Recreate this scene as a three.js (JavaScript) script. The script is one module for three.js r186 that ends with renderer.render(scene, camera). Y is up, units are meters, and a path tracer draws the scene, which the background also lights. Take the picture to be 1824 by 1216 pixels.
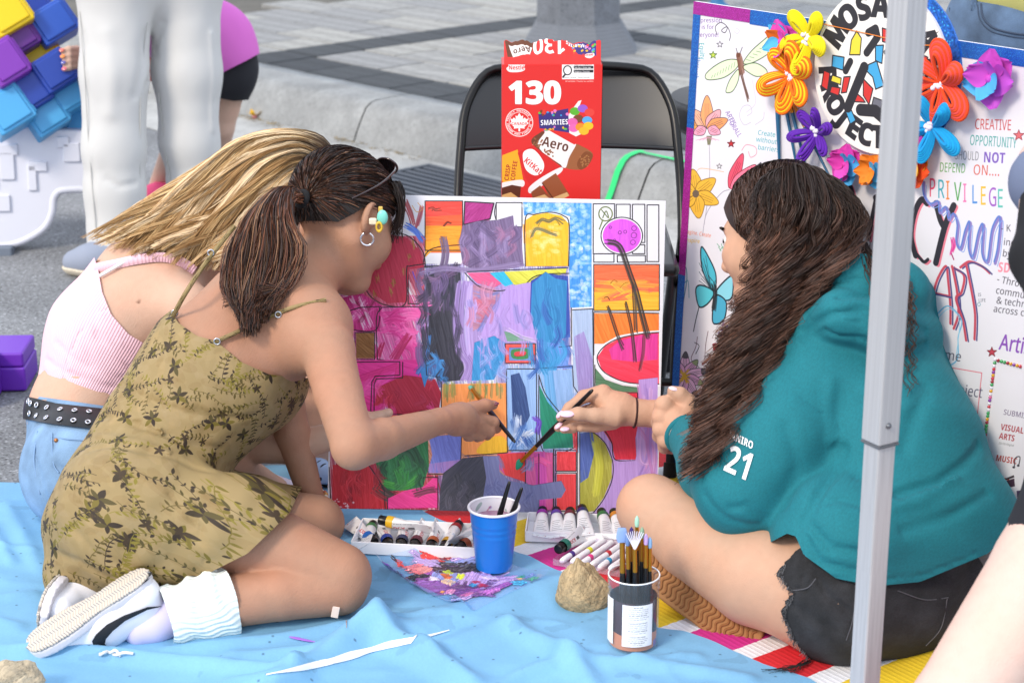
import * as THREE from 'three';
import { mergeGeometries } from 'three/addons/utils/BufferGeometryUtils.js';
import { RoundedBoxGeometry } from 'three/addons/geometries/RoundedBoxGeometry.js';
import { FontLoader } from 'three/addons/loaders/FontLoader.js';

// ---------- camera, sky, sun, exposure ----------
const PITCH = 17.9 * Math.PI / 180, FPX = 3364, EYE = 1.4;
const scene = new THREE.Scene();
const camera = new THREE.PerspectiveCamera(2 * Math.atan(608 / FPX) * 180 / Math.PI, 1824 / 1216, 0.1, 400);
camera.position.set(0, EYE, 0);
camera.rotation.set(-PITCH, 0, 0);
camera.focus = 3.35; camera.userData.fStop = 6.3;
const renderer = new THREE.WebGLRenderer({ antialias: true });
renderer.toneMapping = THREE.LinearToneMapping;
renderer.toneMappingExposure = 1.72;
renderer.shadowMap.enabled = true;
{
  const w = 256, h = 128, d = new Float32Array(w * h * 4);
  for (let j = 0; j < h; j++) for (let i = 0; i < w; i++) {
    const el = (j / (h - 1) - 0.5) * Math.PI, s = Math.max(0, Math.sin(el)), k = (j * w + i) * 4;
    const az = i / w * Math.PI * 2, c = 0.06 * Math.sin(az * 3 + el * 5) * Math.sin(az * 5 - el * 9 + 1) * s;
    const hz = Math.pow(1 - s, 3);
    d[k] = (0.78 + 0.14 * hz + c) * 0.98; d[k + 1] = (0.86 + 0.08 * hz + c) * 0.98; d[k + 2] = (1.0 + 0.02 * hz + c) * 0.98; d[k + 3] = 1;
  }
  const t = new THREE.DataTexture(d, w, h, THREE.RGBAFormat, THREE.FloatType);
  t.mapping = THREE.EquirectangularReflectionMapping; t.magFilter = THREE.LinearFilter; t.needsUpdate = true;
  scene.background = t; scene.environment = t;
}
const sun = new THREE.DirectionalLight(0xfff0dc, 1.5);
sun.position.set(-5, 6.2, 2.2); sun.target.position.set(0, 0, -3.4); scene.add(sun); scene.add(sun.target);
sun.castShadow = true; sun.shadow.radius = 26; sun.shadow.mapSize.set(2048, 2048);
Object.assign(sun.shadow.camera, { left: -4, right: 4, top: 4, bottom: -4, near: 0.5, far: 25 });

// ---------- helpers ----------
const V3 = (x, y, z) => new THREE.Vector3(x, y, z);
const sP = Math.sin(PITCH), cP = Math.cos(PITCH);
const rayOf = (px, py) => { const a = (px - 912) / FPX, b = -(py - 608) / FPX; return V3(a, -sP + b * cP, -cP - b * sP); };
const P = (px, py, d) => { const r = rayOf(px, py); return V3(r.x * d, EYE + r.y * d, r.z * d); };       // a pixel at a distance along the view axis
const G = (px, py, h = 0) => { const r = rayOf(px, py), t = (h - EYE) / r.y; return V3(r.x * t, h, r.z * t); };   // a pixel on the level h
const depthOf = (p) => (p.y - EYE) * -sP + p.z * -cP;
const camVec = (x, y, z) => V3(x, y * cP + z * sP, -y * sP + z * cP);                                       // right, up, towards the viewer
function rng(seed) { let s = seed | 0; return () => { s = (s + 0x6d2b79f5) | 0; let t = Math.imul(s ^ (s >>> 15), 1 | s); t = (t + Math.imul(t ^ (t >>> 7), 61 | t)) ^ t; return ((t ^ (t >>> 14)) >>> 0) / 4294967296; }; }
const R = rng(7), rr = (a, b) => a + (b - a) * R();
const lerp = (a, b, t) => a + (b - a) * t, clamp = (x, a, b) => Math.min(b, Math.max(a, x)), sstep = (a, b, x) => { const t = clamp((x - a) / (b - a), 0, 1); return t * t * (3 - 2 * t); };
function hash3(x, y, z) { let h = Math.imul(x | 0, 374761393) ^ Math.imul(y | 0, 668265263) ^ Math.imul(z | 0, 2147483647 ^ 0x5bd1e995); h = Math.imul(h ^ (h >>> 13), 1274126177); return ((h ^ (h >>> 16)) >>> 0) / 4294967296; }
function noise3(x, y, z) {
  const X = Math.floor(x), Y = Math.floor(y), Z = Math.floor(z); let u = x - X, v = y - Y, w = z - Z; u = u * u * (3 - 2 * u); v = v * v * (3 - 2 * v); w = w * w * (3 - 2 * w);
  const L = (a, b, t) => a + (b - a) * t;
  return L(L(L(hash3(X, Y, Z), hash3(X + 1, Y, Z), u), L(hash3(X, Y + 1, Z), hash3(X + 1, Y + 1, Z), u), v), L(L(hash3(X, Y, Z + 1), hash3(X + 1, Y, Z + 1), u), L(hash3(X, Y + 1, Z + 1), hash3(X + 1, Y + 1, Z + 1), u), v), w) * 2 - 1;
}
const fbm = (x, y, z, n = 4) => { let s = 0, a = 0.5; for (let i = 0; i < n; i++) { s += a * noise3(x, y, z); x = x * 2.03 + 7.1; y = y * 2.03 + 3.7; z = z * 2.03 + 1.3; a *= 0.5; } return s; };

const taken = new Map();
const numbered = (n) => { const k = taken.get(n) ?? 0; taken.set(n, k + 1); return k ? n + '_' + String(k).padStart(3, '0') : n; };
const shade = (o) => { o.castShadow = true; o.receiveShadow = true; return o; };
function tag(o, label, category, group, kind) { if (label) o.userData.label = label; if (category) o.userData.category = category; if (group) o.userData.group = group; if (kind) o.userData.kind = kind; return o; }
function thing(name, label, category, group) { const o = new THREE.Group(); o.name = numbered(name); scene.add(o); return tag(o, label, category, group); }
function single(name, geo, m, label, category, group) { const o = shade(new THREE.Mesh(geo, m)); o.name = numbered(name); scene.add(o); return tag(o, label, category, group); }
function structure(name, geo, m) { const o = shade(new THREE.Mesh(geo, m)); o.name = numbered(name); o.userData.kind = 'structure'; scene.add(o); return o; }
function part(parent, name, geo, m, label) { const o = shade(new THREE.Mesh(geo, m)); o.name = name; if (label) o.userData.label = label; parent.add(o); return o; }
const mat = (color, roughness = 0.7, extra = {}) => { const { phys, ...e } = extra; return phys ? new THREE.MeshPhysicalMaterial({ color, roughness, ...e }) : new THREE.MeshStandardMaterial({ color, roughness, ...e }); };
const vmat = (roughness = 0.7, extra = {}) => mat(0xffffff, roughness, { vertexColors: true, ...extra });

function canvas(w, h) { const c = document.createElement('canvas'); c.width = w; c.height = h; return [c, c.getContext('2d')]; }
function texOf(c, srgb = true, repeat = true) { const t = new THREE.CanvasTexture(c); if (srgb) t.colorSpace = THREE.SRGBColorSpace; if (repeat) t.wrapS = t.wrapT = THREE.RepeatWrapping; t.magFilter = THREE.LinearFilter; t.anisotropy = 8; return t; }
function dataTex(n, fn, srgb) { const d = new Uint8Array(n * n * 4); for (let j = 0; j < n; j++) for (let i = 0; i < n; i++) { const c = fn(i / n, j / n, i, j), k = (j * n + i) * 4; const a = typeof c === 'number' ? [c, c, c] : c; d[k] = clamp(a[0], 0, 255); d[k + 1] = clamp(a[1], 0, 255); d[k + 2] = clamp(a[2], 0, 255); d[k + 3] = 255; } const t = new THREE.DataTexture(d, n, n); if (srgb) t.colorSpace = THREE.SRGBColorSpace; t.wrapS = t.wrapT = THREE.RepeatWrapping; t.magFilter = THREE.LinearFilter; t.needsUpdate = true; return t; }
const rep = (t, x, y = x) => { const c = t.clone(); c.repeat.set(x, y); c.needsUpdate = true; return c; };
// value noise that tiles with period per over 0..1
function tile(u, v, per, seed) { const x = u * per, y = v * per, X = Math.floor(x), Y = Math.floor(y); let a = x - X, b = y - Y; a = a * a * (3 - 2 * a); b = b * b * (3 - 2 * b); const g = (i, j) => hash3((i + per) % per, (j + per) % per, seed); return lerp(lerp(g(X, Y), g(X + 1, Y), a), lerp(g(X, Y + 1), g(X + 1, Y + 1), a), b); }
const tileF = (u, v, per, seed, n = 4) => { let s = 0, a = 0.5; for (let i = 0; i < n; i++) { s += a * tile(u, v, per << i, seed + i); a *= 0.5; } return s; };

const place = (g, p, q) => { if (q) g.applyQuaternion(q); g.translate(p.x, p.y, p.z); return g; };
const box = (w, h, d, r = 0.002) => new RoundedBoxGeometry(w, h, d, 2, Math.min(r, w / 2.01, h / 2.01, d / 2.01));
const Y1 = V3(0, 1, 0);
const qTo = (dir) => new THREE.Quaternion().setFromUnitVectors(Y1, dir.clone().normalize());
function rod(a, b, ra, rb = ra, seg = 12) { const L = a.distanceTo(b); const g = new THREE.CylinderGeometry(rb, ra, L, seg); return place(g, a.clone().lerp(b, 0.5), qTo(b.clone().sub(a))); }
function tube(pts, r, seg = 40, rad = 8, closed = false) { return new THREE.TubeGeometry(new THREE.CatmullRomCurve3(pts, closed), seg, r, rad, closed); }
function lathe(profile, seg = 32) { return new THREE.LatheGeometry(profile.map(([r, y]) => new THREE.Vector2(r, y)), seg); }
const merge = (a) => mergeGeometries(a.map((g) => { const h = g.index ? g.toNonIndexed() : g; for (const k of Object.keys(h.attributes)) if (!['position', 'normal', 'uv'].includes(k)) h.deleteAttribute(k); if (!h.attributes.uv) h.setAttribute('uv', new THREE.BufferAttribute(new Float32Array(h.attributes.position.count * 2), 2)); return h; }));
// geometry laid out in the frame (origin o, axes x y z)
const frame = (o, x, y, z) => new THREE.Matrix4().makeBasis(x, y, z).setPosition(o);
// a sheet over a grid of points given by fn(u, v) -> Vector3, uv in metres
function sheet(nu, nv, fn, su = 1, sv = 1) {
  const pos = [], uv = [], idx = [];
  for (let j = 0; j <= nv; j++) for (let i = 0; i <= nu; i++) { const p = fn(i / nu, j / nv); pos.push(p.x, p.y, p.z); uv.push(i / nu * su, j / nv * sv); }
  for (let j = 0; j < nv; j++) for (let i = 0; i < nu; i++) { const a = j * (nu + 1) + i; idx.push(a, a + 1, a + nu + 2, a, a + nu + 2, a + nu + 1); }
  const g = new THREE.BufferGeometry(); g.setAttribute('position', new THREE.Float32BufferAttribute(pos, 3)); g.setAttribute('uv', new THREE.Float32BufferAttribute(uv, 2)); g.setIndex(idx); g.computeVertexNormals(); return g;
}
function polyPrism(pts, y0, y1, bevel = 0) {   // plan outline (x, z) -> prism between two levels
  const s = new THREE.Shape(pts.map(([x, z]) => new THREE.Vector2(x, -z)));
  const g = new THREE.ExtrudeGeometry(s, { depth: y1 - y0 - 2 * bevel, bevelEnabled: bevel > 0, bevelSize: bevel, bevelThickness: bevel, bevelOffset: -bevel, bevelSegments: 1 });
  g.rotateX(-Math.PI / 2); g.translate(0, y0 + bevel, 0); return g;
}
// a flat print: plane with origin at its top left corner, axes U (right) and D (down), drawn on a canvas at ppm pixels a metre; photo pixels are turned into places on the plane
class Print {
  constructor(O, U, D, w, h, ppm) {
    Object.assign(this, { O, U, D, w, h, ppm }); this.N = U.clone().cross(D).normalize();
    [this.c, this.x] = canvas(Math.round(w * ppm), Math.round(h * ppm));
  }
  uv(px, py) { const r = rayOf(px, py), e = V3(0, EYE, 0), t = this.O.clone().sub(e).dot(this.N) / r.dot(this.N), q = e.addScaledVector(r, t).sub(this.O); return [q.dot(this.U), q.dot(this.D)]; }
  m(px, py) { const [a, b] = this.uv(px, py); return [a * this.ppm, b * this.ppm]; }
  at(px, py, off = 0) { const [a, b] = this.uv(px, py); return this.O.clone().addScaledVector(this.U, a).addScaledVector(this.D, b).addScaledVector(this.N, -off); }
  k(px, py) { const [a, b] = this.m(px, py), [c, d] = this.m(px + 1, py); return Math.hypot(c - a, d - b); }
  path(pts, close, smooth) {
    const x = this.x, q = pts.map(([a, b]) => this.m(a, b)); x.beginPath(); x.moveTo(...q[0]);
    if (smooth) { const n = q.length, at = (i) => close ? q[(i + n) % n] : q[clamp(i, 0, n - 1)]; const e = close ? n : n - 1; for (let i = 0; i < e; i++) { const p0 = at(i - 1), p1 = at(i), p2 = at(i + 1), p3 = at(i + 2); x.bezierCurveTo(p1[0] + (p2[0] - p0[0]) / 6, p1[1] + (p2[1] - p0[1]) / 6, p2[0] - (p3[0] - p1[0]) / 6, p2[1] - (p3[1] - p1[1]) / 6, p2[0], p2[1]); } }
    else for (const a of q.slice(1)) x.lineTo(...a);
    if (close) x.closePath();
  }
  fill(pts, color, smooth) { this.path(pts, true, smooth); this.x.fillStyle = color; this.x.fill(); }
  line(pts, color, lw = 1.5, smooth = true, close = false) { this.path(pts, close, smooth); const x = this.x; x.strokeStyle = color; x.lineWidth = lw * this.k(...pts[0]); x.lineCap = x.lineJoin = 'round'; x.stroke(); }
  circle(px, py, rx, ry, color, lw) { const pts = []; for (let i = 0; i < 20; i++) pts.push([px + rx * Math.cos(i * Math.PI / 10), py + ry * Math.sin(i * Math.PI / 10)]); lw ? this.line(pts, color, lw, true, true) : this.fill(pts, color, true); }
  local(px, py, fn, deg = 0) { const [a, b] = this.m(px, py), e = this.m(px + 1, py), f = this.m(px, py + 1), x = this.x; x.save(); x.transform(e[0] - a, e[1] - b, f[0] - a, f[1] - b, a, b); x.rotate(deg * Math.PI / 180); fn(x); x.restore(); }
  text(s, px, py, size, color, { deg = 0, font = 'sans-serif', bold = false, w, align = 'left', outline, ow = 1.5, sx = 1 } = {}) {
    this.local(px, py, (x) => { x.font = (bold ? 'bold ' : '') + size + 'px ' + font; x.textAlign = align; x.scale(sx, 1); if (outline) { x.strokeStyle = outline; x.lineWidth = ow; x.lineJoin = 'round'; x.strokeText(s, 0, 0); } x.fillStyle = color; if (color) x.fillText(s, 0, 0); }, deg);
  }
  // dry brush: bristle lines along a path
  brush(pts, width, color, { jit = 22, a = 0.85, n } = {}) {
    const x = this.x, c = new THREE.Color(color), k = n ?? Math.ceil(width * 1.2);
    for (let i = 0; i < k; i++) {
      const o = (i / (k - 1 || 1) - 0.5) * width + rr(-1, 1), j = rr(-jit, jit), q = [];
      for (let s = 0; s < pts.length; s++) { const p = pts[s], b = pts[Math.min(s + 1, pts.length - 1)], e = pts[Math.max(s - 1, 0)]; let dx = b[0] - e[0], dy = b[1] - e[1]; const L = Math.hypot(dx, dy) || 1; q.push([p[0] - dy / L * o + (s === 0 || s === pts.length - 1 ? dx / L * rr(-5, 5) : 0), p[1] + dx / L * o + (s === 0 || s === pts.length - 1 ? dy / L * rr(-5, 5) : 0)]); }
      this.path(q, false, true); x.strokeStyle = `rgba(${clamp(Math.round(Math.pow(c.r, 1 / 2.2) * 255 + j), 0, 255)},${clamp(Math.round(Math.pow(c.g, 1 / 2.2) * 255 + j), 0, 255)},${clamp(Math.round(Math.pow(c.b, 1 / 2.2) * 255 + j), 0, 255)},${a * rr(0.6, 1)})`; x.lineWidth = rr(1.2, 2.6) * this.k(...pts[0]); x.lineCap = 'round'; x.stroke();
    }
  }
  // fill an outline with strokes of one paint
  paint(pts, color, { dir = 90, jit = 14, smooth = false, n = 60, w = 9, base = true, a = 0.5, edge = 0 } = {}) {
    const x = this.x, xs = pts.map((p) => p[0]), ys = pts.map((p) => p[1]), x0 = Math.min(...xs), x1 = Math.max(...xs), y0 = Math.min(...ys), y1 = Math.max(...ys);
    if (base) this.fill(pts, color, smooth);
    x.save(); this.path(pts, true, smooth); x.clip();
    const t = dir * Math.PI / 180, L = Math.max(x1 - x0, y1 - y0) * 0.5;
    for (let i = 0; i < n; i++) { const cx = rr(x0, x1), cy = rr(y0, y1), l = L * rr(0.3, 1), b = rr(-0.12, 0.12) + t; this.brush([[cx - Math.cos(b) * l, cy - Math.sin(b) * l], [cx + rr(-2, 2), cy + rr(-2, 2)], [cx + Math.cos(b) * l, cy + Math.sin(b) * l]], w * rr(0.6, 1.4), color, { jit, a, n: 6 }); }
    x.restore();
  }
  texture() { const t = texOf(this.c, true, false); return t; }
}
// ---------- textures of the ground ----------
const asphaltTex = dataTex(512, (u, v, i, j) => { const g = hash3(i, j, 3), s = hash3(i >> 1, j >> 1, 9), m = tileF(u, v, 5, 11, 4); const b = 126 + 46 * (m - 0.47) + 34 * (g - 0.5) + (s > 0.9 ? 46 * hash3(i >> 1, j >> 1, 21) : 0) - (s < 0.1 ? 30 : 0); return [b * 0.985, b, b * 1.02]; }, true);
const asphaltBump = dataTex(512, (u, v, i, j) => 120 + 70 * (hash3(i >> 1, j >> 1, 9) - 0.5) + 60 * (tileF(u, v, 90, 5, 2) - 0.4));
const concreteTex = dataTex(512, (u, v, i, j) => { const m = tileF(u, v, 4, 41, 5), f = tileF(u, v, 60, 47, 2), g = hash3(i, j, 31), st = tileF(u, v, 3, 141, 5); const b = 172 - 16 * sstep(0.55, 0.7, st) + 60 * (m - 0.48) + 26 * (f - 0.4) + 14 * (g - 0.5) - (hash3(i >> 1, j >> 1, 77) > 0.985 ? 30 : 0); return [b * 0.99, b * 0.99, b * 0.975]; }, true);
const concreteBump = dataTex(512, (u, v, i, j) => 128 + 60 * (tileF(u, v, 40, 47, 3) - 0.45) + 20 * (hash3(i, j, 31) - 0.5));
const M = {
  asphalt: mat(0xffffff, 0.92, { map: asphaltTex, bumpMap: asphaltBump, bumpScale: 0.004 }),
  concrete: mat(0xffffff, 0.9, { map: rep(concreteTex, 0.8), bumpMap: rep(concreteBump, 1.5), bumpScale: 0.003 }),
  kerb: mat(0xdcdfe2, 0.9, { map: rep(concreteTex, 1.3), bumpMap: rep(concreteBump, 2), bumpScale: 0.006 }),
};
// road: one sheet to the horizon
{
  const g = new THREE.PlaneGeometry(240, 240); g.rotateX(-Math.PI / 2); g.translate(0, 0, -60);
  const uv = g.attributes.uv, p = g.attributes.position; for (let i = 0; i < uv.count; i++) uv.setXY(i, p.getX(i) / 1.3, p.getZ(i) / 1.3);
  structure('road', g, M.asphalt);
}
// kerb frame: along s (right and nearer), across t (away from the road)
const K0 = G(440, 110, 0.15), E1 = V3(0.686, 0, 0.728).normalize(), E2 = V3(E1.z, 0, -E1.x);
const KS = (s, t, y) => K0.clone().addScaledVector(E1, s).addScaledVector(E2, t).setY(y);
function strip(profile, s0, s1, n, wob = 0) {   // profile [[t, y]...] swept along s
  const cum = [0]; for (let i = 1; i < profile.length; i++) cum.push(cum[i - 1] + Math.hypot(profile[i][0] - profile[i - 1][0], profile[i][1] - profile[i - 1][1]));
  const pos = [], uv = [], idx = [], m = profile.length;
  for (let i = 0; i <= n; i++) { const s = lerp(s0, s1, i / n); profile.forEach(([t, y], j) => { const w = wob * fbm(s * 3, j * 1.7, 2, 3), p = KS(s, t + w, y + wob * 0.6 * fbm(s * 4, j, 9, 3) * (y > 0.02 ? 1 : 0)); pos.push(p.x, p.y, p.z); uv.push(s, cum[j]); }); }
  for (let i = 0; i < n; i++) for (let j = 0; j < m - 1; j++) { const a = i * m + j; idx.push(a, a + 1, a + m + 1, a, a + m + 1, a + m); }
  const g = new THREE.BufferGeometry(); g.setAttribute('position', new THREE.Float32BufferAttribute(pos, 3)); g.setAttribute('uv', new THREE.Float32BufferAttribute(uv, 2)); g.setIndex(idx); g.computeVertexNormals(); return g;
}
structure('gutter', strip([[-0.62, 0.003], [-0.6, 0.006], [-0.4, 0.006], [-0.24, 0.012]], -9, 9, 200, 0.006), M.concrete);
{ // kerb cast in lengths, with open joints between them
  const kerb = new THREE.Group(); kerb.name = 'kerb'; kerb.userData.kind = 'structure'; scene.add(kerb);
  const cuts = [-9, -6, -3.1, -0.9, 0.98, 2.35, 3.9, 6.5, 9];
  for (let i = 0; i < cuts.length - 1; i++) part(kerb, 'kerb_stone', strip([[-0.26, -0.02], [-0.25, 0.008], [-0.232, 0.05], [-0.208, 0.1], [-0.188, 0.128], [-0.168, 0.143], [-0.14, 0.149], [-0.06, 0.151], [0.015, 0.152], [0.015, -0.02]], cuts[i] + 0.0035, cuts[i + 1] - 0.0035, 60, 0.0035), M.kerb);
}
{ // sidewalk: bed, then one mesh for each paver that can be told apart
  const bed = KS(0, 0, 0), w = structure('sidewalk', strip([[0.015, 0.135], [14, 0.135]], -12, 14, 4), mat(0x8c8880, 0.95, { map: rep(concreteTex, 2) }));
  const light = [0, 1, 2].map((i) => mat([0xd8d8d8, 0xe2e1de, 0xcbcccf][i], 0.9, { map: rep(concreteTex, 1.7 + i * 0.4), bumpMap: rep(concreteBump, 3), bumpScale: 0.003 }));
  const dark = [0, 1].map((i) => mat([0x50565f, 0x5c626a][i], 0.9, { map: rep(concreteTex, 2 + i), bumpMap: rep(concreteBump, 3), bumpScale: 0.003 }));
  const geoCache = new Map();
  const paver = (s0, s1, t0, t1, ms) => {
    const key = [(s1 - s0).toFixed(2), (t1 - t0).toFixed(2)].join(); if (!geoCache.has(key)) { const g = new RoundedBoxGeometry(s1 - s0 - 0.01, 0.03, t1 - t0 - 0.01, 1, 0.004); geoCache.set(key, g); }
    const o = part(w, 'paver', geoCache.get(key), ms[Math.floor(R() * ms.length)]); o.position.copy(KS((s0 + s1) / 2, (t0 + t1) / 2, 0.138 + rr(-0.0012, 0.0012))); o.rotation.set(rr(-0.002, 0.002), Math.atan2(-E1.z, E1.x), rr(-0.002, 0.002));
  };
  // dark bands: one along the kerb, one across, one more along; pale pavers between
  for (let s = 0.1; s < 3.4; s += 0.25) paver(s, s + 0.25, 0.02, 0.26, dark);
  for (let t = 0.02; t < 3.3; t += 0.25) paver(-0.12, 0.1, t, t + 0.25, dark);
  for (let s = 0.1; s < 3.3; s += 0.25) paver(s, s + 0.25, 1.5, 1.7, dark);
  for (let t = 0.26, k = 0; t < 1.45; t += 0.248, k++) for (let s = 0.1 + (k % 2 ? -0.2 : 0); s < 2.9; s += 0.4) paver(Math.max(s, 0.1), s + 0.4, t, t + 0.248, light);
  for (let t = 1.7, k = 0; t < 3.7; t += 0.25, k++) for (let s = 0.1 - (k % 2 ? 0.2 : 0); s < 2.2; s += 0.4) paver(Math.max(s, 0.1), s + 0.4, t, t + 0.25, light);
  for (let t = 0.02, k = 0; t < 3.0; t += 0.25, k++) for (let s = -0.52 + (k % 2 ? 0.2 : 0); s > -1.5; s -= 0.4) paver(s, Math.min(s + 0.4, -0.12), t, t + 0.25, light);
}
{ // iron drain in the gutter
  const t = thing('drain_grate', 'dark slotted iron drain grate set in the gutter behind the chair', 'drain grate'), m = mat(0x5b5f66, 0.6, { metalness: 0.5 });
  const c = G(800, 341, 0.012), ang = Math.atan2(-E1.z, E1.x);
  const bar = (name, w, d, s, u) => { const o = part(t, name, box(w, 0.016, d, 0.003), m); o.position.copy(c).addScaledVector(E1, s).addScaledVector(E2, u); o.rotation.y = ang; };
  bar('frame_bar', 0.62, 0.02, 0, 0.19); bar('frame_bar', 0.62, 0.02, 0, -0.19); bar('frame_bar', 0.02, 0.4, -0.32, 0); bar('frame_bar', 0.02, 0.4, 0.32, 0);
  for (let i = 0; i < 9; i++) bar('slat', 0.6, 0.02, 0, -0.155 + i * 0.0388);
  const pit = part(t, 'pit', box(0.62, 0.004, 0.38), mat(0x8a8c8e, 0.95)); pit.position.copy(c).setY(0.009); pit.rotation.y = ang;
}
{ // lamp post: eight-sided concrete shaft with a flared foot
  const t = thing('lamp_post', 'thick eight sided grey concrete lamp post on the sidewalk behind the chair', 'lamp post');
  const speck = dataTex(256, (u, v, i, j) => { const b = 150 + 40 * (tileF(u, v, 6, 61, 4) - 0.5) + (hash3(i, j, 8) > 0.93 ? -70 : 0) + (hash3(i >> 1, j >> 1, 18) > 0.97 ? -60 : 0) + (hash3(i, j, 28) > 0.92 ? 34 : 0); return [b * 0.98, b, b * 1.03]; }, true);
  const m = mat(0xc2c6cc, 0.85, { map: rep(speck, 3, 8) }), c = G(1030, 88, 0.15);
  const oct = (r0, r1, y0, y1) => { const g = new THREE.CylinderGeometry(r1, r0, y1 - y0, 8).toNonIndexed(); g.computeVertexNormals(); g.translate(0, (y0 + y1) / 2, 0); return g; };
  part(t, 'shaft', oct(0.182, 0.155, 0.12, 3.4), m); part(t, 'foot', oct(0.26, 0.186, 0.0, 0.12), m); t.position.copy(c).setY(0.152); t.rotation.y = 0.32;
}
{ // green paint sprayed down the kerb face and along its top
  const at = G(1150, 272, 0.15).sub(K0), s0 = at.dot(E1), up = [[-0.262, 0.012], [-0.24, 0.056], [-0.215, 0.108], [-0.194, 0.138], [-0.17, 0.151], [-0.13, 0.157], [-0.1, 0.157]], m = mat(0x2fc874, 0.9), t = thing('green_paint_line', 'bright green paint line sprayed over the kerb behind the chair', 'paint mark');
  part(t, 'stripe', strip(up, s0 - 0.02, s0 + 0.004, 3, 0.004), m); part(t, 'stripe', strip([[-0.13, 0.1575], [-0.112, 0.1575]], s0 + 0.004, s0 + 0.22, 12, 0.006), m);
}
// ---------- ground cloths ----------
const clipMesh = (geo, field) => {   // keep field(p) <= 0, cutting triangles along the zero line
  const g = geo.index ? geo.toNonIndexed() : geo, p = g.attributes.position, n = g.attributes.normal, uv = g.attributes.uv, c = g.attributes.color, out = [], on = [], ou = [], oc = [];
  const at = (i) => ({ p: V3(p.getX(i), p.getY(i), p.getZ(i)), n: n ? V3(n.getX(i), n.getY(i), n.getZ(i)) : null, u: uv ? [uv.getX(i), uv.getY(i)] : null, c: c ? [c.getX(i), c.getY(i), c.getZ(i)] : null });
  for (let i = 0; i < p.count; i += 3) {
    const v = [at(i), at(i + 1), at(i + 2)]; v.forEach((q) => { q.f = field(q.p); });
    if (v.every((q) => q.f > 0)) continue;
    const poly = [];
    for (let k = 0; k < 3; k++) { const a = v[k], b = v[(k + 1) % 3]; if (a.f <= 0) poly.push(a); if ((a.f <= 0) !== (b.f <= 0)) { const t = a.f / (a.f - b.f); poly.push({ p: a.p.clone().lerp(b.p, t), n: n ? a.n.clone().lerp(b.n, t) : null, u: uv ? [lerp(a.u[0], b.u[0], t), lerp(a.u[1], b.u[1], t)] : null, c: c ? a.c.map((x, q) => lerp(x, b.c[q], t)) : null }); } }
    for (let k = 1; k + 1 < poly.length; k++) for (const q of [poly[0], poly[k], poly[k + 1]]) { out.push(q.p.x, q.p.y, q.p.z); if (n) on.push(q.n.x, q.n.y, q.n.z); if (uv) ou.push(...q.u); if (c) oc.push(...q.c); }
  }
  const r = new THREE.BufferGeometry(); r.setAttribute('position', new THREE.Float32BufferAttribute(out, 3)); if (n) r.setAttribute('normal', new THREE.Float32BufferAttribute(on, 3)); else r.computeVertexNormals(); if (uv) r.setAttribute('uv', new THREE.Float32BufferAttribute(ou, 2)); if (c) r.setAttribute('color', new THREE.Float32BufferAttribute(oc, 3)); return r;
};
const segDist = (x, z, a, b) => { const dx = b.x - a.x, dz = b.z - a.z, t = clamp(((x - a.x) * dx + (z - a.z) * dz) / (dx * dx + dz * dz), 0, 1); return [Math.hypot(x - a.x - dx * t, z - a.z - dz * t), t]; };
const polyField = (pts) => (p) => { let inside = false, d = 1e9; for (let i = 0, j = pts.length - 1; i < pts.length; j = i++) { const a = pts[i], b = pts[j]; if ((a.z > p.z) !== (b.z > p.z) && p.x < (b.x - a.x) * (p.z - a.z) / (b.z - a.z) + a.x) inside = !inside; d = Math.min(d, segDist(p.x, p.z, a, b)[0]); } return inside ? -d : d; };
// striped mat
{
  const N = V3(0.6, 0, 0.8), T = V3(0.8, 0, -0.6);   // across and along the stripes
  const S = 512, L = 0.4, cols = [[214, 34, 44], [236, 236, 240], [236, 200, 40], [236, 236, 240], [206, 44, 138], [236, 236, 240]], ends = [0.095, 0.14, 0.23, 0.273, 0.36, 0.4];
  const t = dataTex(S, (u, v, i, j) => { const q = v * L, k = ends.findIndex((e) => q <= e + 0.002 * (tile(u, v, 64, 5) - 0.5)); const c = cols[Math.max(0, k)], w = 0.93 + 0.1 * (tileF(u, v, 8, 91, 3)) + (hash3(i >> 2, j, 4) - 0.5) * 0.05; return c.map((x) => x * w); }, true);
  const b = dataTex(S, (u, v) => 128 + 100 * Math.pow(Math.abs(Math.sin(u * Math.PI * 40)), 0.6) * 0.8 - 20 * tile(u, v, 128, 7));
  const m = mat(0xffffff, 0.8, { map: t, bumpMap: b, bumpScale: 0.0022 });
  const pts = [G(735, 905), G(860, 870), G(1090, 790), G(1250, 770), G(2000, 800), G(2100, 1500), G(1300, 1500), G(900, 1150)], f = polyField(pts);
  const c0 = V3(0.45, 0, -3), g = sheet(90, 90, (u, v) => V3(c0.x + (u - 0.5) * 2.6, 0.004, c0.z + (v - 0.5) * 2.6));
  const p = g.attributes.position, uv = g.attributes.uv;
  for (let i = 0; i < p.count; i++) { const q = V3(p.getX(i), 0, p.getZ(i)); uv.setXY(i, q.dot(T) / 0.4, (q.dot(N) + 1.922 + 0.4 * 9) / 0.4); p.setY(i, 0.004 + 0.002 * (fbm(q.x * 5, q.z * 5, 1, 3) + 0.5)); }
  g.computeVertexNormals();
  single('striped_mat', clipMesh(g, f), m, 'ribbed mat with red, white, yellow and pink stripes under the teal hoodie sitter', 'mat');
}
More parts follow.
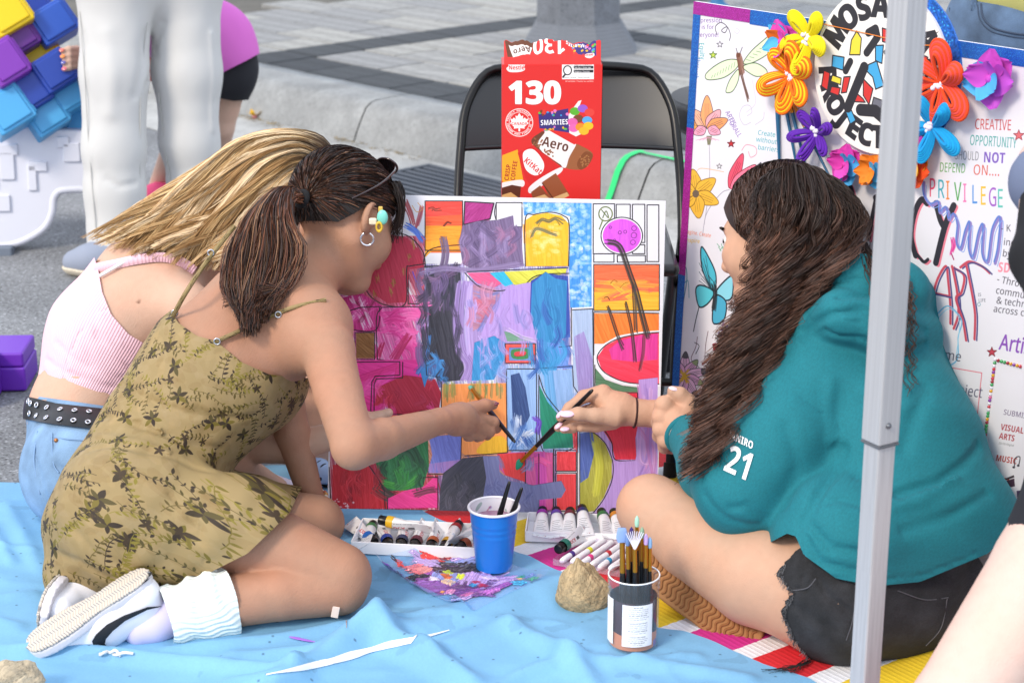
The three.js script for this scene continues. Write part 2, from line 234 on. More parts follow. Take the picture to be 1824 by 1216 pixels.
// blue sheet
const ridges = [
  [[1075, 1072], [1000, 1058], [930, 1070], [850, 1098], [760, 1128], [690, 1148], 0.02, 0.05],
  [[668, 1134], [650, 1150], [600, 1180], [540, 1212], [480, 1260], 0.034, 0.035],
  [[668, 1134], [700, 1165], [770, 1190], [840, 1230], 0.028, 0.03],
  [[910, 1128], [960, 1155], [1020, 1185], [1050, 1230], 0.018, 0.026],
  [[1000, 1180], [1090, 1190], [1200, 1200], [1330, 1220], 0.012, 0.022],
  [[760, 1180], [830, 1150], [905, 1125], 0.014, 0.03],
  [[-60, 1176], [60, 1172], [170, 1174], [260, 1186], [380, 1196], [520, 1214], 0.017, 0.022],
  [[30, 1125], [-80, 1110], 0.012, 0.02], [[0, 1075], [60, 1068], 0.008, 0.016],
  [[300, 1168], [480, 1148], [640, 1122], [760, 1108], 0.009, 0.014],
  [[420, 1180], [560, 1172], [640, 1150], 0.012, 0.02],
  [[300, 1280], [420, 1240], [520, 1225], 0.02, 0.03], [[860, 1260], [930, 1215], [1000, 1190], 0.014, 0.02],
  [[10, 905], [40, 960], [70, 1020], 0.006, 0.02], [[-30, 930], [20, 1010], 0.007, 0.015], [[1130, 1190], [1240, 1178], 0.008, 0.015], [[-20, 980], [60, 990], 0.005, 0.012],
].map((r) => ({ q: r.slice(0, -2).map(([a, b]) => G(a, b)), h: r[r.length - 2], w: r[r.length - 1] }));
const sheetY = (x, z) => {
  let y = 0.009 + 0.0022 * fbm(x * 9, z * 9, 3, 3) + 0.0012 * fbm(x * 30, z * 30, 5, 2); const cr = 1 - Math.abs(fbm(x * 5 + 0.4 * z, z * 7, 11, 3)) * 5; if (cr > 0) y += 0.003 * cr * cr; const c2 = 1 - Math.abs(fbm(x * 11 - z * 3, z * 13 + x * 2, 5, 2)) * 9; if (c2 > 0) y += 0.0009 * c2;
  for (const { q, h, w } of ridges) { let d = 9, at = 0; for (let i = 0; i + 1 < q.length; i++) { const [e, t] = segDist(x, z, q[i], q[i + 1]); if (e < d) { d = e; at = (i + t) / (q.length - 1); } } if (d < w * 3) { const k = Math.exp(-Math.pow(d / w, 2) * 1.6); y += h * k * (0.75 + 0.35 * Math.sin(Math.PI * clamp(at, 0.05, 0.95)) + 0.2 * noise3(x * 20, z * 20, 4)); } }
  const far = Math.min(1, Math.max(0, (z + 2.5) / 0.3)); return y + 0.01 * far;
};
const onSheet = (px, py, off = 0) => { let p = G(px, py, 0.01); for (let i = 0; i < 14; i++) p = G(px, py, lerp(p.y, sheetY(p.x, p.z) + off, 0.6)); return p; };
const weave = dataTex(256, (u, v, i, j) => 118 + 40 * ((i + j) % 2) + 40 * (tileF(u, v, 32, 71, 3) - 0.4));
const clothTone = dataTex(256, (u, v, i, j) => { const b = 236 + 34 * (tileF(u, v, 4, 75, 5) - 0.47) + 8 * (hash3(i, j, 3) - 0.5) - (tileF(u, v, 9, 175, 3) > 0.62 ? 14 : 0) - (hash3(i >> 1, j >> 1, 33) > 0.9985 ? 70 : 0); return [b, b, b]; }, true);
{
  const pts = [[-420, 872], [60, 866], [300, 850], [480, 836], [620, 836], [700, 872], [751, 917], [781, 932], [860, 965], [913, 990], [941, 1000], [1001, 1027], [1080, 1062], [1171, 1128], [1216, 1134], [1260, 1147], [1360, 1190], [1443, 1216], [1560, 1290], [1500, 1420], [-420, 1420]].map(([a, b]) => G(a, b)), f = polyField(pts);
  const x0 = -1.5, x1 = 0.62, z0 = -3.62, z1 = -2.05, nu = 300, nv = 220;
  const g = sheet(nu, nv, (u, v) => { const x = lerp(x0, x1, u), z = lerp(z0, z1, v); return V3(x, sheetY(x, z), z); }, (x1 - x0) / 0.5, (z1 - z0) / 0.5);
  const t = thing('blue_sheet', 'wrinkled light blue cloth sheet spread on the road under the painters', 'cloth sheet');
  part(t, 'cloth', clipMesh(g, (p) => f(p) + 0.004 * fbm(p.x * 20, p.z * 20, 8, 2)), mat(0x80b9e0, 0.75, { map: clothTone, bumpMap: rep(weave, 6), bumpScale: 0.0006, phys: true, sheen: 0.25, sheenRoughness: 0.6, sheenColor: new THREE.Color(0xbfe2ff) }));
  // white folded edge lying on the cloth
  const band = (pts2, w) => { const dense = []; for (let i = 0; i + 1 < pts2.length; i++) for (let k = 0; k < 8; k++) dense.push(onSheet(lerp(pts2[i][0], pts2[i + 1][0], k / 8), lerp(pts2[i][1], pts2[i + 1][1], k / 8))); const c = new THREE.CatmullRomCurve3(dense); return sheet(60, 4, (u, v) => { const p = c.getPoint(u), t2 = c.getTangent(u), n = V3(-t2.z, 0, t2.x), ww = w * Math.pow(Math.sin(Math.PI * clamp(u, 0.02, 0.98)), 0.5) * (1 + 0.12 * noise3(u * 9, 1, w * 40)); p.addScaledVector(n, (v - 0.5) * ww); p.y = sheetY(p.x, p.z) + 0.0022 + 0.001 * Math.sin(v * Math.PI); return p; }); };
  part(t, 'white_folded_edge', band([[474, 1203], [540, 1191], [600, 1177], [650, 1162], [690, 1151], [745, 1139], [808, 1122]], 0.0095), mat(0xe9ecf2, 0.7), 'white edge of the cloth folded over');
  part(t, 'paint_smear', band([[515, 1136], [535, 1140], [565, 1146]], 0.007), mat(0xa06ad0, 0.6), 'purple smear of paint on the cloth');
  part(t, 'paint_smear', band([[606, 1119], [612, 1121], [618, 1122]], 0.004), mat(0xb87a4a, 0.6), 'brown smear of paint on the cloth');
}
// ---------- folding chair ----------
{
  const t = thing('folding_chair', 'black metal folding chair behind the painting with a red box on its seat', 'chair');
  const m = mat(0x08080a, 0.34, { metalness: 0.2 }), sm = mat(0x0b0b0d, 0.4, { phys: true, clearcoat: 0.35, clearcoatRoughness: 0.35 });
  const cx = 0.115, A = (x, y, z) => V3(cx + x, y, z);
  part(t, 'frame_tube', tube([A(-0.196, 0.012, -3.46), A(-0.208, 0.25, -3.54), A(-0.222, 0.45, -3.62), A(-0.218, 0.6, -3.72), A(-0.205, 0.685, -3.775), A(-0.165, 0.742, -3.81), A(-0.12, 0.752, -3.815), A(0.12, 0.752, -3.815), A(0.165, 0.742, -3.81), A(0.205, 0.685, -3.775), A(0.218, 0.6, -3.72), A(0.222, 0.45, -3.62), A(0.208, 0.25, -3.54), A(0.196, 0.012, -3.46)], 0.0092, 120, 12), m);
  const back = sheet(28, 14, (u, v) => { const x = (u - 0.5) * 0.42, y = lerp(0.605, 0.748, v), e = Math.max(0, (Math.abs(x) - 0.145) / 0.065), top = 0.748 - 0.075 * e * e; const yy = 0.605 + (top - 0.605) * v; return A(x, yy, lerp(-3.725, -3.812, (yy - 0.605) / 0.143) - 0.03 * (1 - Math.pow(x / 0.21, 2))); });
  part(t, 'backrest', back, sm);
  part(t, 'backrest_edge', tube(Array.from({ length: 12 }, (_, i) => { const x = (i / 11 - 0.5) * 0.42; return A(x, 0.603, -3.725 - 0.03 * (1 - Math.pow(x / 0.21, 2))); }), 0.005, 40, 8), sm);
  const seat = part(t, 'seat', box(0.4, 0.025, 0.36, 0.012), sm); seat.position.copy(A(0, 0.437, -3.585));
  for (const s of [-1, 1]) { part(t, 'rear_leg', tube([A(s * 0.2, 0.43, -3.52), A(s * 0.205, 0.2, -3.75), A(s * 0.21, 0.012, -3.93)], 0.0105, 20, 10), m); part(t, 'foot', rod(A(s * 0.196, 0.002, -3.457), A(s * 0.197, 0.03, -3.466), 0.014, 0.013), mat(0x0a0a0a, 0.8)); }
  part(t, 'cross_bar', rod(A(-0.207, 0.13, -3.815), A(0.207, 0.13, -3.815), 0.008), m); part(t, 'cross_bar', rod(A(-0.204, 0.18, -3.516), A(0.204, 0.18, -3.516), 0.008), m);
}
// ---------- tent pole ----------
{
  const t = thing('tent_pole', 'square silver aluminium tent leg standing in front of the teal hoodie', 'tent pole');
  const streak = dataTex(128, (u, v) => { const b = 196 + 26 * (tile(u, v * 0.02, 64, 3) - 0.5) + 18 * (tileF(u, v, 6, 13, 3) - 0.45); return [b, b * 1.0, b * 1.01]; }, true);
  const m = mat(0xeef0f2, 0.45, { metalness: 0.25, map: rep(streak, 2, 2) }), base = G(1532, 1354, 0), top = P(1618, 0, 2.368); top.x -= 0.0;
  const dir = V3(base.x, 0, base.z), lean = (top.x - base.x) / (top.y);
  const yJ = P(1574, 785, 2.55).y, at = (y) => V3(base.x + lean * y, y, base.z), q = new THREE.Quaternion().setFromAxisAngle(Y1, 0.55).premultiply(qTo(V3(lean, 1, 0)));
  const bar = (y0, y1, w) => place(new RoundedBoxGeometry(w, y1 - y0, w, 3, 0.003), at((y0 + y1) / 2), q);
  part(t, 'inner_leg', bar(0.01, yJ + 0.1, 0.031), m); part(t, 'outer_leg', bar(yJ, 2.2, 0.0365), m);
  part(t, 'plastic_collar', bar(yJ - 0.004, yJ, 0.0376), mat(0x55585e, 0.6)); part(t, 'foot_plate', place(box(0.1, 0.006, 0.1), at(0.004), q), m);
  const n = V3(0, 0, 1).applyQuaternion(q), bo = at(yJ + 0.028).addScaledVector(n, 0.0185).addScaledVector(V3(-1, 0, 0).applyQuaternion(q), 0.004); const b = part(t, 'snap_button', new THREE.SphereGeometry(0.0042, 16, 12), mat(0x74777c, 0.35, { metalness: 0.8 })); b.position.copy(bo);
}
// ---------- paint box trays and tubes ----------
const paper = mat(0xf2f1f4, 0.75);
function tray(FL, FR, depth, h, label) {
  const t = thing('paint_box', label, 'paint box', 'white boxes of paint tubes'), U = FR.clone().sub(FL), w = U.length(); U.normalize(); const D = V3(U.z, 0, -U.x); if (D.z > 0) D.negate();
  const B = (name, cw, ch, cd, u, y, d) => { const g = box(cw, ch, cd, 0.001); g.applyMatrix4(frame(FL.clone().addScaledVector(U, u).addScaledVector(D, d).setY(FL.y + y), U, Y1, D.clone().negate())); part(t, name, g, paper); };
  B('floor', w, 0.002, depth, w / 2, 0.001, depth / 2); B('front_wall', w, h, 0.0025, w / 2, h / 2, 0); B('back_wall', w, h, 0.0025, w / 2, h / 2, depth); B('side_wall', 0.0025, h, depth - 0.003, 0, h / 2, depth / 2); B('side_wall', 0.0025, h, depth - 0.003, w, h / 2, depth / 2);
  return (u, d, y) => FL.clone().addScaledVector(U, u).addScaledVector(D, d).setY(FL.y + y);
}
const tubeBody = (() => { const L = 0.082; return sheet(20, 16, (u, v) => { const a = u * Math.PI * 2, k = sstep(0.05, 1, v), r = 0.0105, rx = r * lerp(1, 1.45, k), rz = r * lerp(1, 0.06, k); return V3(Math.cos(a) * rx, v * L, Math.sin(a) * rz); }); })();
const capGeo = lathe([[0, -0.016], [0.0075, -0.016], [0.0088, -0.0145], [0.0092, -0.002], [0.006, 0], [0.0105, 0.002]], 20), bandGeo = lathe([[0.0106, 0], [0.0109, 0.002], [0.0112, 0.011], [0.0112, 0.013]], 20), crimpGeo = (() => { const g = box(0.031, 0.007, 0.0022, 0.001); g.translate(0, 0.0835, 0); return g; })();
const capMat = mat(0x0b0b0d, 0.35), silver = mat(0xc9ccd2, 0.25, { metalness: 0.9 });
const tubeSkins = [0, 1, 2].map((k) => { const [c, x] = canvas(128, 128); x.fillStyle = '#e6e7ea'; x.fillRect(0, 0, 128, 128); x.save(); x.translate(32, 70); x.rotate(-Math.PI / 2 + 0.05 * k); x.fillStyle = ['#d4303c', '#c8333c', '#e0404a'][k]; x.font = 'bold 17px sans-serif'; x.fillText('OCA', -36, 8 - k * 3); x.fillStyle = '#33363c'; x.fillRect(8, -4 - k * 2, 18, 8); x.font = '7px sans-serif'; x.fillText('ACRYLIC COLOUR', -34, 20); x.restore(); x.fillStyle = '#8d9096'; for (let i = 0; i < 6; i++) x.fillRect(80, 30 + i * 8, 30 - (i * 7) % 11, 2); return mat(0xffffff, 0.35, { map: texOf(c), metalness: 0.15 }); });
function paintTube(p, dir, roll, color, label, k = 0) {
  const t = thing('paint_tube', label, 'paint tube', 'tubes of paint'); part(t, 'body', tubeBody, tubeSkins[k % 3]); part(t, 'colour_band', bandGeo, mat(color, 0.45)); part(t, 'cap', capGeo, capMat); part(t, 'crimp', crimpGeo, tubeSkins[k % 3]);
  t.position.copy(p); t.quaternion.copy(qTo(dir).multiply(new THREE.Quaternion().setFromAxisAngle(Y1, roll))); return t;
}
{
  const A = tray(G(626, 985, 0.012), G(856, 997, 0.012), 0.105, 0.023, 'open white cardboard box of loose paint tubes left of the blue cup');
  const spec = [[0.028, 0.02, -30, 0x1f5fae, 0], [0.06, 0.012, -12, 0x1d3b8c, 1], [0.085, 0.012, 5, 0x202a50, 2], [0.11, 0.012, 12, 0x5a2030, 0], [0.14, 0.012, 8, 0xa05028, 1], [0.165, 0.012, 18, 0xb98a2a, 2], [0.195, 0.012, 38, 0x7a3418, 0]];
  const names = ['blue', 'royal blue', 'navy', 'maroon', 'brown', 'ochre', 'rust'];
  spec.forEach(([u, d, a, c, k], i) => { const r = a * Math.PI / 180, p = A(u, d + 0.016, 0.0125); paintTube(p, V3(Math.sin(r), 0.02, -Math.cos(r)), 0.2 * i, c, `paint tube with a ${names[i]} band, cap forward, left of the cup`, k); });
  paintTube(A(0.052, 0.07, 0.034), V3(0.9, -0.06, 0.3), 0.3, 0xe0b020, 'paint tube with a yellow band lying across the other tubes', 1);
  paintTube(A(0.216, 0.084, 0.022), V3(-0.7, -0.05, 0.75), 0.2, 0xe6c822, 'paint tube with a bright yellow band beside the cup', 2);
  paintTube(A(0.175, 0.09, 0.02), V3(-0.25, -0.05, 0.9), 0.5, 0x9a2626, 'paint tube with a dark red band, cap to the back, left of the cup', 0);
  paintTube(A(0.02, 0.085, 0.014), V3(-0.1, 0, 0.9), 0.5, 0x3c7a4a, 'paint tube with a green band against the side of its box', 2);
  const B = tray(G(936, 964, 0.009), G(1112, 969, 0.009), 0.088, 0.02, 'open white cardboard box of upright rows of paint tubes behind the markers');
  const sp = [[0.026, 0x8a2f98], [0.052, 0x5a3f9a], [0.077, 0x6a2333], [0.1, 0x242a66], [0.137, 0x2c6a3c], [0.16, 0xc07a28], [0.182, 0x8a5a2a]], nb = ['violet', 'purple', 'maroon', 'navy', 'green', 'orange', 'tan'];
  sp.forEach(([u, c], i) => paintTube(B(u, 0.08, 0.021 + (i === 3 ? 0.006 : 0)), V3(rr(-0.12, 0.12), -0.1, 0.99), i % 2 ? 0.15 : -0.2, c, `paint tube with a ${nb[i]} band in the box behind the markers`, i));
}
// ---------- markers in a clear case ----------
{
  const c0 = G(985, 1008, 0.006), U = G(1105, 1030, 0.006).sub(c0).setY(0), D = G(1062, 946, 0.006).sub(G(985, 1000, 0.006)).setY(0).normalize(), clear = mat(0xf4f2fa, 0.15, { phys: true, transmission: 0.85, thickness: 0, ior: 1.45, side: THREE.DoubleSide });
  const w = U.length(); U.normalize(); const t = thing('marker_case', 'clear plastic case holding white markers beside the rock', 'marker case');
  const Z = U.clone().cross(Y1).normalize().negate(), L = 0.115;
  const q = (u, d, y) => c0.clone().addScaledVector(U, u).addScaledVector(D, d).setY(0.0075 + y);
  const wall = (a, b, h) => sheet(1, 1, (u, v) => { const p = a.clone().lerp(b, u); p.y = 0.008 + v * h; return p; });
  part(t, 'floor', sheet(1, 1, (u, v) => q(u * w, v * L, 0.001)), clear); part(t, 'front_wall', wall(q(0, 0, 0), q(w, 0, 0), 0.012), clear); part(t, 'side_wall', wall(q(0, 0, 0), q(0, L, 0), 0.012), clear); part(t, 'side_wall', wall(q(w, 0, 0), q(w, L, 0), 0.012), clear); part(t, 'back_wall', wall(q(0, L, 0), q(w, L, 0), 0.012), clear);
  const white = mat(0xf1f0f4, 0.35), body = lathe([[0, 0], [0.0035, 0], [0.0048, 0.004], [0.0055, 0.012], [0.0056, 0.11], [0.0052, 0.113], [0, 0.114]], 18), ring = lathe([[0.0057, 0.034], [0.0059, 0.0345], [0.0059, 0.0435], [0.0057, 0.044]], 18);
  const cols = [[0x4a2f86, 'purple'], [0xe2e030, 'yellow'], [0xe23a86, 'pink'], [0xc8323a, 'red'], [0x2f9fd0, 'blue'], [0xe9e9ee, 'white']];
  cols.forEach(([c, n], i) => { const m = thing('marker', `white marker with a ${n} ring lying in the clear case`, 'marker', 'markers in the case'); part(m, 'barrel', body, white); const r = part(m, 'colour_ring', ring, mat(c, 0.4)); r.position.y = i % 2 ? 0.02 : -0.005; m.position.copy(q(0.012 + i * 0.0178, 0.006 + (i % 2) * 0.004, 0.0075)); m.quaternion.copy(qTo(D.clone().add(V3(rr(-0.05, 0.05), 0, 0)))); });
  paintTube(q(-0.002, 0.036, 0.0215), D.clone().setY(-0.03), 0.4, 0x1f6a5c, 'paint tube with a dark green band lying on top of the markers', 1);
}
// ---------- brushes ----------
const black = mat(0x0d0d0f, 0.3), gold = mat(0xc98a2e, 0.3, { metalness: 0.85 });
const handleGeo = (L) => lathe([[0, 0], [0.0018, 0.0005], [0.0026, 0.006], [0.0032, L * 0.35], [0.0042, L * 0.72], [0.003, L], [0, L]], 14);
function paintBrush(tip, end, tipColor, label, { flat = false, group, fan = false, size = 1 } = {}) {
  const t = thing('paint_brush', label, 'paint brush', group), L = tip.distanceTo(end), bl = 0.016 * size, fl = 0.034 * size;
  const hg = handleGeo(L - bl - fl); if (size !== 1) hg.scale(size, 1, size); part(t, 'handle', hg, black);
  const f = lathe([[0.0031 * size, 0], [0.0033 * size, 0.002], [0.003 * size, 0.012 * size], [0.0034 * size, 0.0125 * size], [0.003 * size, 0.014 * size], [0.0028 * size, fl]], 14); f.translate(0, L - bl - fl, 0); part(t, 'ferrule', f, gold);
  const bm = mat(tipColor, 0.8); let g;
  if (fan) { const a = []; for (let i = 0; i < 9; i++) { const an = (i - 4) * 0.12; a.push(rod(V3(0, L - bl - 0.002, 0), V3(Math.sin(an) * 0.026 * size, L - bl + Math.cos(an) * 0.026 * size, 0), 0.0011, 0.0006, 6)); } g = merge(a); }
  else { g = lathe([[0.0026 * size, 0], [0.0034 * size, bl * 0.35], [0.0028 * size, bl * 0.75], [flat ? 0.0022 * size : 0.0004, bl], [0, bl]], 14); if (flat) g.scale(1.9, 1, 0.6); g.translate(0, L - bl, 0); }
  part(t, 'bristles', g, bm); t.position.copy(end); t.quaternion.copy(qTo(tip.clone().sub(end))); return t;
}
// ---------- cup ----------
const cupAt = G(880, 1012, 0.0105);
{
  const t = thing('plastic_cup', 'blue plastic cup of murky paint water in front of the painting', 'cup'), H = 0.118;
  const prof = [[0, 0.002], [0.028, 0.002], [0.0315, 0.004]]; for (let i = 0; i <= 40; i++) { const y = 0.004 + (H - 0.008) * i / 40, k = i / 40; prof.push([lerp(0.0315, 0.0425, k) + (k > 0.55 && k < 0.82 ? 0.0005 * Math.sin(k * 190) : 0), y]); }
  part(t, 'wall', lathe(prof, 48), mat(0x1576d4, 0.38, { phys: true, clearcoat: 0.3 }));
  part(t, 'rim', (() => { const g = new THREE.TorusGeometry(0.0438, 0.0024, 10, 48); g.rotateX(Math.PI / 2); g.translate(0, H - 0.002, 0); return g; })(), mat(0xeceaf0, 0.4));
  const stain = (() => { const [c, x] = canvas(256, 64); x.fillStyle = '#e4e2e8'; x.fillRect(0, 0, 256, 64); const r = rng(3); for (let i = 0; i < 90; i++) { x.fillStyle = ['rgba(150,40,70,.5)', 'rgba(90,70,150,.4)', 'rgba(60,110,90,.4)', 'rgba(200,120,60,.4)', 'rgba(170,90,130,.45)'][i % 5]; x.beginPath(); x.ellipse(r() * 256, 8 + r() * 50, 2 + r() * 9, 1 + r() * 4, r(), 0, 7); x.fill(); } return texOf(c); })();
  const inner = []; for (let i = 0; i <= 6; i++) inner.push([lerp(0.034, 0.0415, i / 6), lerp(0.05, H - 0.003, i / 6)]); part(t, 'inner_wall', lathe(inner, 48), mat(0xffffff, 0.5, { map: stain }));
  const wtr = new THREE.CircleGeometry(0.039, 40); wtr.rotateX(-Math.PI / 2); wtr.translate(0, 0.093, 0); part(t, 'paint_water', wtr, mat(0x9a6c86, 0.12, { phys: true, clearcoat: 0.6 }));
  t.position.copy(cupAt);
}
const inCup = (px, py, d, bx, bz, label) => { const e = P(px, py, d), b = cupAt.clone().add(V3(bx, 0.02, bz)); paintBrush(b, e, 0x6a4a5a, label, { group: 'brushes standing in the cup', size: 1.25 }); };
inCup(908, 857, 3.25, -0.012, -0.006, 'black handled paint brush standing upright in the blue cup');
inCup(930, 868, 3.25, 0.004, -0.01, 'black handled paint brush leaning on the rim of the blue cup');
// ---------- palette: clear film with wet paint ----------
{
  const t = thing('paint_palette', 'clear plastic sheet smeared with wet purple, red and white paint', 'palette');
  const c = [[664, 1008], [808, 976], [980, 1044], [830, 1108]].map(([a, b]) => G(a, b, 0.012)), bil = (u, v) => c[0].clone().lerp(c[1], u).lerp(c[3].clone().lerp(c[2], u), v);
  const edge = (u, v) => 0.018 * (Math.pow(clamp(1 - v * 7, 0, 1), 2) * 0.9 + Math.pow(clamp((u - 0.84) * 6, 0, 1), 2) * 0.8 + Math.pow(clamp(1 - u * 9, 0, 1), 2));
  const S = (u, v) => { const p = bil(u, v); p.y = sheetY(p.x, p.z) + 0.002 + edge(u, v) + 0.0012 * fbm(u * 6, v * 6, 2, 2); return p; };
  part(t, 'film', sheet(40, 40, S), mat(0xe8f2ff, 0.08, { phys: true, transmission: 0.92, thickness: 0, ior: 1.45, side: THREE.DoubleSide }));
  // thick smears: strokes drawn once give both the colour and the outline of the paint layer
  const N = 256, [cc, x] = canvas(N * 2, N * 2), r = rng(19), K = N * 2, hit = (u, v, s, an, col) => { for (let i = 0; i < 26; i++) { const o = (i / 25 - 0.5) * s * 0.9, l = s * (0.5 + r() * 0.75), cx = u * K - Math.sin(an) * o * K, cy = v * K + Math.cos(an) * o * K, c = new THREE.Color(col), k = 0.85 + r() * 0.3; x.strokeStyle = `rgb(${[c.r, c.g, c.b].map((q) => Math.round(clamp(Math.pow(q, 0.4545) * 255 * k, 0, 255))).join()})`; x.lineWidth = s * K * 0.06; x.lineCap = 'round'; x.beginPath(); x.moveTo(cx - Math.cos(an) * l * K * 0.6, cy - Math.sin(an) * l * K * 0.6); x.quadraticCurveTo(cx + (r() - 0.5) * 14, cy + (r() - 0.5) * 14, cx + Math.cos(an) * l * K * 0.6, cy + Math.sin(an) * l * K * 0.6); x.stroke(); } };
  const pal = [['#7c4a90', 0.3, 0.5, 0.2], ['#6a3f86', 0.36, 0.68, 0.18], ['#8a4c9e', 0.5, 0.82, 0.18], ['#a58ac8', 0.7, 0.7, 0.2], ['#8f9ad8', 0.45, 0.4, 0.14], ['#5a3a70', 0.55, 0.62, 0.16], ['#8a5aa6', 0.18, 0.46, 0.14], ['#b79ad8', 0.62, 0.55, 0.16], ['#2c2638', 0.66, 0.32, 0.15], ['#1e2634', 0.78, 0.42, 0.11], ['#3a2230', 0.5, 0.28, 0.1], ['#c0a6e0', 0.5, 0.12, 0.12], ['#b86ac0', 0.4, 0.88, 0.1], ['#e07a86', 0.33, 0.2, 0.12], ['#f09a98', 0.38, 0.23, 0.07], ['#c8242a', 0.64, 0.08, 0.1], ['#e0342c', 0.6, 0.05, 0.08], ['#a01f2e', 0.76, 0.14, 0.06], ['#c8d82e', 0.52, 0.36, 0.045], ['#d6e23a', 0.55, 0.46, 0.045], ['#d2622a', 0.45, 0.4, 0.05], ['#e6c4a4', 0.38, 0.48, 0.065], ['#b0204a', 0.56, 0.62, 0.04], ['#a02048', 0.55, 0.7, 0.04], ['#2a9ad0', 0.49, 0.64, 0.035], ['#3fb0e0', 0.68, 0.95, 0.07], ['#1f9a70', 0.88, 0.8, 0.05], ['#49a98c', 0.84, 0.96, 0.06], ['#a8263a', 0.92, 0.52, 0.08], ['#c0404e', 0.86, 0.48, 0.06], ['#ecebf2', 0.93, 0.22, 0.05], ['#f2f0f6', 0.98, 0.3, 0.03], ['#e6e4ee', 0.84, 0.2, 0.035], ['#5a2f86', 0.05, 0.18, 0.08], ['#7a4ab0', 0.07, 0.1, 0.06], ['#6a1a50', 0.06, 0.28, 0.06], ['#c86aa8', 0.3, 0.76, 0.06], ['#d890c0', 0.25, 0.62, 0.045], ['#6f86c8', 0.9, 0.88, 0.05], ['#e0a04a', 0.2, 0.58, 0.02], ['#e8b060', 0.8, 0.86, 0.025], ['#d4403c', 0.24, 0.08, 0.05], ['#1c1a24', 0.22, 0.03, 0.03], ['#d9c8ee', 0.72, 0.62, 0.06], ['#e8e0f4', 0.3, 0.4, 0.04], ['#c8a8e0', 0.66, 0.8, 0.08]];
  for (let i = 0; i < 18; i++) { const q = pal[i % 13]; hit(0.15 + 0.7 * r(), 0.22 + 0.66 * r(), 0.16, -0.4 + r(), q[0]); } for (const [col, u, v, s] of pal) hit(u, v, s * 1.45, -0.5 + r() * 1.4, col);
  const im = x.getImageData(0, 0, K, K).data, has = (i, j) => im[((Math.min(j * 2, K - 1)) * K + Math.min(i * 2, K - 1)) * 4 + 3] > 100, lum = (i, j) => { const k = (Math.min(j * 2, K - 1) * K + Math.min(i * 2, K - 1)) * 4; return (im[k] + im[k + 1] + im[k + 2]) / 765; };
  const pos = [], uv = [], idx = [], id = new Map(), vert = (i, j) => { const k = j * 999 + i; if (!id.has(k)) { const u = i / N, v = j / N, p = S(clamp(u, 0, 1), clamp(v, 0, 1)), inner = has(i - 2, j) && has(i + 2, j) && has(i, j - 2) && has(i, j + 2); p.y += 0.0006 + (inner ? 0.0022 * (0.6 + 0.8 * noise3(u * 16, v * 16, 2)) + 0.0016 * (lum(i, j) - 0.4) + 0.001 * noise3(u * 70, v * 70, 3) : 0); id.set(k, pos.length / 3); pos.push(p.x, p.y, p.z); uv.push(u, 1 - v); } return id.get(k); };
  for (let j = 2; j < N - 3; j++) for (let i = 2; i < N - 3; i++) if (has(i, j) && has(i + 1, j) && has(i, j + 1) && has(i + 1, j + 1)) { const q = [vert(i, j), vert(i + 1, j), vert(i + 1, j + 1), vert(i, j + 1)]; idx.push(q[0], q[2], q[1], q[0], q[3], q[2]); }
  const pg = new THREE.BufferGeometry(); pg.setAttribute('position', new THREE.Float32BufferAttribute(pos, 3)); pg.setAttribute('uv', new THREE.Float32BufferAttribute(uv, 2)); pg.setIndex(idx); pg.computeVertexNormals(); part(t, 'wet_paint', pg, mat(0xffffff, 0.28, { map: texOf(cc, true, false), phys: true, clearcoat: 0.4, side: THREE.DoubleSide }));
}
// ---------- rocks ----------
const rockTex = dataTex(256, (u, v, i, j) => { const m = tileF(u, v, 5, 81, 5), s = hash3(i, j, 6); const b = 178 + 60 * (m - 0.46) + (s > 0.94 ? -36 : 0) + (s < 0.05 ? 22 : 0); return [b, b * 0.92, b * 0.78]; }, true), rockBump = dataTex(256, (u, v, i, j) => 120 + 120 * (tileF(u, v, 14, 83, 4) - 0.45) - (tile(u, v, 60, 3) > 0.8 ? 60 : 0));
function rock(name, at, size, shape, label, color) {
  const g = new THREE.IcosahedronGeometry(1, 24), p = g.attributes.position, uv = g.attributes.uv;
  for (let i = 0; i < p.count; i++) { const v = V3(p.getX(i), p.getY(i), p.getZ(i)), q = shape(v.clone()); const n = 1 + 0.2 * fbm(v.x * 1.5 + 4, v.y * 1.5, v.z * 1.5, 3) + 0.035 * fbm(v.x * 6, v.y * 6, v.z * 6, 4); q.multiplyScalar(n); p.setXYZ(i, q.x * size, Math.max(q.y * size, 0), q.z * size); uv.setXY(i, v.x * 0.7 + v.z * 0.4, v.y * 0.7 + v.z * 0.3); }
  const s = new THREE.BufferGeometry(); const key = new Map(), pos = [], idx = [], uvs = []; for (let i = 0; i < p.count; i++) { const k = [p.getX(i), p.getY(i), p.getZ(i)].map((x) => Math.round(x * 1e5)).join(); if (!key.has(k)) { key.set(k, pos.length / 3); pos.push(p.getX(i), p.getY(i), p.getZ(i)); uvs.push(uv.getX(i), uv.getY(i)); } idx.push(key.get(k)); }
  s.setAttribute('position', new THREE.Float32BufferAttribute(pos, 3)); s.setAttribute('uv', new THREE.Float32BufferAttribute(uvs, 2)); s.setIndex(idx); s.computeVertexNormals();
  const o = single(name, s, mat(color, 0.92, { map: rockTex, bumpMap: rockBump, bumpScale: 0.006 }), label, 'rock'); o.position.copy(at); return o;
}
rock('rock', G(1037, 1080, 0.006), 0.047, (v) => { const q = clamp((v.y + 1) / 2, 0, 1), k = 1.1 - 0.6 * Math.pow(q, 2.2); return V3(v.x * k - 0.12 * v.y, v.y * 1.02 + 0.72, v.z * k * 0.8); }, 'rough tan rock holding down the blue sheet beside the brush jar', 0xfff2dc);
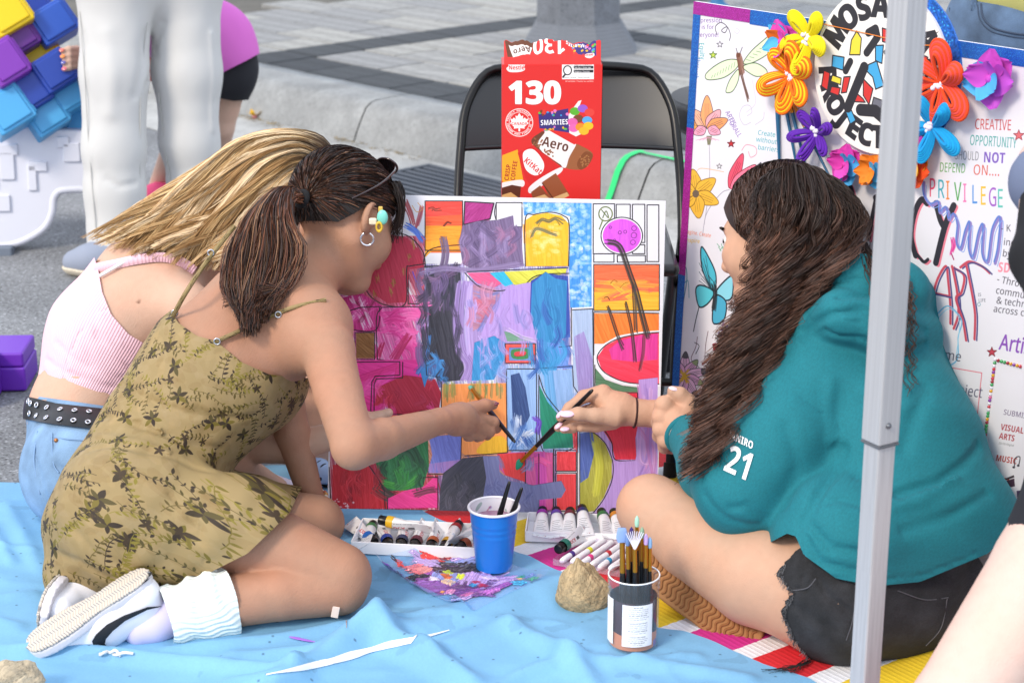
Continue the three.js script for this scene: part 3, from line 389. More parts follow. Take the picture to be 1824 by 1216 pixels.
rock('rock', G(20, 1240, 0.012), 0.05, (v) => V3(v.x * 1.0, v.y * 0.6 + 0.5, v.z * 0.8), 'pale rounded rock on the corner of the blue sheet below the white sneaker', 0xffffff);
// ---------- brush jar ----------
const jarAt = G(1127, 1146, 0.0095);
{
  const t = thing('brush_jar', 'clear round plastic jar with a white printed label full of brushes', 'jar'), r = 0.0405, H = 0.122;
  const clear = mat(0xf6f8fb, 0.06, { phys: true, transmission: 0.94, thickness: 0, ior: 1.45, side: THREE.DoubleSide });
  part(t, 'wall', lathe([[0, 0.001], [r - 0.003, 0.001], [r, 0.004], [r, H - 0.024], [r - 0.0015, H - 0.021], [r + 0.0012, H - 0.019], [r - 0.0015, H - 0.015], [r + 0.0012, H - 0.012], [r - 0.0015, H - 0.008], [r + 0.0012, H - 0.005], [r, H]], 48), clear);
  part(t, 'rim', (() => { const g = new THREE.TorusGeometry(r, 0.0012, 8, 48); g.rotateX(Math.PI / 2); g.translate(0, H, 0); return g; })(), mat(0xf2f4f8, 0.15));
  // printed card curled inside the jar
  const [c, x] = canvas(512, 256); x.fillStyle = '#253442'; x.fillRect(0, 0, 512, 256); x.fillStyle = '#3a2233'; x.fillRect(300, 0, 212, 256); const e = (y, col) => { x.fillStyle = col; x.beginPath(); x.moveTo(0, y); for (let i = 0; i <= 512; i += 32) x.lineTo(i, y + 7 * Math.sin(i * 0.07)); x.lineTo(512, 256); x.lineTo(0, 256); x.fill(); }; e(176, '#d98a62'); x.fillStyle = '#cfa04a'; x.fillRect(150, 176, 70, 80); x.fillStyle = '#8a70b0'; x.fillRect(80, 220, 90, 36);
  const card = new THREE.CylinderGeometry(r - 0.003, r - 0.003, 0.082, 48, 1, true); card.translate(0, 0.046, 0); part(t, 'printed_card', card, mat(0xffffff, 0.6, { map: texOf(c), side: THREE.DoubleSide }));
  const lab = (a0, a1, y0, y1, txt) => { const [c2, q] = canvas(256, 360); q.fillStyle = '#f3f3f6'; q.fillRect(0, 0, 256, 360); q.textAlign = 'center'; q.fillStyle = '#33363c'; if (txt) { const ls = ['BRUSH CARE', 'Clean brushes after every use', 'and rinse in clear warm water,', 'then shape the tip with fingers', 'DO NOT LEAVE BRUSHES', 'standing in water. Dry flat away', 'from heat and direct sun', '', 'CONSEILS DE NETTOYAGE', 'Nettoyer les pinceaux apres', 'chaque usage, rincer a l eau', 'claire puis former la pointe', 'NE PAS LAISSER TREMPER', 'les pinceaux dans l eau', '', 'CUIDADO DEL PINCEL', 'Limpiar los pinceles despues', 'de cada uso con agua tibia', 'NO DEJAR EN AGUA', 'secar en plano']; ls.forEach((s, i) => { q.font = (s === s.toUpperCase() ? 'bold 13px' : '13px') + ' sans-serif'; q.fillText(s, 128, 24 + i * 17); }); } const g = new THREE.CylinderGeometry(r + 0.0006, r + 0.0006, y1 - y0, 20, 1, true, a0, a1 - a0); g.translate(0, (y0 + y1) / 2, 0); part(t, 'label', g, mat(0xffffff, 0.55, { map: texOf(c2, true, false), side: THREE.DoubleSide })); };
  lab(-0.5, 0.75, 0.014, 0.086, true); lab(-1.5, -0.95, 0.012, 0.09, false);
  t.position.copy(jarAt);
  const list = [[-0.0165, 0.012, 1108, 940, 0x8aa6d8, 1, 'flat brush with pale blue bristles'], [-0.006, 0.014, 1118, 952, 0x6a86b8, 0, 'flat brush with grey blue bristles'], [0.004, 0.02, 1131, 958, 0xf2eef8, 2, 'fan brush with white bristles'], [0.006, -0.01, 1135, 918, 0xa8d8c0, 0, 'round brush with pale green bristles, tallest in the jar'], [0.002, 0.004, 1125, 938, 0x3a2a70, 0, 'round brush with dark purple bristles'], [0.016, 0.002, 1144, 938, 0x8aa88c, 0, 'round brush with sage bristles'], [0.021, 0.012, 1151, 950, 0xc8a8e0, 0, 'round brush with lilac bristles'], [0.028, 0.006, 1158, 956, 0x88b0d8, 0, 'thin brush with sky blue bristles'], [0.012, -0.016, 1140, 946, 0xd8c8e8, 0, 'thin brush with pale bristles at the back of the jar']];
  for (const [bx, bz, px, py, col, kind, label] of list) { const d = depthOf(jarAt.clone().add(V3(bx, 0.17, bz))); paintBrush(P(px, py, d), jarAt.clone().add(V3(bx * 0.9, 0.008, bz * 0.9)), col, label + ' standing in the clear jar', { fan: kind === 2, flat: kind === 1, group: 'brushes in the jar', size: kind === 1 ? 1.5 : 1.15 }); }
}
// ---------- painting on stretched canvas ----------
const PB0 = G(583, 912, 0.02), PB1 = G(1171, 917, 0.013);
{
  const U = PB1.clone().sub(PB0), w = U.length(); U.normalize();
  const a = 14 * Math.PI / 180, h = 0.583; let D = V3(0, -Math.cos(a), Math.sin(a)); D.addScaledVector(U, -D.dot(U)).normalize();
  const roll = 0.012; const U2 = U.clone().multiplyScalar(Math.cos(roll)).addScaledVector(D, Math.sin(roll)), D2 = D.clone().multiplyScalar(Math.cos(roll)).addScaledVector(U, -Math.sin(roll));
  const pr = new Print(PB1.clone().addScaledVector(U2, -w).addScaledVector(D2, -h), U2, D2, w, h, 2400), ink = '#1d1a22', x = pr.x;
  x.fillStyle = '#dfdee4'; x.fillRect(0, 0, 3000, 3000);
  const p = (pts, c, o) => pr.paint(pts, c, o), L = (pts, lw = 1.6, sm = false, close = false) => pr.line(pts, ink, lw, sm, close), Rr = (a, b, c, d) => [[a, b], [c, b], [c, d], [a, d]], frm = (a, b, c, d, lw = 1.5) => L(Rr(a, b, c, d), lw, false, true);
  // washes under the outlines
  for (const [q, c, d] of [[Rr(604, 525, 762, 745), '#d8589c', 70], [Rr(588, 800, 786, 908), '#a8243e', 80], [Rr(740, 470, 1018, 690), '#8a80b8', 84], [Rr(780, 800, 992, 912), '#8a6c9c', 80], [Rr(900, 650, 1058, 806), '#9ab4dc', 85], [Rr(1056, 690, 1172, 914), '#b99ad6', 86], [Rr(640, 420, 756, 545), '#b84a62', 70], [Rr(758, 745, 910, 846), '#c88a70', 60]]) p(q, c, { base: false, dir: d, jit: 34, n: 90, a: 0.75, w: 12 });
  // top row
  pr.brush([[722, 362], [730, 380], [736, 396]], 8, '#b0484e'); pr.brush([[752, 366], [748, 385], [742, 404]], 6, '#b04a58'); pr.line([[744, 361], [752, 372], [742, 377], [734, 366]], '#d89a50', 1.2);
  p(Rr(758, 358, 824, 450), '#ef5a2c', { dir: 0, jit: 20 }); p(Rr(757, 402, 822, 448), '#f79a1e', { dir: 0, jit: 20, n: 40 }); p([[757, 430], [790, 428], [757, 458]], '#f3a41c', {}); p([[758, 359], [823, 359], [823, 382], [758, 386]], '#ea4438', { dir: 5, jit: 16 });
  frm(757, 358, 824, 446); pr.brush([[766, 374], [771, 371], [776, 374], [782, 371]], 2, '#7a3020'); pr.brush([[792, 402], [797, 396], [801, 398]], 2, '#7a3020');
  p([[828, 360], [880, 361], [872, 392], [826, 402]], '#a8257e', { dir: 130, jit: 26 }); L([[828, 359], [880, 362], [873, 390], [826, 400]], 2, false, true);
  frm(884, 361, 930, 404); L([[884, 361], [881, 380], [886, 398]], 1.5, true);
  p([[932, 360], [1054, 362], [1054, 546], [1016, 548], [1014, 476], [1016, 385], [985, 376], [950, 380], [934, 384]], '#3f92de', { dir: 88, jit: 18, n: 90 });
  for (let i = 0; i < 230; i++) { const top = R() < 0.35, cx = top ? rr(932, 1050) : rr(1014, 1050), cy = top ? rr(360, 380) : rr(380, 545); pr.circle(cx, cy, rr(2, 7), rr(2, 6), `rgba(${200 + rr(0, 50)},${225 + rr(0, 28)},250,${rr(0.12, 0.4)})`); }
  p([[936, 392], [950, 383], [975, 379], [1000, 384], [1013, 398], [1012, 474], [937, 474]], '#f6b81c', { dir: 86, jit: 18 }); pr.brush([[938, 400], [940, 430]], 14, '#f39a18', { a: 0.6 }); for (let i = 0; i < 60; i++) pr.circle(rr(940, 1000), rr(400, 450) + rr(-8, 8), rr(3, 8), rr(2, 5), `rgba(255,240,200,${rr(0.1, 0.3)})`);
  L([[936, 474], [936, 390], [952, 382], [980, 378], [1003, 384], [1014, 400], [1013, 474]], 1.6, true); pr.brush([[958, 398], [966, 391], [978, 394], [990, 389], [1002, 396]], 5, '#6b6a4a'); pr.brush([[946, 420], [954, 408], [966, 409], [978, 414], [990, 418]], 5, '#7a7650');
  p([[824, 402], [850, 394], [886, 392], [900, 388], [914, 384], [916, 404], [930, 404], [930, 440], [933, 474], [900, 480], [850, 484], [824, 470], [818, 430]], '#746088', { dir: 80, jit: 24, n: 110 }); for (let i = 0; i < 10; i++) pr.brush([[rr(830, 925), rr(395, 420)], [rr(835, 920), rr(425, 445)], [rr(830, 920), rr(450, 476)]], 10, ['#9a84b4', '#5c4a74', '#8c6a94', '#7a6896'][i % 4], { a: 0.5 });
  // right column of windows
  frm(1057, 363, 1095, 452); frm(1098, 364, 1123, 390); frm(1127, 364, 1149, 432); frm(1153, 365, 1174, 466); frm(1058, 452, 1094, 467); frm(1100, 455, 1150, 467); frm(1127, 436, 1149, 452);
  pr.circle(1079, 381, 12, 12.5, '#6b7a3a', 2); pr.line([[1072, 374], [1084, 388], [1080, 376], [1074, 388]], '#5f7036', 1.6); pr.line([[1074, 392], [1068, 408]], '#6b7a3a', 2);
  pr.circle(1108, 420, 38, 34, '#eceaf0'); pr.circle(1108, 420, 37, 33, ink, 1.6); p(Array.from({ length: 18 }, (_, i) => [1108 + 34 * Math.cos(i * 0.349), 420 + 30 * Math.sin(i * 0.349)]), '#d653dc', { smooth: true, jit: 14 });
  for (let i = 0; i < 7; i++) { const cx = rr(1085, 1130), cy = rr(402, 440), q = rr(2, 5); pr.circle(cx, cy, q, q, '#7a2a86', 1); }
  p(Rr(1059, 472, 1174, 553), '#f46a3a', { dir: 0, jit: 22, n: 80 }); p(Rr(1059, 520, 1174, 553), '#fdb224', { dir: 2, jit: 18, n: 50 }); for (let i = 0; i < 16; i++) pr.brush([[rr(1060, 1100), rr(500, 535)], [rr(1120, 1172), rr(500, 535)]], 5, ['#f98a30', '#f0564a', '#fdc02c'][i % 3], { a: 0.5 }); frm(1058, 471, 1175, 553);
  p(Rr(1059, 558, 1174, 612), '#fb7d24', { dir: 70, jit: 20 }); L([[1174, 558], [1058, 556], [1058, 632]], 1.6);
  const ell = [[1174, 592], [1140, 595], [1105, 602], [1078, 616], [1064, 636], [1072, 658], [1092, 672], [1118, 681], [1150, 684], [1174, 684]]; pr.fill([[1176, 588], [1138, 591], [1100, 598], [1072, 614], [1058, 636], [1066, 662], [1090, 678], [1118, 686], [1176, 688]], '#ecebf0', false); p(ell, '#ea3150', { smooth: false, dir: 20, jit: 16 }); p([[1172, 594], [1140, 597], [1105, 606], [1085, 622], [1090, 640], [1130, 644], [1172, 640]], '#dd2f92', { base: false, n: 60, jit: 14, a: 0.7 }); L(ell, 1.6, true);
  p([[1060, 655], [1078, 676], [1110, 687], [1138, 690], [1138, 700], [1062, 700]], '#4f7a58', { dir: 10, jit: 22 }); L([[1060, 650], [1060, 700], [1138, 702]], 1.4);
  // tree drawn over the column
  pr.brush([[1082, 431], [1098, 434], [1108, 446], [1122, 486], [1134, 520], [1142, 552], [1154, 600]], 9, '#2c2422', { a: 0.8 }); pr.brush([[1130, 508], [1132, 550], [1134, 590]], 5, '#2c2422', { a: 0.7 }); pr.brush([[1083, 545], [1090, 568], [1100, 598], [1110, 620]], 4, '#2c2422', { a: 0.7 }); pr.brush([[1115, 540], [1118, 552], [1126, 590], [1132, 640]], 5, '#3a2a26', { a: 0.65 }); pr.brush([[1148, 600], [1146, 630], [1140, 660]], 3.5, '#5a2030', { a: 0.6 }); pr.line([[1088, 505], [1094, 499], [1100, 502]], '#a8781c', 1.5); pr.line([[1105, 513], [1113, 505], [1120, 503]], '#b8901c', 1.5); pr.line([[1077, 530], [1083, 529], [1086, 534]], '#6a4a1c', 1.5);
  // centre
  pr.line([[728, 475], [820, 472]], ink, 1.5); frm(727, 476, 800, 541, 1.6); L([[753, 470], [760, 450], [780, 440], [822, 436]], 1.5, true); pr.line([[735, 484], [742, 502], [752, 508]], '#6a4ac0', 2); pr.line([[806, 482], [800, 500]], '#6a4ac0', 2);
  p([[762, 486], [820, 482], [822, 545], [824, 640], [830, 676], [790, 680], [778, 660], [762, 630], [764, 560], [758, 520]], '#2a2a3a', { dir: 82, jit: 26, n: 120 }); for (let i = 0; i < 9; i++) pr.brush([[rr(745, 815), rr(470, 490)], [rr(744, 800), rr(500, 520)], [rr(742, 790), rr(530, 552)]], 9, ['#7a5a86', '#5a4468', '#8a6a94', '#3a2e48'][i % 4], { a: 0.6 }); pr.brush([[790, 425], [794, 450], [788, 478], [770, 486]], 13, '#6f5c80'); pr.brush([[752, 488], [790, 478], [850, 482], [925, 470]], 8, '#83709c');
  p([[826, 500], [900, 506], [960, 512], [965, 606], [880, 640], [846, 680], [826, 676], [836, 600]], '#a990cc', { dir: 85, jit: 20, n: 120 }); p([[842, 505], [890, 515], [892, 560], [842, 590]], '#b88098', { base: false, dir: 15, n: 40, jit: 26, a: 0.55 }); for (let i = 0; i < 8; i++) pr.brush([[rr(845, 860), rr(520, 590)], [rr(870, 890), rr(515, 585)]], 6, ['#d0607a', '#6a7ac0', '#c86a84'][i % 3], { a: 0.5 });
  pr.brush([[822, 505], [816, 560], [820, 620], [836, 650], [828, 676]], 18, '#9a80c0'); pr.brush([[838, 510], [832, 570], [836, 630]], 6, '#b49cd8');
  p([[832, 486], [880, 485], [898, 502], [880, 512], [850, 504]], '#e0588c', { dir: 20 }); p([[872, 486], [898, 484], [918, 504], [900, 510]], '#27b4d8', { dir: 50 }); p([[898, 484], [1010, 478], [1008, 486], [960, 500], [930, 512], [915, 506]], '#d6d448', { dir: 40, jit: 24 }); L([[828, 486], [850, 508], [880, 518], [905, 516]], 1.5, true); L([[832, 484], [1012, 477]], 1.6); L([[932, 512], [950, 494], [975, 488], [1014, 487]], 1.6, true);
  p([[905, 510], [958, 500], [950, 560], [964, 606], [930, 600], [898, 580], [880, 600], [850, 612], [868, 570], [880, 545]], '#b596da', { dir: 90, jit: 14, n: 70 });
  p([[946, 500], [970, 486], [1012, 492], [1016, 600], [985, 606], [960, 606], [944, 560]], '#2c46a4', { dir: 85, jit: 20 }); p([[948, 505], [972, 484], [990, 496], [1010, 500], [1008, 600], [994, 606], [990, 700], [975, 720], [966, 640], [956, 608], [946, 560]], '#2a86c0', { dir: 84, jit: 22, n: 110 });
  p([[845, 610], [880, 598], [900, 610], [898, 640], [880, 676], [840, 678]], '#2f8cca', { dir: 75, jit: 22 }); p([[898, 590], [925, 596], [952, 606], [904, 608]], '#6f9a82', { dir: 10 }); pr.brush([[905, 588], [930, 600], [955, 606]], 4, '#c8b0e0'); for (let i = 0; i < 9; i++) pr.brush([[rr(850, 880), rr(600, 625)], [rr(855, 885), rr(640, 665)]], 5, ['#a896dc', '#c0a8e4', '#3a8ccc'][i % 3], { a: 0.6 });
  p(Rr(900, 613, 954, 646), '#e0524c', { jit: 14 }); p(Rr(907, 619, 946, 642), '#6a88c8', { jit: 12 }); p([[911, 624], [925, 621], [942, 622], [940, 638], [914, 638]], '#3a8248', { jit: 12, smooth: true }); p([[918, 627], [936, 626], [934, 633], [918, 634]], '#d83a40', { smooth: true }); frm(900, 612, 954, 647, 1.5);
  pr.brush([[944, 612], [946, 632], [948, 650]], 9, '#3a92cc', { a: 0.7 });
  p(Rr(958, 650, 1020, 656), '#5f86d8'); p([[958, 610], [966, 608], [1016, 616], [1012, 650], [958, 652]], '#6a92dc', { dir: 80, jit: 18 }); pr.brush([[968, 606], [974, 660], [986, 720]], 20, '#3a94cc', { a: 0.75 });
  p([[1020, 552], [1056, 550], [1058, 704], [1030, 700], [1022, 690], [1020, 610]], '#a9bcdc', { dir: 86, jit: 20, n: 70 }); p([[1022, 600], [1040, 590], [1056, 640], [1056, 700], [1030, 698]], '#9a88c4', { base: false, dir: 80, n: 40, a: 0.5, jit: 18 }); L([[1020, 552], [1056, 550], [1058, 702], [1030, 700], [1022, 688], [1020, 652], [958, 656]], 1.5); L([[1018, 548], [1018, 616], [996, 618]], 1.4);
  p(Rr(904, 658, 956, 802), '#8fb2e2', { dir: 86, jit: 24, n: 70 }); p([[910, 668], [925, 664], [936, 690], [944, 740], [930, 770], [914, 760]], '#24427c', { dir: 78, jit: 24, n: 60 }); for (let i = 0; i < 14; i++) pr.brush([[rr(908, 950), rr(740, 770)], [rr(908, 950), rr(775, 800)]], 6, ['#4a7ac0', '#c4d4ee', '#3a62ac', '#e4e8f4'][i % 4], { a: 0.6 }); frm(902, 657, 956, 802, 1.6);
  p([[960, 660], [1018, 658], [1020, 700], [1034, 702], [1020, 742], [1000, 735], [975, 705]], '#8cb0e0', { dir: 84, jit: 20 }); pr.brush([[976, 660], [980, 700], [984, 735]], 16, '#5aa0d6', { a: 0.7 }); pr.brush([[1030, 705], [1020, 740], [1030, 765]], 14, '#a8b4e0', { a: 0.7 });
  p([[961, 686], [975, 715], [1000, 745], [1020, 770], [1021, 797], [968, 799], [963, 760]], '#0f8467', { dir: 70, jit: 16, n: 70 }); L([[960, 668], [972, 702], [1000, 738], [1024, 770], [1021, 798], [966, 800], [960, 668]], 1.6, true);
  pr.brush([[950, 745], [960, 752], [955, 770]], 8, '#6a3cc0', { a: 0.8 });
  p([[1058, 698], [1136, 698], [1138, 750], [1132, 780], [1134, 818], [1096, 818], [1090, 790], [1072, 762], [1060, 748]], '#de2540', { dir: 80, jit: 18, n: 70 }); L([[1060, 700], [1136, 699], [1138, 730]], 1.5); L([[1060, 748], [1074, 762], [1090, 788], [1096, 818], [1134, 820]], 1.6, true);
  p([[1138, 676], [1172, 672], [1170, 915], [1058, 915], [1080, 880], [1092, 850], [1094, 822], [1132, 820], [1140, 780]], '#b795d8', { dir: 86, jit: 16, n: 120 }); for (let i = 0; i < 14; i++) pr.brush([[rr(1136, 1168), rr(680, 760)], [rr(1136, 1168), rr(770, 820)], [rr(1136, 1168), rr(825, 880)]], 5, ['#d0a6d8', '#c27ab8', '#a488d2'][i % 3], { a: 0.45 });
  p([[1032, 772], [1056, 768], [1078, 790], [1090, 820], [1090, 850], [1076, 885], [1058, 910], [1034, 912]], '#a7a43a', { dir: 84, jit: 26, n: 90 }); p([[1032, 772], [1056, 768], [1060, 800], [1048, 850], [1034, 860]], '#4a62ac', { base: false, dir: 84, n: 40, a: 0.55, jit: 22 }); pr.brush([[1060, 785], [1068, 830], [1062, 880]], 14, '#c8c83c', { a: 0.6 }); L([[1038, 764], [1060, 772], [1080, 792], [1092, 824], [1090, 856], [1076, 888], [1058, 912]], 1.6, true);
  p(Rr(992, 804, 1026, 838), '#df3540', { jit: 20 }); p(Rr(992, 844, 1026, 908), '#e63c42', { jit: 18 }); frm(990, 802, 1027, 839); frm(990, 842, 1027, 910); pr.brush([[1024, 770], [1026, 800]], 7, '#e03c48'); frm(1029, 765, 1033, 912, 1.2);
  p([[886, 806], [960, 804], [986, 806], [986, 908], [940, 908], [940, 860], [900, 846], [884, 830]], '#d9589a', { dir: 84, jit: 22, n: 60 }); p([[886, 808], [936, 806], [936, 858], [900, 846]], '#e43a3a', { dir: 80, jit: 18 }); pr.brush([[960, 808], [964, 850], [962, 905]], 18, '#d247ae'); pr.brush([[946, 822], [962, 818], [978, 826]], 10, '#ee5aa0'); L([[986, 800], [986, 912]], 2); L([[936, 806], [936, 862]], 1.4); L([[960, 808], [960, 905]], 1.3);
  p([[858, 812], [888, 812], [890, 840], [908, 856], [950, 864], [1000, 856], [1008, 872], [1000, 886], [960, 890], [960, 913], [850, 913]], '#7478a8', { dir: 76, jit: 18, n: 90 });
  // left side
  p([[655, 428], [690, 416], [725, 424], [748, 446], [755, 476], [728, 480], [724, 538], [690, 540], [660, 520], [640, 492], [640, 450]], '#b51c3e', { dir: 74, jit: 18, n: 100 }); for (const [a, b] of [[728, 452], [718, 480], [700, 500], [672, 490], [695, 515], [665, 520], [735, 430]]) pr.brush([[a, b], [a + 2, b + 9]], 4, '#9a6a2a'); L([[690, 412], [726, 420], [752, 446], [758, 476]], 1.7, true); L([[757, 470], [730, 474], [724, 480], [722, 540], [690, 544], [662, 530], [645, 505]], 1.6, true); pr.brush([[725, 402], [740, 412], [752, 428]], 10, '#3f6ad0');
  p([[606, 532], [640, 520], [680, 544], [676, 590], [640, 592], [612, 580]], '#c41f7c', { dir: 80, jit: 30 }); for (let i = 0; i < 16; i++) pr.brush([[rr(606, 670), rr(530, 550)], [rr(610, 675), rr(555, 590)]], 5, ['#e85aac', '#8a1048', '#f4d0e4', '#d02a88'][i % 4], { a: 0.6 }); L([[606, 560], [640, 548], [678, 546]], 1.6, true); L([[612, 585], [668, 588], [676, 548]], 1.6, true);
  for (let i = 0; i < 26; i++) { const a = rr(675, 740), b = rr(550, 625), t = rr(-0.9, 0.9); pr.brush([[a, b], [a + 16 * Math.cos(t), b + 16 * Math.sin(t)], [a + 32 * Math.cos(t + 0.3), b + 32 * Math.sin(t + 0.3)]], rr(5, 10), ['#e8409c', '#f06ab4', '#d41f84', '#ee58a8'][i % 4], { a: 0.7 }); } pr.brush([[700, 640], [716, 615], [728, 598]], 11, '#c01c62'); pr.brush([[672, 636], [680, 612]], 10, '#bf1a5c'); L([[672, 640], [670, 570], [678, 550], [690, 547], [752, 547], [757, 556], [755, 640], [672, 640]], 1.6, true);
  p(Rr(634, 593, 666, 638), '#8a5a26', { dir: 40, jit: 30 }); frm(632, 592, 667, 640);
  p([[610, 642], [760, 640], [762, 690], [700, 700], [668, 740], [612, 740]], '#e62a94', { dir: 20, jit: 20, n: 90 }); for (let i = 0; i < 10; i++) pr.brush([[rr(615, 700), rr(650, 730)], [rr(650, 740), rr(650, 700)]], 7, ['#f050ae', '#d81a7e'][i % 2], { a: 0.5 }); p([[672, 690], [720, 668], [775, 675], [786, 700], [780, 742], [720, 744], [718, 790], [700, 770], [690, 720], [668, 716]], '#b41a3a', { dir: 60, jit: 20, n: 80 }); L([[612, 645], [712, 644], [712, 668], [668, 670], [662, 680], [660, 736], [610, 738]], 1.5); L([[717, 645], [717, 673], [670, 675], [666, 685], [666, 736], [716, 738]], 1.5);
  p(Rr(612, 740, 708, 758), '#f39a1c', { dir: 0 }); frm(610, 738, 712, 760, 1.5); pr.circle(761, 738, 7, 6, '#3f8a5a'); L([[752, 732], [774, 730], [780, 742]], 1.3);
  p([[764, 640], [790, 640], [800, 660], [785, 680], [765, 664], [756, 690], [748, 660]], '#3a86c8', { dir: 70, jit: 24 }); pr.brush([[744, 664], [758, 640], [764, 600]], 8, '#3a7ac0'); L([[758, 640], [760, 668], [784, 672]], 1.5);
  p([[788, 684], [902, 682], [904, 806], [828, 810], [800, 790], [786, 740]], '#f0954e', { dir: 86, jit: 16, n: 90 }); for (let i = 0; i < 26; i++) { const gx = rr(788, 900); pr.brush([[gx, rr(680, 688)], [gx + rr(-3, 3), rr(696, 712)]], 3, ['#6f8a4c', '#9a9a4a', '#5a7a4a'][i % 3], { a: 0.4 }); } p([[850, 806], [866, 784], [892, 776], [904, 790], [900, 806]], '#e8b21e', { smooth: true }); L([[786, 680], [786, 745], [776, 756]], 1.6); L([[902, 680], [904, 806], [828, 812]], 1.5);
  p([[764, 778], [822, 772], [820, 842], [762, 842], [770, 810]], '#6f78c8', { dir: 70, jit: 20 }); p([[762, 826], [822, 818], [820, 842], [764, 842]], '#b082c4', { base: false, n: 20, a: 0.5 }); L([[822, 772], [820, 844], [762, 844]], 1.5);
  p([[672, 800], [700, 786], [762, 780], [764, 830], [752, 872], [690, 874], [676, 850], [668, 820]], '#1e6a3a', { dir: 76, jit: 26, n: 90 }); pr.brush([[690, 800], [730, 800], [745, 830]], 22, '#173f2c', { a: 0.6 }); pr.brush([[680, 860], [720, 866], [745, 850]], 12, '#3f9a34', { a: 0.5 });
  p([[592, 828], [652, 822], [664, 844], [678, 862], [690, 905], [592, 906]], '#c21a2c', { dir: 84, jit: 22, n: 80 }); pr.brush([[668, 868], [686, 880], [700, 886]], 18, '#2a2a26', { a: 0.8 }); L([[586, 832], [589, 906], [784, 909]], 1.7); L([[652, 822], [672, 850], [684, 872], [686, 906]], 1.6); for (let i = 0; i < 14; i++) pr.circle(rr(594, 630), rr(888, 906), rr(1, 4), rr(1, 3), 'rgba(236,232,240,.7)');
  p([[690, 888], [720, 874], [756, 866], [772, 850], [780, 852], [780, 904], [690, 905]], '#e0328a', { dir: 30, jit: 20 }); L([[690, 906], [690, 886]], 1.5); L([[754, 862], [754, 850], [780, 850], [780, 906]], 1.5); pr.brush([[740, 880], [760, 874], [776, 872]], 8, '#4a2a30', { a: 0.6 });
  p([[790, 842], [824, 816], [860, 812], [866, 850], [856, 913], [782, 915], [784, 870]], '#3d3d4c', { dir: 130, jit: 18, n: 90 });
  // late smears over everything
  const sm = (x0, y0, x1, y1, n, cols, w, dy) => { for (let i = 0; i < n; i++) { const a = rr(x0, x1), b = rr(y0, y1); pr.brush([[a, b], [a + rr(-8, 8), b + dy * 0.5], [a + rr(-10, 10), b + dy]], w * rr(0.6, 1.3), cols[i % cols.length], { a: 0.55, jit: 26 }); } };
  sm(745, 480, 830, 640, 26, ['#2e2c40', '#4a3c60', '#6f5a8c', '#23283a'], 9, 34); sm(830, 500, 960, 620, 20, ['#a98fd0', '#b59ada', '#8f86c8', '#c884a8'], 9, 28); sm(942, 500, 1012, 640, 16, ['#2a7cba', '#2e92cc', '#2a58aa'], 9, 36); sm(765, 620, 800, 670, 8, ['#3a86c8', '#2c2c44'], 8, 20); sm(850, 610, 900, 660, 10, ['#3a8ccc', '#8aa0dc'], 8, 20); sm(596, 830, 680, 880, 14, ['#b01a2a', '#d02a3a', '#8e1426'], 9, 24); sm(680, 795, 755, 850, 12, ['#1c5a34', '#2f8a3a', '#174430'], 9, 22); sm(672, 680, 770, 725, 12, ['#a8163a', '#c4203e', '#e03a8a'], 9, 14); sm(826, 395, 925, 450, 12, ['#6a5682', '#8a76a4', '#9c6a92'], 9, 26); sm(860, 815, 960, 890, 12, ['#6a70a4', '#8086b8'], 9, 16); sm(795, 840, 850, 890, 10, ['#34343f', '#4a4858'], 9, 20);
  pr.line([[584, 909], [1168, 915]], 'rgba(60,50,70,.4)', 1);
  const t = thing('painting', 'colourful abstract patchwork painting on canvas leaning against the folding chair', 'painting');
  const g = sheet(1, 1, (u, v) => pr.O.clone().addScaledVector(U2, u * w).addScaledVector(D2, (1 - v) * h)), tx = pr.texture();
  part(t, 'painted_face', g, mat(0xffffff, 0.55, { map: tx, bumpMap: tx, bumpScale: 0.0012 }));
  const N2 = pr.N; const sg = box(w, h, 0.018, 0.001); sg.applyMatrix4(frame(pr.O.clone().addScaledVector(U2, w / 2).addScaledVector(D2, h / 2).addScaledVector(N2, 0.0095), U2, D2.clone().negate(), U2.clone().cross(D2.clone().negate()))); part(t, 'stretched_canvas', sg, mat(0xe8e6ea, 0.8));
}
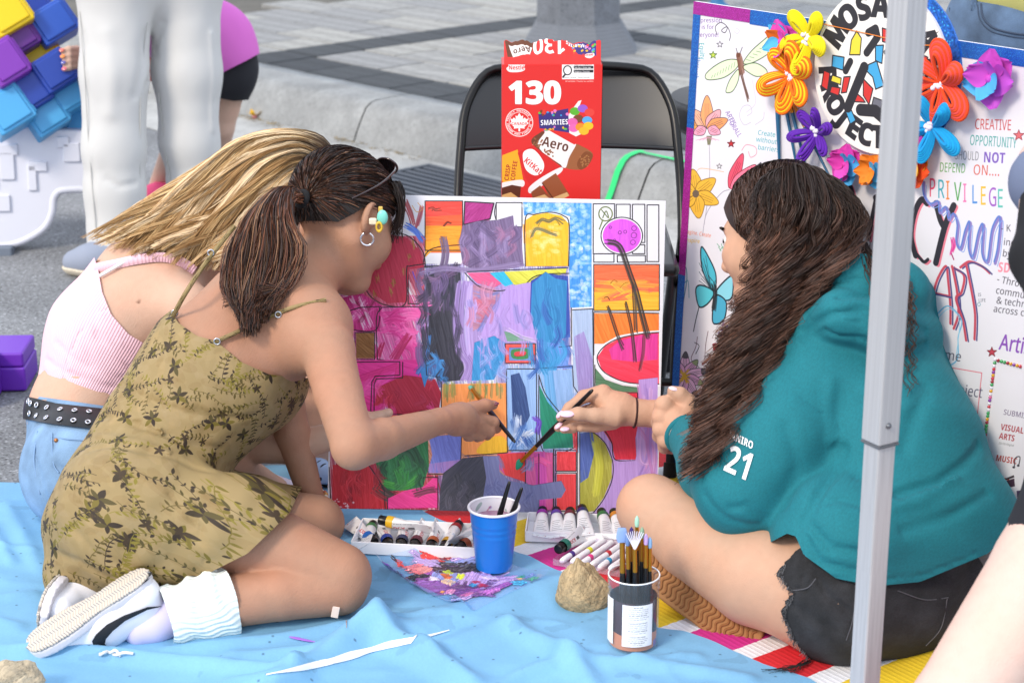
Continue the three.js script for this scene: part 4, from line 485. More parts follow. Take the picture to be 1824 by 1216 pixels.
// ---------- candy carton ----------
{
  const w = 0.187, h = 0.36, dp = 0.085, ro = 0.009, U = V3(Math.cos(ro), -Math.sin(ro) * 0.3, -0.02).normalize(), D = V3(-Math.sin(ro), -1, 0).normalize(); D.addScaledVector(U, -D.dot(U)).normalize();
  const O = V3(-0.0185, 0.4505 + h, -3.5), pr = new Print(O, U, D, w, h, 3000), x = pr.x, red = '#dc2a26';
  x.fillStyle = red; x.fillRect(0, 0, 2000, 2000);
  // emblem
  pr.fill([[904, 112], [915, 109], [928, 113], [937, 111], [934, 118], [935, 124], [926, 128], [908, 128], [902, 122], [906, 117]], '#f3e9e6', true); pr.text('Nestlé', 906, 124, 10, red, { bold: true, sx: 0.9 });
  x.save(); pr.text('130', 905, 184, 54, '#fbf8f4', { bold: true, outline: '#8a5a50', ow: 4, sx: 1.06 }); pr.text('130', 905, 184, 54, '#fbf8f4', { bold: true, outline: '#fbf8f4', ow: 3, sx: 1.06 }); x.restore();
  pr.fill([[1001, 111], [1058, 111], [1058, 141], [1001, 141]], '#f4f1ee'); pr.circle(1011, 125, 7, 8, '#26262a', 2); pr.line([[1007, 132], [1003, 137]], '#26262a', 3); pr.fill([[1022, 117], [1057, 117], [1057, 122], [1022, 122]], '#2a2a2e'); pr.fill([[1022, 124], [1057, 124], [1057, 129], [1022, 129]], '#2a2a2e'); pr.text('High in / Élevé en', 1023, 116, 4, '#333'); pr.text('Sat fat / Gras sat.', 1023, 121, 4, '#eee'); pr.text('Sugars / Sucres', 1023, 128, 4, '#eee'); pr.text('Health Canada / Santé Canada', 1004, 139, 3.4, '#555'); pr.text('All varieties / Toutes les variétés', 1007, 146, 3.5, '#f5d8d0');
  // maple leaf roundel
  pr.circle(925, 218, 24, 24.5, '#f4ece8', 1.4); pr.circle(925, 218, 18, 18.4, '#f4ece8', 0.9);
  const leaf = [[0, -17], [-3.5, -11], [-7, -12.5], [-6, -6], [-10, -9], [-12, -6], [-16, -7], [-14, -1], [-17, 1], [-9, 8], [-10, 11], [-1.5, 10], [-1.5, 16], [1.5, 16], [1.5, 10], [10, 11], [9, 8], [17, 1], [14, -1], [16, -7], [12, -6], [10, -9], [6, -6], [7, -12.5], [3.5, -11]]; pr.fill(leaf.map(([a, b]) => [925 + a, 218 + b]), '#f7f2ee'); pr.text('CANADA', 925, 222, 7, red, { bold: true, align: 'center' });
  const ring = (s, r, a0, da, flip) => { for (let i = 0; i < s.length; i++) { const a = (a0 + i * da) * Math.PI / 180; pr.text(s[i], 925 + r * Math.cos(a), 218 + r * Math.sin(a), 4.6, '#f7f2ee', { bold: true, align: 'center', deg: (a0 + i * da) + (flip ? -90 : 90) }); } }; ring('PROUDLY PREPARED IN', 19.3, -170, 8.8, false); ring('PRÉPARÉ AVEC FIERTÉ AU', 22.8, 172, -7.6, true);
  // box of candies
  pr.fill([[1012, 205], [1030, 180], [1036, 178], [1030, 196], [1013, 228]], '#f1e8e2'); pr.fill([[1013, 236], [1026, 243], [1044, 234], [1046, 231], [1013, 228]], '#efe6df');
  pr.fill([[959, 203], [1012, 193], [1014, 236], [961, 228]], '#3a2c78'); for (let i = 0; i < 26; i++) pr.circle(rr(961, 1011), R() < 0.5 ? rr(197, 206) : rr(225, 233), rr(1.5, 3.5), rr(1.5, 3), ['#e8b020', '#d8402c', '#58b848', '#e878b8', '#3a90d0', '#7a3a18'][i % 6]); pr.text('SMARTIES', 963, 223, 13, '#fbfbfd', { bold: true, deg: -2, sx: 0.8, outline: '#241a50', ow: 2 });
  for (const [a, b, c] of [[1024, 198, '#5cb030'], [1038, 193, '#9a5ac8'], [1050, 200, '#e2443a'], [1030, 211, '#7a4426'], [1046, 214, '#5aa8e0'], [1020, 217, '#e062a8'], [1022, 228, '#e668b0'], [1034, 226, '#f09028'], [1048, 224, '#f4c024'], [1040, 233, '#f0b828']]) { pr.circle(a, b, 9, 7, c); }
  // bubbly bar
  pr.fill([[962, 236], [978, 232], [1024, 258], [1020, 276], [1004, 297], [948, 258]], '#f0ebe8', false); pr.fill([[948, 256], [962, 236], [970, 236], [958, 256], [972, 276], [1000, 294], [1002, 298]], '#6a3a22', true); for (let i = 0; i < 40; i++) pr.circle(rr(950, 966) + (i % 2) * 20, rr(246, 262) + (i % 2) * 20, 1.5, 1.5, '#8f5a36'); pr.text('Aero', 964, 259, 24, '#5a2c1a', { bold: true, deg: 14, sx: 0.9 }); pr.fill([[1024, 258], [1036, 260], [1056, 274], [1046, 294], [1032, 302], [1004, 297], [1012, 280]], '#9a5c34', true); pr.fill([[1042, 270], [1056, 276], [1048, 294], [1034, 302], [1028, 290]], '#80461f', true); for (let i = 0; i < 30; i++) pr.circle(rr(1032, 1050), rr(276, 296), 1.2, 1.2, '#a9713f'); pr.fill([[1020, 260], [1026, 258], [1014, 280], [1008, 298], [1000, 294], [1010, 278]], '#e9e6e6', true);
  // yellow wrapped bar
  pr.fill([[895, 276], [922, 266], [932, 320], [896, 328], [890, 300]], '#eda81e', false); pr.text('COFFEE', 917, 322, 11, '#a8261c', { bold: true, deg: -82, sx: 0.9 }); pr.text('CRISP', 906, 322, 11, '#a8261c', { bold: true, deg: -82, sx: 0.95 }); pr.fill([[892, 326], [930, 320], [932, 332], [912, 330], [891, 336]], '#ece6e4', true); pr.fill([[891, 335], [912, 329], [928, 332], [926, 352], [900, 356], [890, 356]], '#5a2a16', false); pr.fill([[891, 348], [910, 342], [924, 352], [918, 358], [890, 358]], '#d8a868', false);
  // four finger bar
  pr.fill([[922, 272], [950, 258], [1000, 300], [945, 330], [936, 318]], '#d2201f', false); pr.fill([[932, 272], [950, 266], [968, 288], [966, 306], [952, 312], [936, 300]], '#f8f4f2', true); pr.text('KitKat', 932, 287, 15, '#d2201f', { bold: true, deg: 40, sx: 0.85 }); pr.fill([[942, 334], [964, 316], [998, 298], [1000, 306], [972, 326], [946, 344]], '#ece8e8', true);
  pr.fill([[946, 342], [962, 330], [980, 352], [970, 358], [950, 358]], '#8a4a2a', false); pr.fill([[966, 324], [990, 308], [1014, 346], [990, 358], [978, 352]], '#93502c', false); pr.fill([[950, 352], [970, 346], [980, 354], [976, 358], [950, 358]], '#d9b078', false); pr.fill([[984, 352], [1010, 342], [1014, 348], [996, 358], [986, 358]], '#d9b078', false); pr.line([[966, 326], [986, 354]], '#5a2a16', 2);
  const t = thing('candy_box', 'red cardboard candy carton marked 130 standing on the black chair', 'carton');
  part(t, 'front_panel', sheet(1, 1, (u, v) => pr.O.clone().addScaledVector(U, u * w).addScaledVector(D, (1 - v) * h).addScaledVector(pr.N, -0.0008)), mat(0xffffff, 0.42, { map: pr.texture() }));
  const rm = mat(0xc8201e, 0.45), bk = box(w, h, dp, 0.0015); bk.applyMatrix4(frame(O.clone().addScaledVector(U, w / 2).addScaledVector(D, h / 2).addScaledVector(pr.N, dp / 2), U, D.clone().negate(), pr.N.clone().negate())); part(t, 'carton', bk, rm);
  // raised top flap with the print upside down, torn along its edge
  const fh = 0.047, f2 = new Print(O.clone().addScaledVector(D, -fh).addScaledVector(pr.N, 0.012), U, D, w, fh, 3000), y = f2.x; y.fillStyle = red; y.fillRect(0, 0, 900, 300); f2.text('130', 1008, 66, 40, '#fbf8f4', { bold: true, deg: 180, sx: 0.9 });
  f2.fill([[899, 72], [950, 70], [948, 88], [930, 96], [904, 100]], '#6a3a22'); f2.fill([[906, 78], [948, 80], [944, 94], [914, 100]], '#eee8e4'); f2.text('Aero', 944, 80, 14, '#5a2c1a', { bold: true, deg: 168 }); f2.fill([[1014, 74], [1062, 70], [1062, 98], [1030, 94]], '#3a2c78'); f2.text('SMARTIES', 1046, 76, 8, '#fff', { bold: true, deg: 188 }); for (let i = 0; i < 22; i++) f2.circle(rr(1016, 1062), rr(68, 90), 2.4, 2, ['#e8b020', '#d8402c', '#58b848', '#e878b8', '#3a90d0'][i % 5]); f2.circle(1050, 96, 9, 5, '#e8dcd8'); f2.text('Nestlé', 1056, 93, 6, red, { bold: true, deg: 180 });
  const fl = sheet(60, 4, (u, v) => { const tear = 0.0035 * (noise3(u * 14, 3, 1) - 0.3) + 0.002 * noise3(u * 50, 1, 2) + (u > 0.36 && u < 0.66 ? 0.003 : 0), hh = fh - 0.006 + tear; return O.clone().addScaledVector(U, w * lerp(0.02, 0.985, u)).addScaledVector(D, -hh * v).addScaledVector(pr.N, 0.002 + 0.01 * v); }); const fu = fl.attributes.uv; for (let i = 0; i < fu.count; i++) fu.setXY(i, lerp(0.02, 0.985, fu.getX(i)), fu.getY(i) * 0.93);
  part(t, 'torn_flap', fl, mat(0xffffff, 0.45, { map: f2.texture(), side: THREE.DoubleSide }), 'torn top flap printed upside down');
  const sp = new Print(O.clone().addScaledVector(U, w), pr.N, D, dp, h, 1500), z = sp.x; z.fillStyle = '#b81c1c'; z.fillRect(0, 0, 400, 900); z.fillStyle = '#3a1a14'; z.fillRect(10, 100, 100, 140); z.fillStyle = '#c8961e'; z.fillRect(14, 40, 30, 40); z.fillStyle = '#e8dcd8'; z.fillRect(16, 250, 60, 70); part(t, 'side_panel', sheet(1, 1, (u, v) => O.clone().addScaledVector(U, w + 0.0008).addScaledVector(pr.N, u * dp).addScaledVector(D, (1 - v) * h)), mat(0xffffff, 0.45, { map: texOf(sp.c, true, false) }));
}
// ---------- poster board ----------
const poster = thing('poster_board', 'large white hand drawn poster board with glitter border, round emblem and craft flowers', 'poster');
const BD = (() => {
  const y = 49 * Math.PI / 180, ln = 2 * Math.PI / 180, ro = 0.3 * Math.PI / 180, U = V3(Math.cos(y), 0, Math.sin(y)), n = V3(-Math.sin(y), 0, Math.cos(y)), up = V3(0, Math.cos(ln), 0).addScaledVector(n, -Math.sin(ln));
  const U2 = U.clone().multiplyScalar(Math.cos(ro)).addScaledVector(up, -Math.sin(ro)), D2 = up.clone().multiplyScalar(-Math.cos(ro)).addScaledVector(U, -Math.sin(ro));
  const h = 0.915, w = 1.12, BL = G(1190, 830, 0.012); return new Print(BL.clone().addScaledVector(D2, -h), U2, D2, w, h, 1700);
})();
{
  const pr = BD, x = pr.x, hand = { font: 'sans-serif' };
  x.fillStyle = '#e0dee4'; x.fillRect(0, 0, 3000, 3000);
  const T = (s, a, b, size, c, o) => pr.text(s, a, b, size, c, { sx: 0.9, ...o }), L = (pts, c = '#3a3640', lw = 1.1, cl = false) => pr.line(pts, c, lw, true, cl);
  const star = (cx, cy, r, c, f) => { const q = []; for (let i = 0; i < 10; i++) { const a = -1.57 + i * Math.PI / 5, k = i % 2 ? 0.42 : 1; q.push([cx + r * k * Math.cos(a), cy + r * k * Math.sin(a)]); } if (f) pr.fill(q, f); pr.line(q, c, 1.1, false, true); };
  const petal = (cx, cy, a, len, wd, fill, line = '#5a4a50', tip) => { const c = Math.cos(a), s = Math.sin(a), q = [[0, 0], [len * 0.35, -wd], [len * 0.8, -wd * 0.6], [len, 0], [len * 0.8, wd * 0.6], [len * 0.35, wd]].map(([u, v]) => [cx + u * c - v * s, cy + u * s + v * c]); pr.fill(q, fill, true); if (tip) pr.fill([[0.75, -0.6], [1, 0], [0.75, 0.6]].map(([u, v]) => [cx + u * len * c - v * wd * s, cy + u * len * s + v * wd * c]), tip, true); pr.line(q, line, 1, true, true); for (const k of [-0.3, 0, 0.3]) pr.line([[cx + len * 0.2 * c - k * wd * s, cy + len * 0.2 * s + k * wd * c], [cx + len * 0.75 * c - k * wd * s, cy + len * 0.75 * s + k * wd * c]], line, 0.5); };
  T('Expression', 1238, 40, 11, '#6a4a8a'); T('is for', 1250, 52, 11, '#6a4a8a'); T('everyone!', 1237, 66, 11, '#6a4a8a');
  T('Equity', 1246, 76, 12, '#2f9a9a', { deg: 86 }); T('through', 1240, 102, 12, '#3a7ac0', { deg: 96 }); T('Art!', 1232, 130, 12, '#3a8ad0', { deg: 86 });
  L([[1278, 62], [1275, 48], [1285, 40], [1296, 48], [1292, 58], [1286, 54], [1296, 48], [1302, 62], [1300, 72]]); L([[1312, 50], [1318, 54], [1314, 60], [1308, 56]], '#b8b4c0', 0.8);
  // dragonfly
  const wing = (pts) => { pr.fill(pts, '#d9ecc4', true); L(pts, '#4a5a40', 1.2, true); };
  wing([[1325, 112], [1340, 90], [1365, 68], [1382, 54], [1392, 56], [1386, 80], [1366, 98], [1340, 112]]); wing([[1324, 118], [1345, 112], [1364, 122], [1366, 132], [1348, 136], [1330, 126]]); wing([[1316, 108], [1298, 106], [1276, 116], [1258, 132], [1262, 142], [1290, 138], [1312, 122]]); wing([[1316, 124], [1306, 134], [1298, 148], [1294, 164], [1306, 162], [1316, 142]]);
  for (let i = 0; i < 9; i++) { L([[1330 + i * 6, 106 - i * 5], [1338 + i * 6, 108 - i * 5]], '#6a7a5a', 0.7); L([[1310 - i * 5, 110 + i * 3], [1308 - i * 5, 120 + i * 2.4]], '#6a7a5a', 0.7); } pr.brush([[1316, 98], [1319, 112], [1321, 130]], 9, '#7a4a34'); pr.brush([[1321, 130], [1326, 150], [1333, 176]], 3, '#5a3a2c'); L([[1315, 96], [1312, 86]]); L([[1319, 95], [1323, 84]]); pr.circle(1316, 98, 4, 4, '#6a3e2a');
  star(1283, 79, 6, '#6a6a70'); star(1271, 98, 7, '#4a6a2a', '#b8cc4a'); star(1366, 160, 6, '#6a6a60', '#e8e088'); star(1303, 256, 7, '#5a1a20', '#c02a30'); star(1282, 296, 5, '#777'); pr.circle(1360, 150, 4, 5, '#b8b4c0', 0.8); L([[1340, 140], [1344, 160], [1346, 185], [1330, 200]], '#c4c0cc', 0.8);
  // lily
  for (const [a, f] of [[-2.75, '#e8a050'], [-2.2, '#f0b090'], [-1.57, '#eea46a'], [-0.95, '#f0a8b0'], [-0.4, '#e89a60']]) petal(1260, 228, a, a === -1.57 ? 58 : 40, 11, f); petal(1262, 228, 0.4, 24, 9, '#f0a0b8'); petal(1258, 228, 2.7, 24, 9, '#f0a0b8'); pr.fill([[1259, 242], [1269, 242], [1266, 258], [1261, 258]], '#7a7a60'); L([[1264, 258], [1265, 300], [1262, 350], [1255, 400]], '#9a96a4', 1); for (let i = 0; i < 8; i++) L([[1262, 244], [1240 + i * 6, 250]], '#d090a8', 0.6);
  T('ARTIS', 1292, 200, 12, '#6a4a9a', { deg: 62 }); T('FORALL', 1296, 214, 12, '#7a5aa8', { deg: 58 }); T('Create', 1350, 240, 12, '#4aa8b0', { deg: 8 }); T('without', 1347, 252, 12, '#4aa8b0', { deg: 8 }); T('barriers', 1350, 266, 12, '#4aa8b0', { deg: 8 });
  L([[1338, 218], [1326, 222], [1318, 206], [1324, 190], [1336, 188], [1340, 200], [1332, 206]], '#bcb8c6', 1); L([[1346, 222], [1360, 212], [1362, 200]], '#bcb8c6', 0.9); L([[1322, 268], [1330, 258], [1346, 262], [1348, 274], [1338, 280], [1334, 270]], '#d08a9a', 1);
  // tulip, yellow flower
  petal(1300, 335, -1.2, 66, 10, '#e0506a', '#7a2030'); petal(1302, 336, -0.75, 62, 11, '#ee7a94', '#7a2030'); L([[1300, 338], [1288, 342], [1272, 360], [1258, 384], [1252, 420]], '#9a96a4', 1); L([[1240, 316], [1248, 300], [1290, 306]], '#e8a060', 0.7);
  for (let i = 0; i < 6; i++) petal(1240, 345, -1.7 + i * 1.047, 44, 13, '#e8b23a', '#7a5a1a'); pr.circle(1240, 345, 6, 7, '#6a5a4a'); pr.brush([[1352, 300], [1346, 304]], 4, '#3a3a44'); L([[1350, 295], [1356, 290]], '#3a3a44', 2);
  T('Imagine. Create', 1216, 414, 9.5, '#e07a60', { deg: 10, sx: 0.75 }); T('Inspire', 1220, 430, 9.5, '#e0b040', { deg: 6 }); for (let i = 0; i < 7; i++) L([[1278 + i * 2.5, 434 + (i % 3) * 6], [1283 + i * 2.2, 440 + (i % 2) * 7]], '#4a9a6a', 0.9);
  // butterfly
  const bw = (pts, c) => { pr.fill(pts, c, true); L(pts, '#16222c', 2, true); }; bw([[1272, 518], [1252, 480], [1250, 440], [1264, 460], [1276, 490]], '#4ab8cc'); bw([[1272, 520], [1250, 508], [1240, 516], [1246, 546], [1262, 540]], '#58c4d2'); bw([[1276, 520], [1296, 496], [1306, 494], [1304, 530], [1286, 534]], '#8ad4e4'); bw([[1276, 526], [1294, 538], [1290, 570], [1272, 576], [1270, 556]], '#4aaccc'); pr.brush([[1272, 504], [1275, 524], [1272, 552]], 6, '#14181c'); L([[1246, 546], [1240, 570], [1236, 590]], '#16222c', 1.4); L([[1270, 500], [1262, 490]], '#16222c'); for (let i = 0; i < 12; i++) L([[1268, 516], [1246 + (i % 4) * 4, 500 - i * 4]], '#1d3a44', 0.7);
  L([[1214, 490], [1222, 476], [1224, 500], [1216, 545]], '#4a8aa0', 1.4); L([[1216, 510], [1226, 500], [1228, 530]], '#5aa0b0', 1.2); L([[1262, 590], [1258, 612], [1256, 640]], '#5a3a44', 0.9); L([[1243, 600], [1240, 618], [1232, 640], [1246, 654]], '#6a4a54', 1);
  // striped pink flower
  for (let i = 0; i < 10; i++) petal(1219, 670, -1.5 + i * 0.628, 44 - (i % 2) * 6, 9, i % 2 ? '#d8a4c8' : '#e0b6d2', '#3a3040', i % 2 ? '#8a9a6a' : '#4a4a50'); for (let i = 0; i < 26; i++) L([[1219 + rr(-3, 3), 670 + rr(-3, 3)], [1219 + rr(-11, 11), 670 + rr(-13, 13)]], '#c8a024', 1.4); L([[1252, 648], [1262, 640], [1266, 632]], '#6a2a34', 3); L([[1200, 650], [1196, 640], [1202, 634]], '#3a3640', 1); L([[1240, 630], [1246, 616], [1238, 610]], '#3a3640', 1); L([[1200, 690], [1190, 704]], '#3a3640', 2); pr.fill([[1270, 612], [1280, 611], [1280, 624], [1271, 625]], '#c83040'); L([[1272, 614], [1279, 614], [1278, 622], [1272, 622]], '#5a1a24', 1, true); T('ART', 1288, 602, 16, '#6a4ab0', { bold: true, deg: -64 });
  // mosaic corner at the lower left
  const mos = ['#c83048', '#3a5aa0', '#d88a40', '#e8506a', '#3a4a8a', '#c8304a']; for (let i = 0; i < 20; i++) { const a = 1180 + (i % 4) * 11 + rr(-2, 2), b = 772 + Math.floor(i / 4) * 12 + (i % 4) * 8; pr.fill([[a, b], [a + 8, b + 3], [a + 7, b + 10], [a - 1, b + 8]], mos[i % 6]); }
  // big drop lettering
  const big = (pts, w = 11) => { pr.line(pts.map(([a, b]) => [a + 4, b + 3]), '#e07a8c', w * 0.8); pr.line(pts, '#2c2a33', w); }; big([[1504, 352], [1512, 330], [1520, 362], [1518, 420]]); big([[1548, 425], [1556, 380], [1562, 350]], 7); big([[1560, 352], [1580, 420]], 8); big([[1590, 440], [1588, 380], [1600, 352], [1614, 362]], 8); big([[1632, 455], [1624, 420], [1630, 380], [1642, 356], [1652, 362]], 9); big([[1632, 450], [1646, 466], [1654, 462]], 5); big([[1668, 362], [1676, 392], [1682, 404]], 9); big([[1700, 366], [1684, 404], [1668, 468]], 10);
  const drip = [[1645, 322], [1646, 345], [1658, 362], [1672, 358], [1674, 376], [1686, 368], [1690, 388], [1700, 380], [1706, 400], [1704, 430], [1712, 440], [1720, 410], [1728, 395], [1726, 440], [1734, 456], [1744, 412], [1752, 400], [1750, 450], [1760, 462], [1768, 408], [1782, 386], [1778, 440], [1772, 466]]; pr.line(drip.map(([a, b]) => [a + 2, b + 3]), '#8a7ab8', 5); pr.line(drip, '#5a7ac4', 2.4); pr.line(drip.map(([a, b]) => [a + 6, b + 8]), '#7a98d8', 1.2); pr.brush([[1698, 425], [1700, 438], [1696, 450]], 7, '#d83a90'); L([[1696, 452], [1700, 462]], '#a02060', 2);
  const out = (pts) => { pr.line(pts, '#c2485a', 4); pr.line(pts.map(([a, b]) => [a + 4, b + 2]), '#4a4a80', 2.6); }; out([[1664, 520], [1672, 495], [1686, 474], [1690, 500], [1694, 545], [1694, 576]]); out([[1664, 522], [1692, 528]]); out([[1697, 474], [1706, 520], [1708, 560], [1700, 585]]); out([[1697, 476], [1718, 490], [1714, 520], [1704, 532], [1716, 570], [1722, 606]]); out([[1712, 476], [1728, 466], [1750, 474], [1764, 486]]); out([[1722, 470], [1732, 520], [1738, 560], [1737, 604]]);
  T('IS', 1743, 528, 8, '#5a5a64'); T('LIFE', 1744, 538, 8, '#5a5a64'); pr.circle(1745, 542, 2.5, 3, '#5a8a9a', 0.8);
  T('CREATIVE', 1737, 230, 26, '#c4484a', { deg: 2, sx: 0.58 }); T('OPPORTUNITY', 1728, 258, 25, '#3a9a90', { deg: 4, sx: 0.5 }); T('SHOULD', 1702, 284, 22, '#8a8a90', { deg: 3, sx: 0.5 }); T('NOT', 1752, 289, 26, '#7a58b4', { bold: true, deg: 3, sx: 0.72 }); T('DEPEND', 1674, 306, 23, '#5a9a50', { deg: 3, sx: 0.54 }); T('ON....', 1734, 311, 25, '#d05a4a', { deg: 3, sx: 0.75 });
  [...'PRIVILEGE'].forEach((c, i) => T(c, 1655 + i * 15.2, 350 + i * 2.4, 46, ['#d84a6a', '#3aa0b0', '#e0803a', '#4a9a4a', '#e070a8', '#4a8ad0', '#e8b83a', '#9a58b8', '#5ab8a8'][i], { sx: 0.5 })); star(1816, 241, 10, '#8a2a34', '#d86a70');
  T('- K', 1784, 412, 17, '#3a3640'); T('inco', 1788, 436, 17, '#3a3640', { deg: 6 }); T('by sup', 1786, 456, 17, '#3a3640', { deg: 8 }); T('SDGs', 1778, 484, 24, '#e88a9a', { deg: 6, sx: 0.75, bold: true }); T('- Through', 1776, 502, 17, '#3a3640', { deg: 12 }); T('communication', 1774, 522, 17, '#3a3640', { deg: 10 }); T('& technical', 1775, 540, 17, '#3a3640', { deg: 8 }); T('across creative', 1770, 555, 17, '#3a3640', { deg: 8 });
  T('Artists', 1780, 622, 38, '#8a48b0', { deg: 10, sx: 0.72, outline: '#5a3a9a', ow: 1 }); L([[1668, 562], [1690, 545], [1714, 570], [1708, 600], [1706, 640], [1684, 655]], '#6ab4d8', 2); L([[1672, 566], [1692, 550], [1710, 572], [1704, 636]], '#9ad0e8', 1.2); T('me', 1682, 640, 24, '#5a5a6a', { deg: 8 }); pr.line([[1680, 652], [1750, 664], [1740, 760], [1670, 745]], '#d85a6a', 1.2, false, true); T('project', 1688, 700, 26, '#5a5a72', { deg: 8, sx: 0.75 });
  star(1768, 627, 9, '#6a1a24', '#b84050');
  T('SUBMISSIONS', 1788, 738, 13, '#5a4a6a', { deg: 10 }); T('VISUAL', 1783, 765, 15, '#a83a44', { deg: 10, bold: true, sx: 0.8 }); T('ARTS', 1780, 781, 15, '#a83a44', { deg: 10, bold: true, sx: 0.8 }); T('2D/3D/Digital', 1780, 790, 5, '#777', { deg: 10 }); T('MUSIC', 1774, 820, 15, '#b03a34', { deg: 10, bold: true, sx: 0.8 }); L([[1808, 832], [1810, 816], [1818, 814], [1816, 828]], '#3a3640', 1.6); pr.circle(1807, 832, 2.5, 2, '#3a3640'); pr.circle(1815, 829, 2.5, 2, '#3a3640'); T('FILM', 1770, 858, 15, '#b03a34', { deg: 10, bold: true, sx: 0.8 }); pr.fill([[1793, 856], [1808, 852], [1809, 866], [1794, 869]], '#4a3444'); pr.fill([[1792, 852], [1807, 846], [1808, 850], [1793, 855]], '#3a3038'); pr.fill([[1812, 874], [1828, 872], [1828, 892], [1814, 892]], '#4a3a5a'); pr.circle(1820, 883, 5, 6, '#2a2434'); T('PHOTOGRAPHY', 1776, 896, 15, '#b03a34', { deg: 10, bold: true, sx: 0.8 });
  const g = sheet(1, 1, (u, v) => pr.O.clone().addScaledVector(pr.U, u * pr.w).addScaledVector(pr.D, (1 - v) * pr.h).addScaledVector(pr.N, -0.0006));
  part(poster, 'drawn_face', g, mat(0xffffff, 0.55, { map: pr.texture() }));
  const bk = box(pr.w, pr.h, 0.006, 0.001); bk.applyMatrix4(frame(pr.O.clone().addScaledVector(pr.U, pr.w / 2).addScaledVector(pr.D, pr.h / 2).addScaledVector(pr.N, 0.003), pr.U, pr.D.clone().negate(), pr.N.clone().negate())); part(poster, 'foam_board', bk, mat(0xe8e8ee, 0.8));
  // glitter tape border in pieces
  const glit = (base) => dataTex(128, (u, v, i, j) => { const s = hash3(i, j, 5), c = new THREE.Color(base), k = 0.7 + 0.5 * s + (s > 0.95 ? 0.9 : 0); return [Math.pow(c.r, 0.4545) * 255 * k, Math.pow(c.g, 0.4545) * 255 * k, Math.pow(c.b, 0.4545) * 255 * k]; }, true);
  const mk = (c) => mat(0xffffff, 0.35, { map: rep(glit(c), 1), metalness: 0.35 }), blue = mk('#1f66c4'), mag = mk('#b02a9a'); BD.blue = blue;
  const strip2 = (u0, v0, u1, v1, m, off = 0.0016) => { const q = sheet(1, 1, (a, b) => pr.O.clone().addScaledVector(pr.U, lerp(u0, u1, a)).addScaledVector(pr.D, lerp(v1, v0, b)).addScaledVector(pr.N, -off), (u1 - u0) / 0.06, (v1 - v0) / 0.06); part(poster, 'glitter_tape', q, m); };
  const tw = 0.026, w = pr.w, h = pr.h; strip2(0, 0, 0.14, tw * 0.9, mag, 0.0022); strip2(0.14, 0, 0.62, tw, blue); strip2(0.62, 0, w, tw, blue); strip2(0, tw * 0.9, tw * 0.7, 0.235, blue); strip2(0, 0.235, tw * 0.7, 0.52, mag); strip2(0, 0.52, tw * 0.7, h - tw, blue); strip2(0, h - tw, w, h, blue);
}
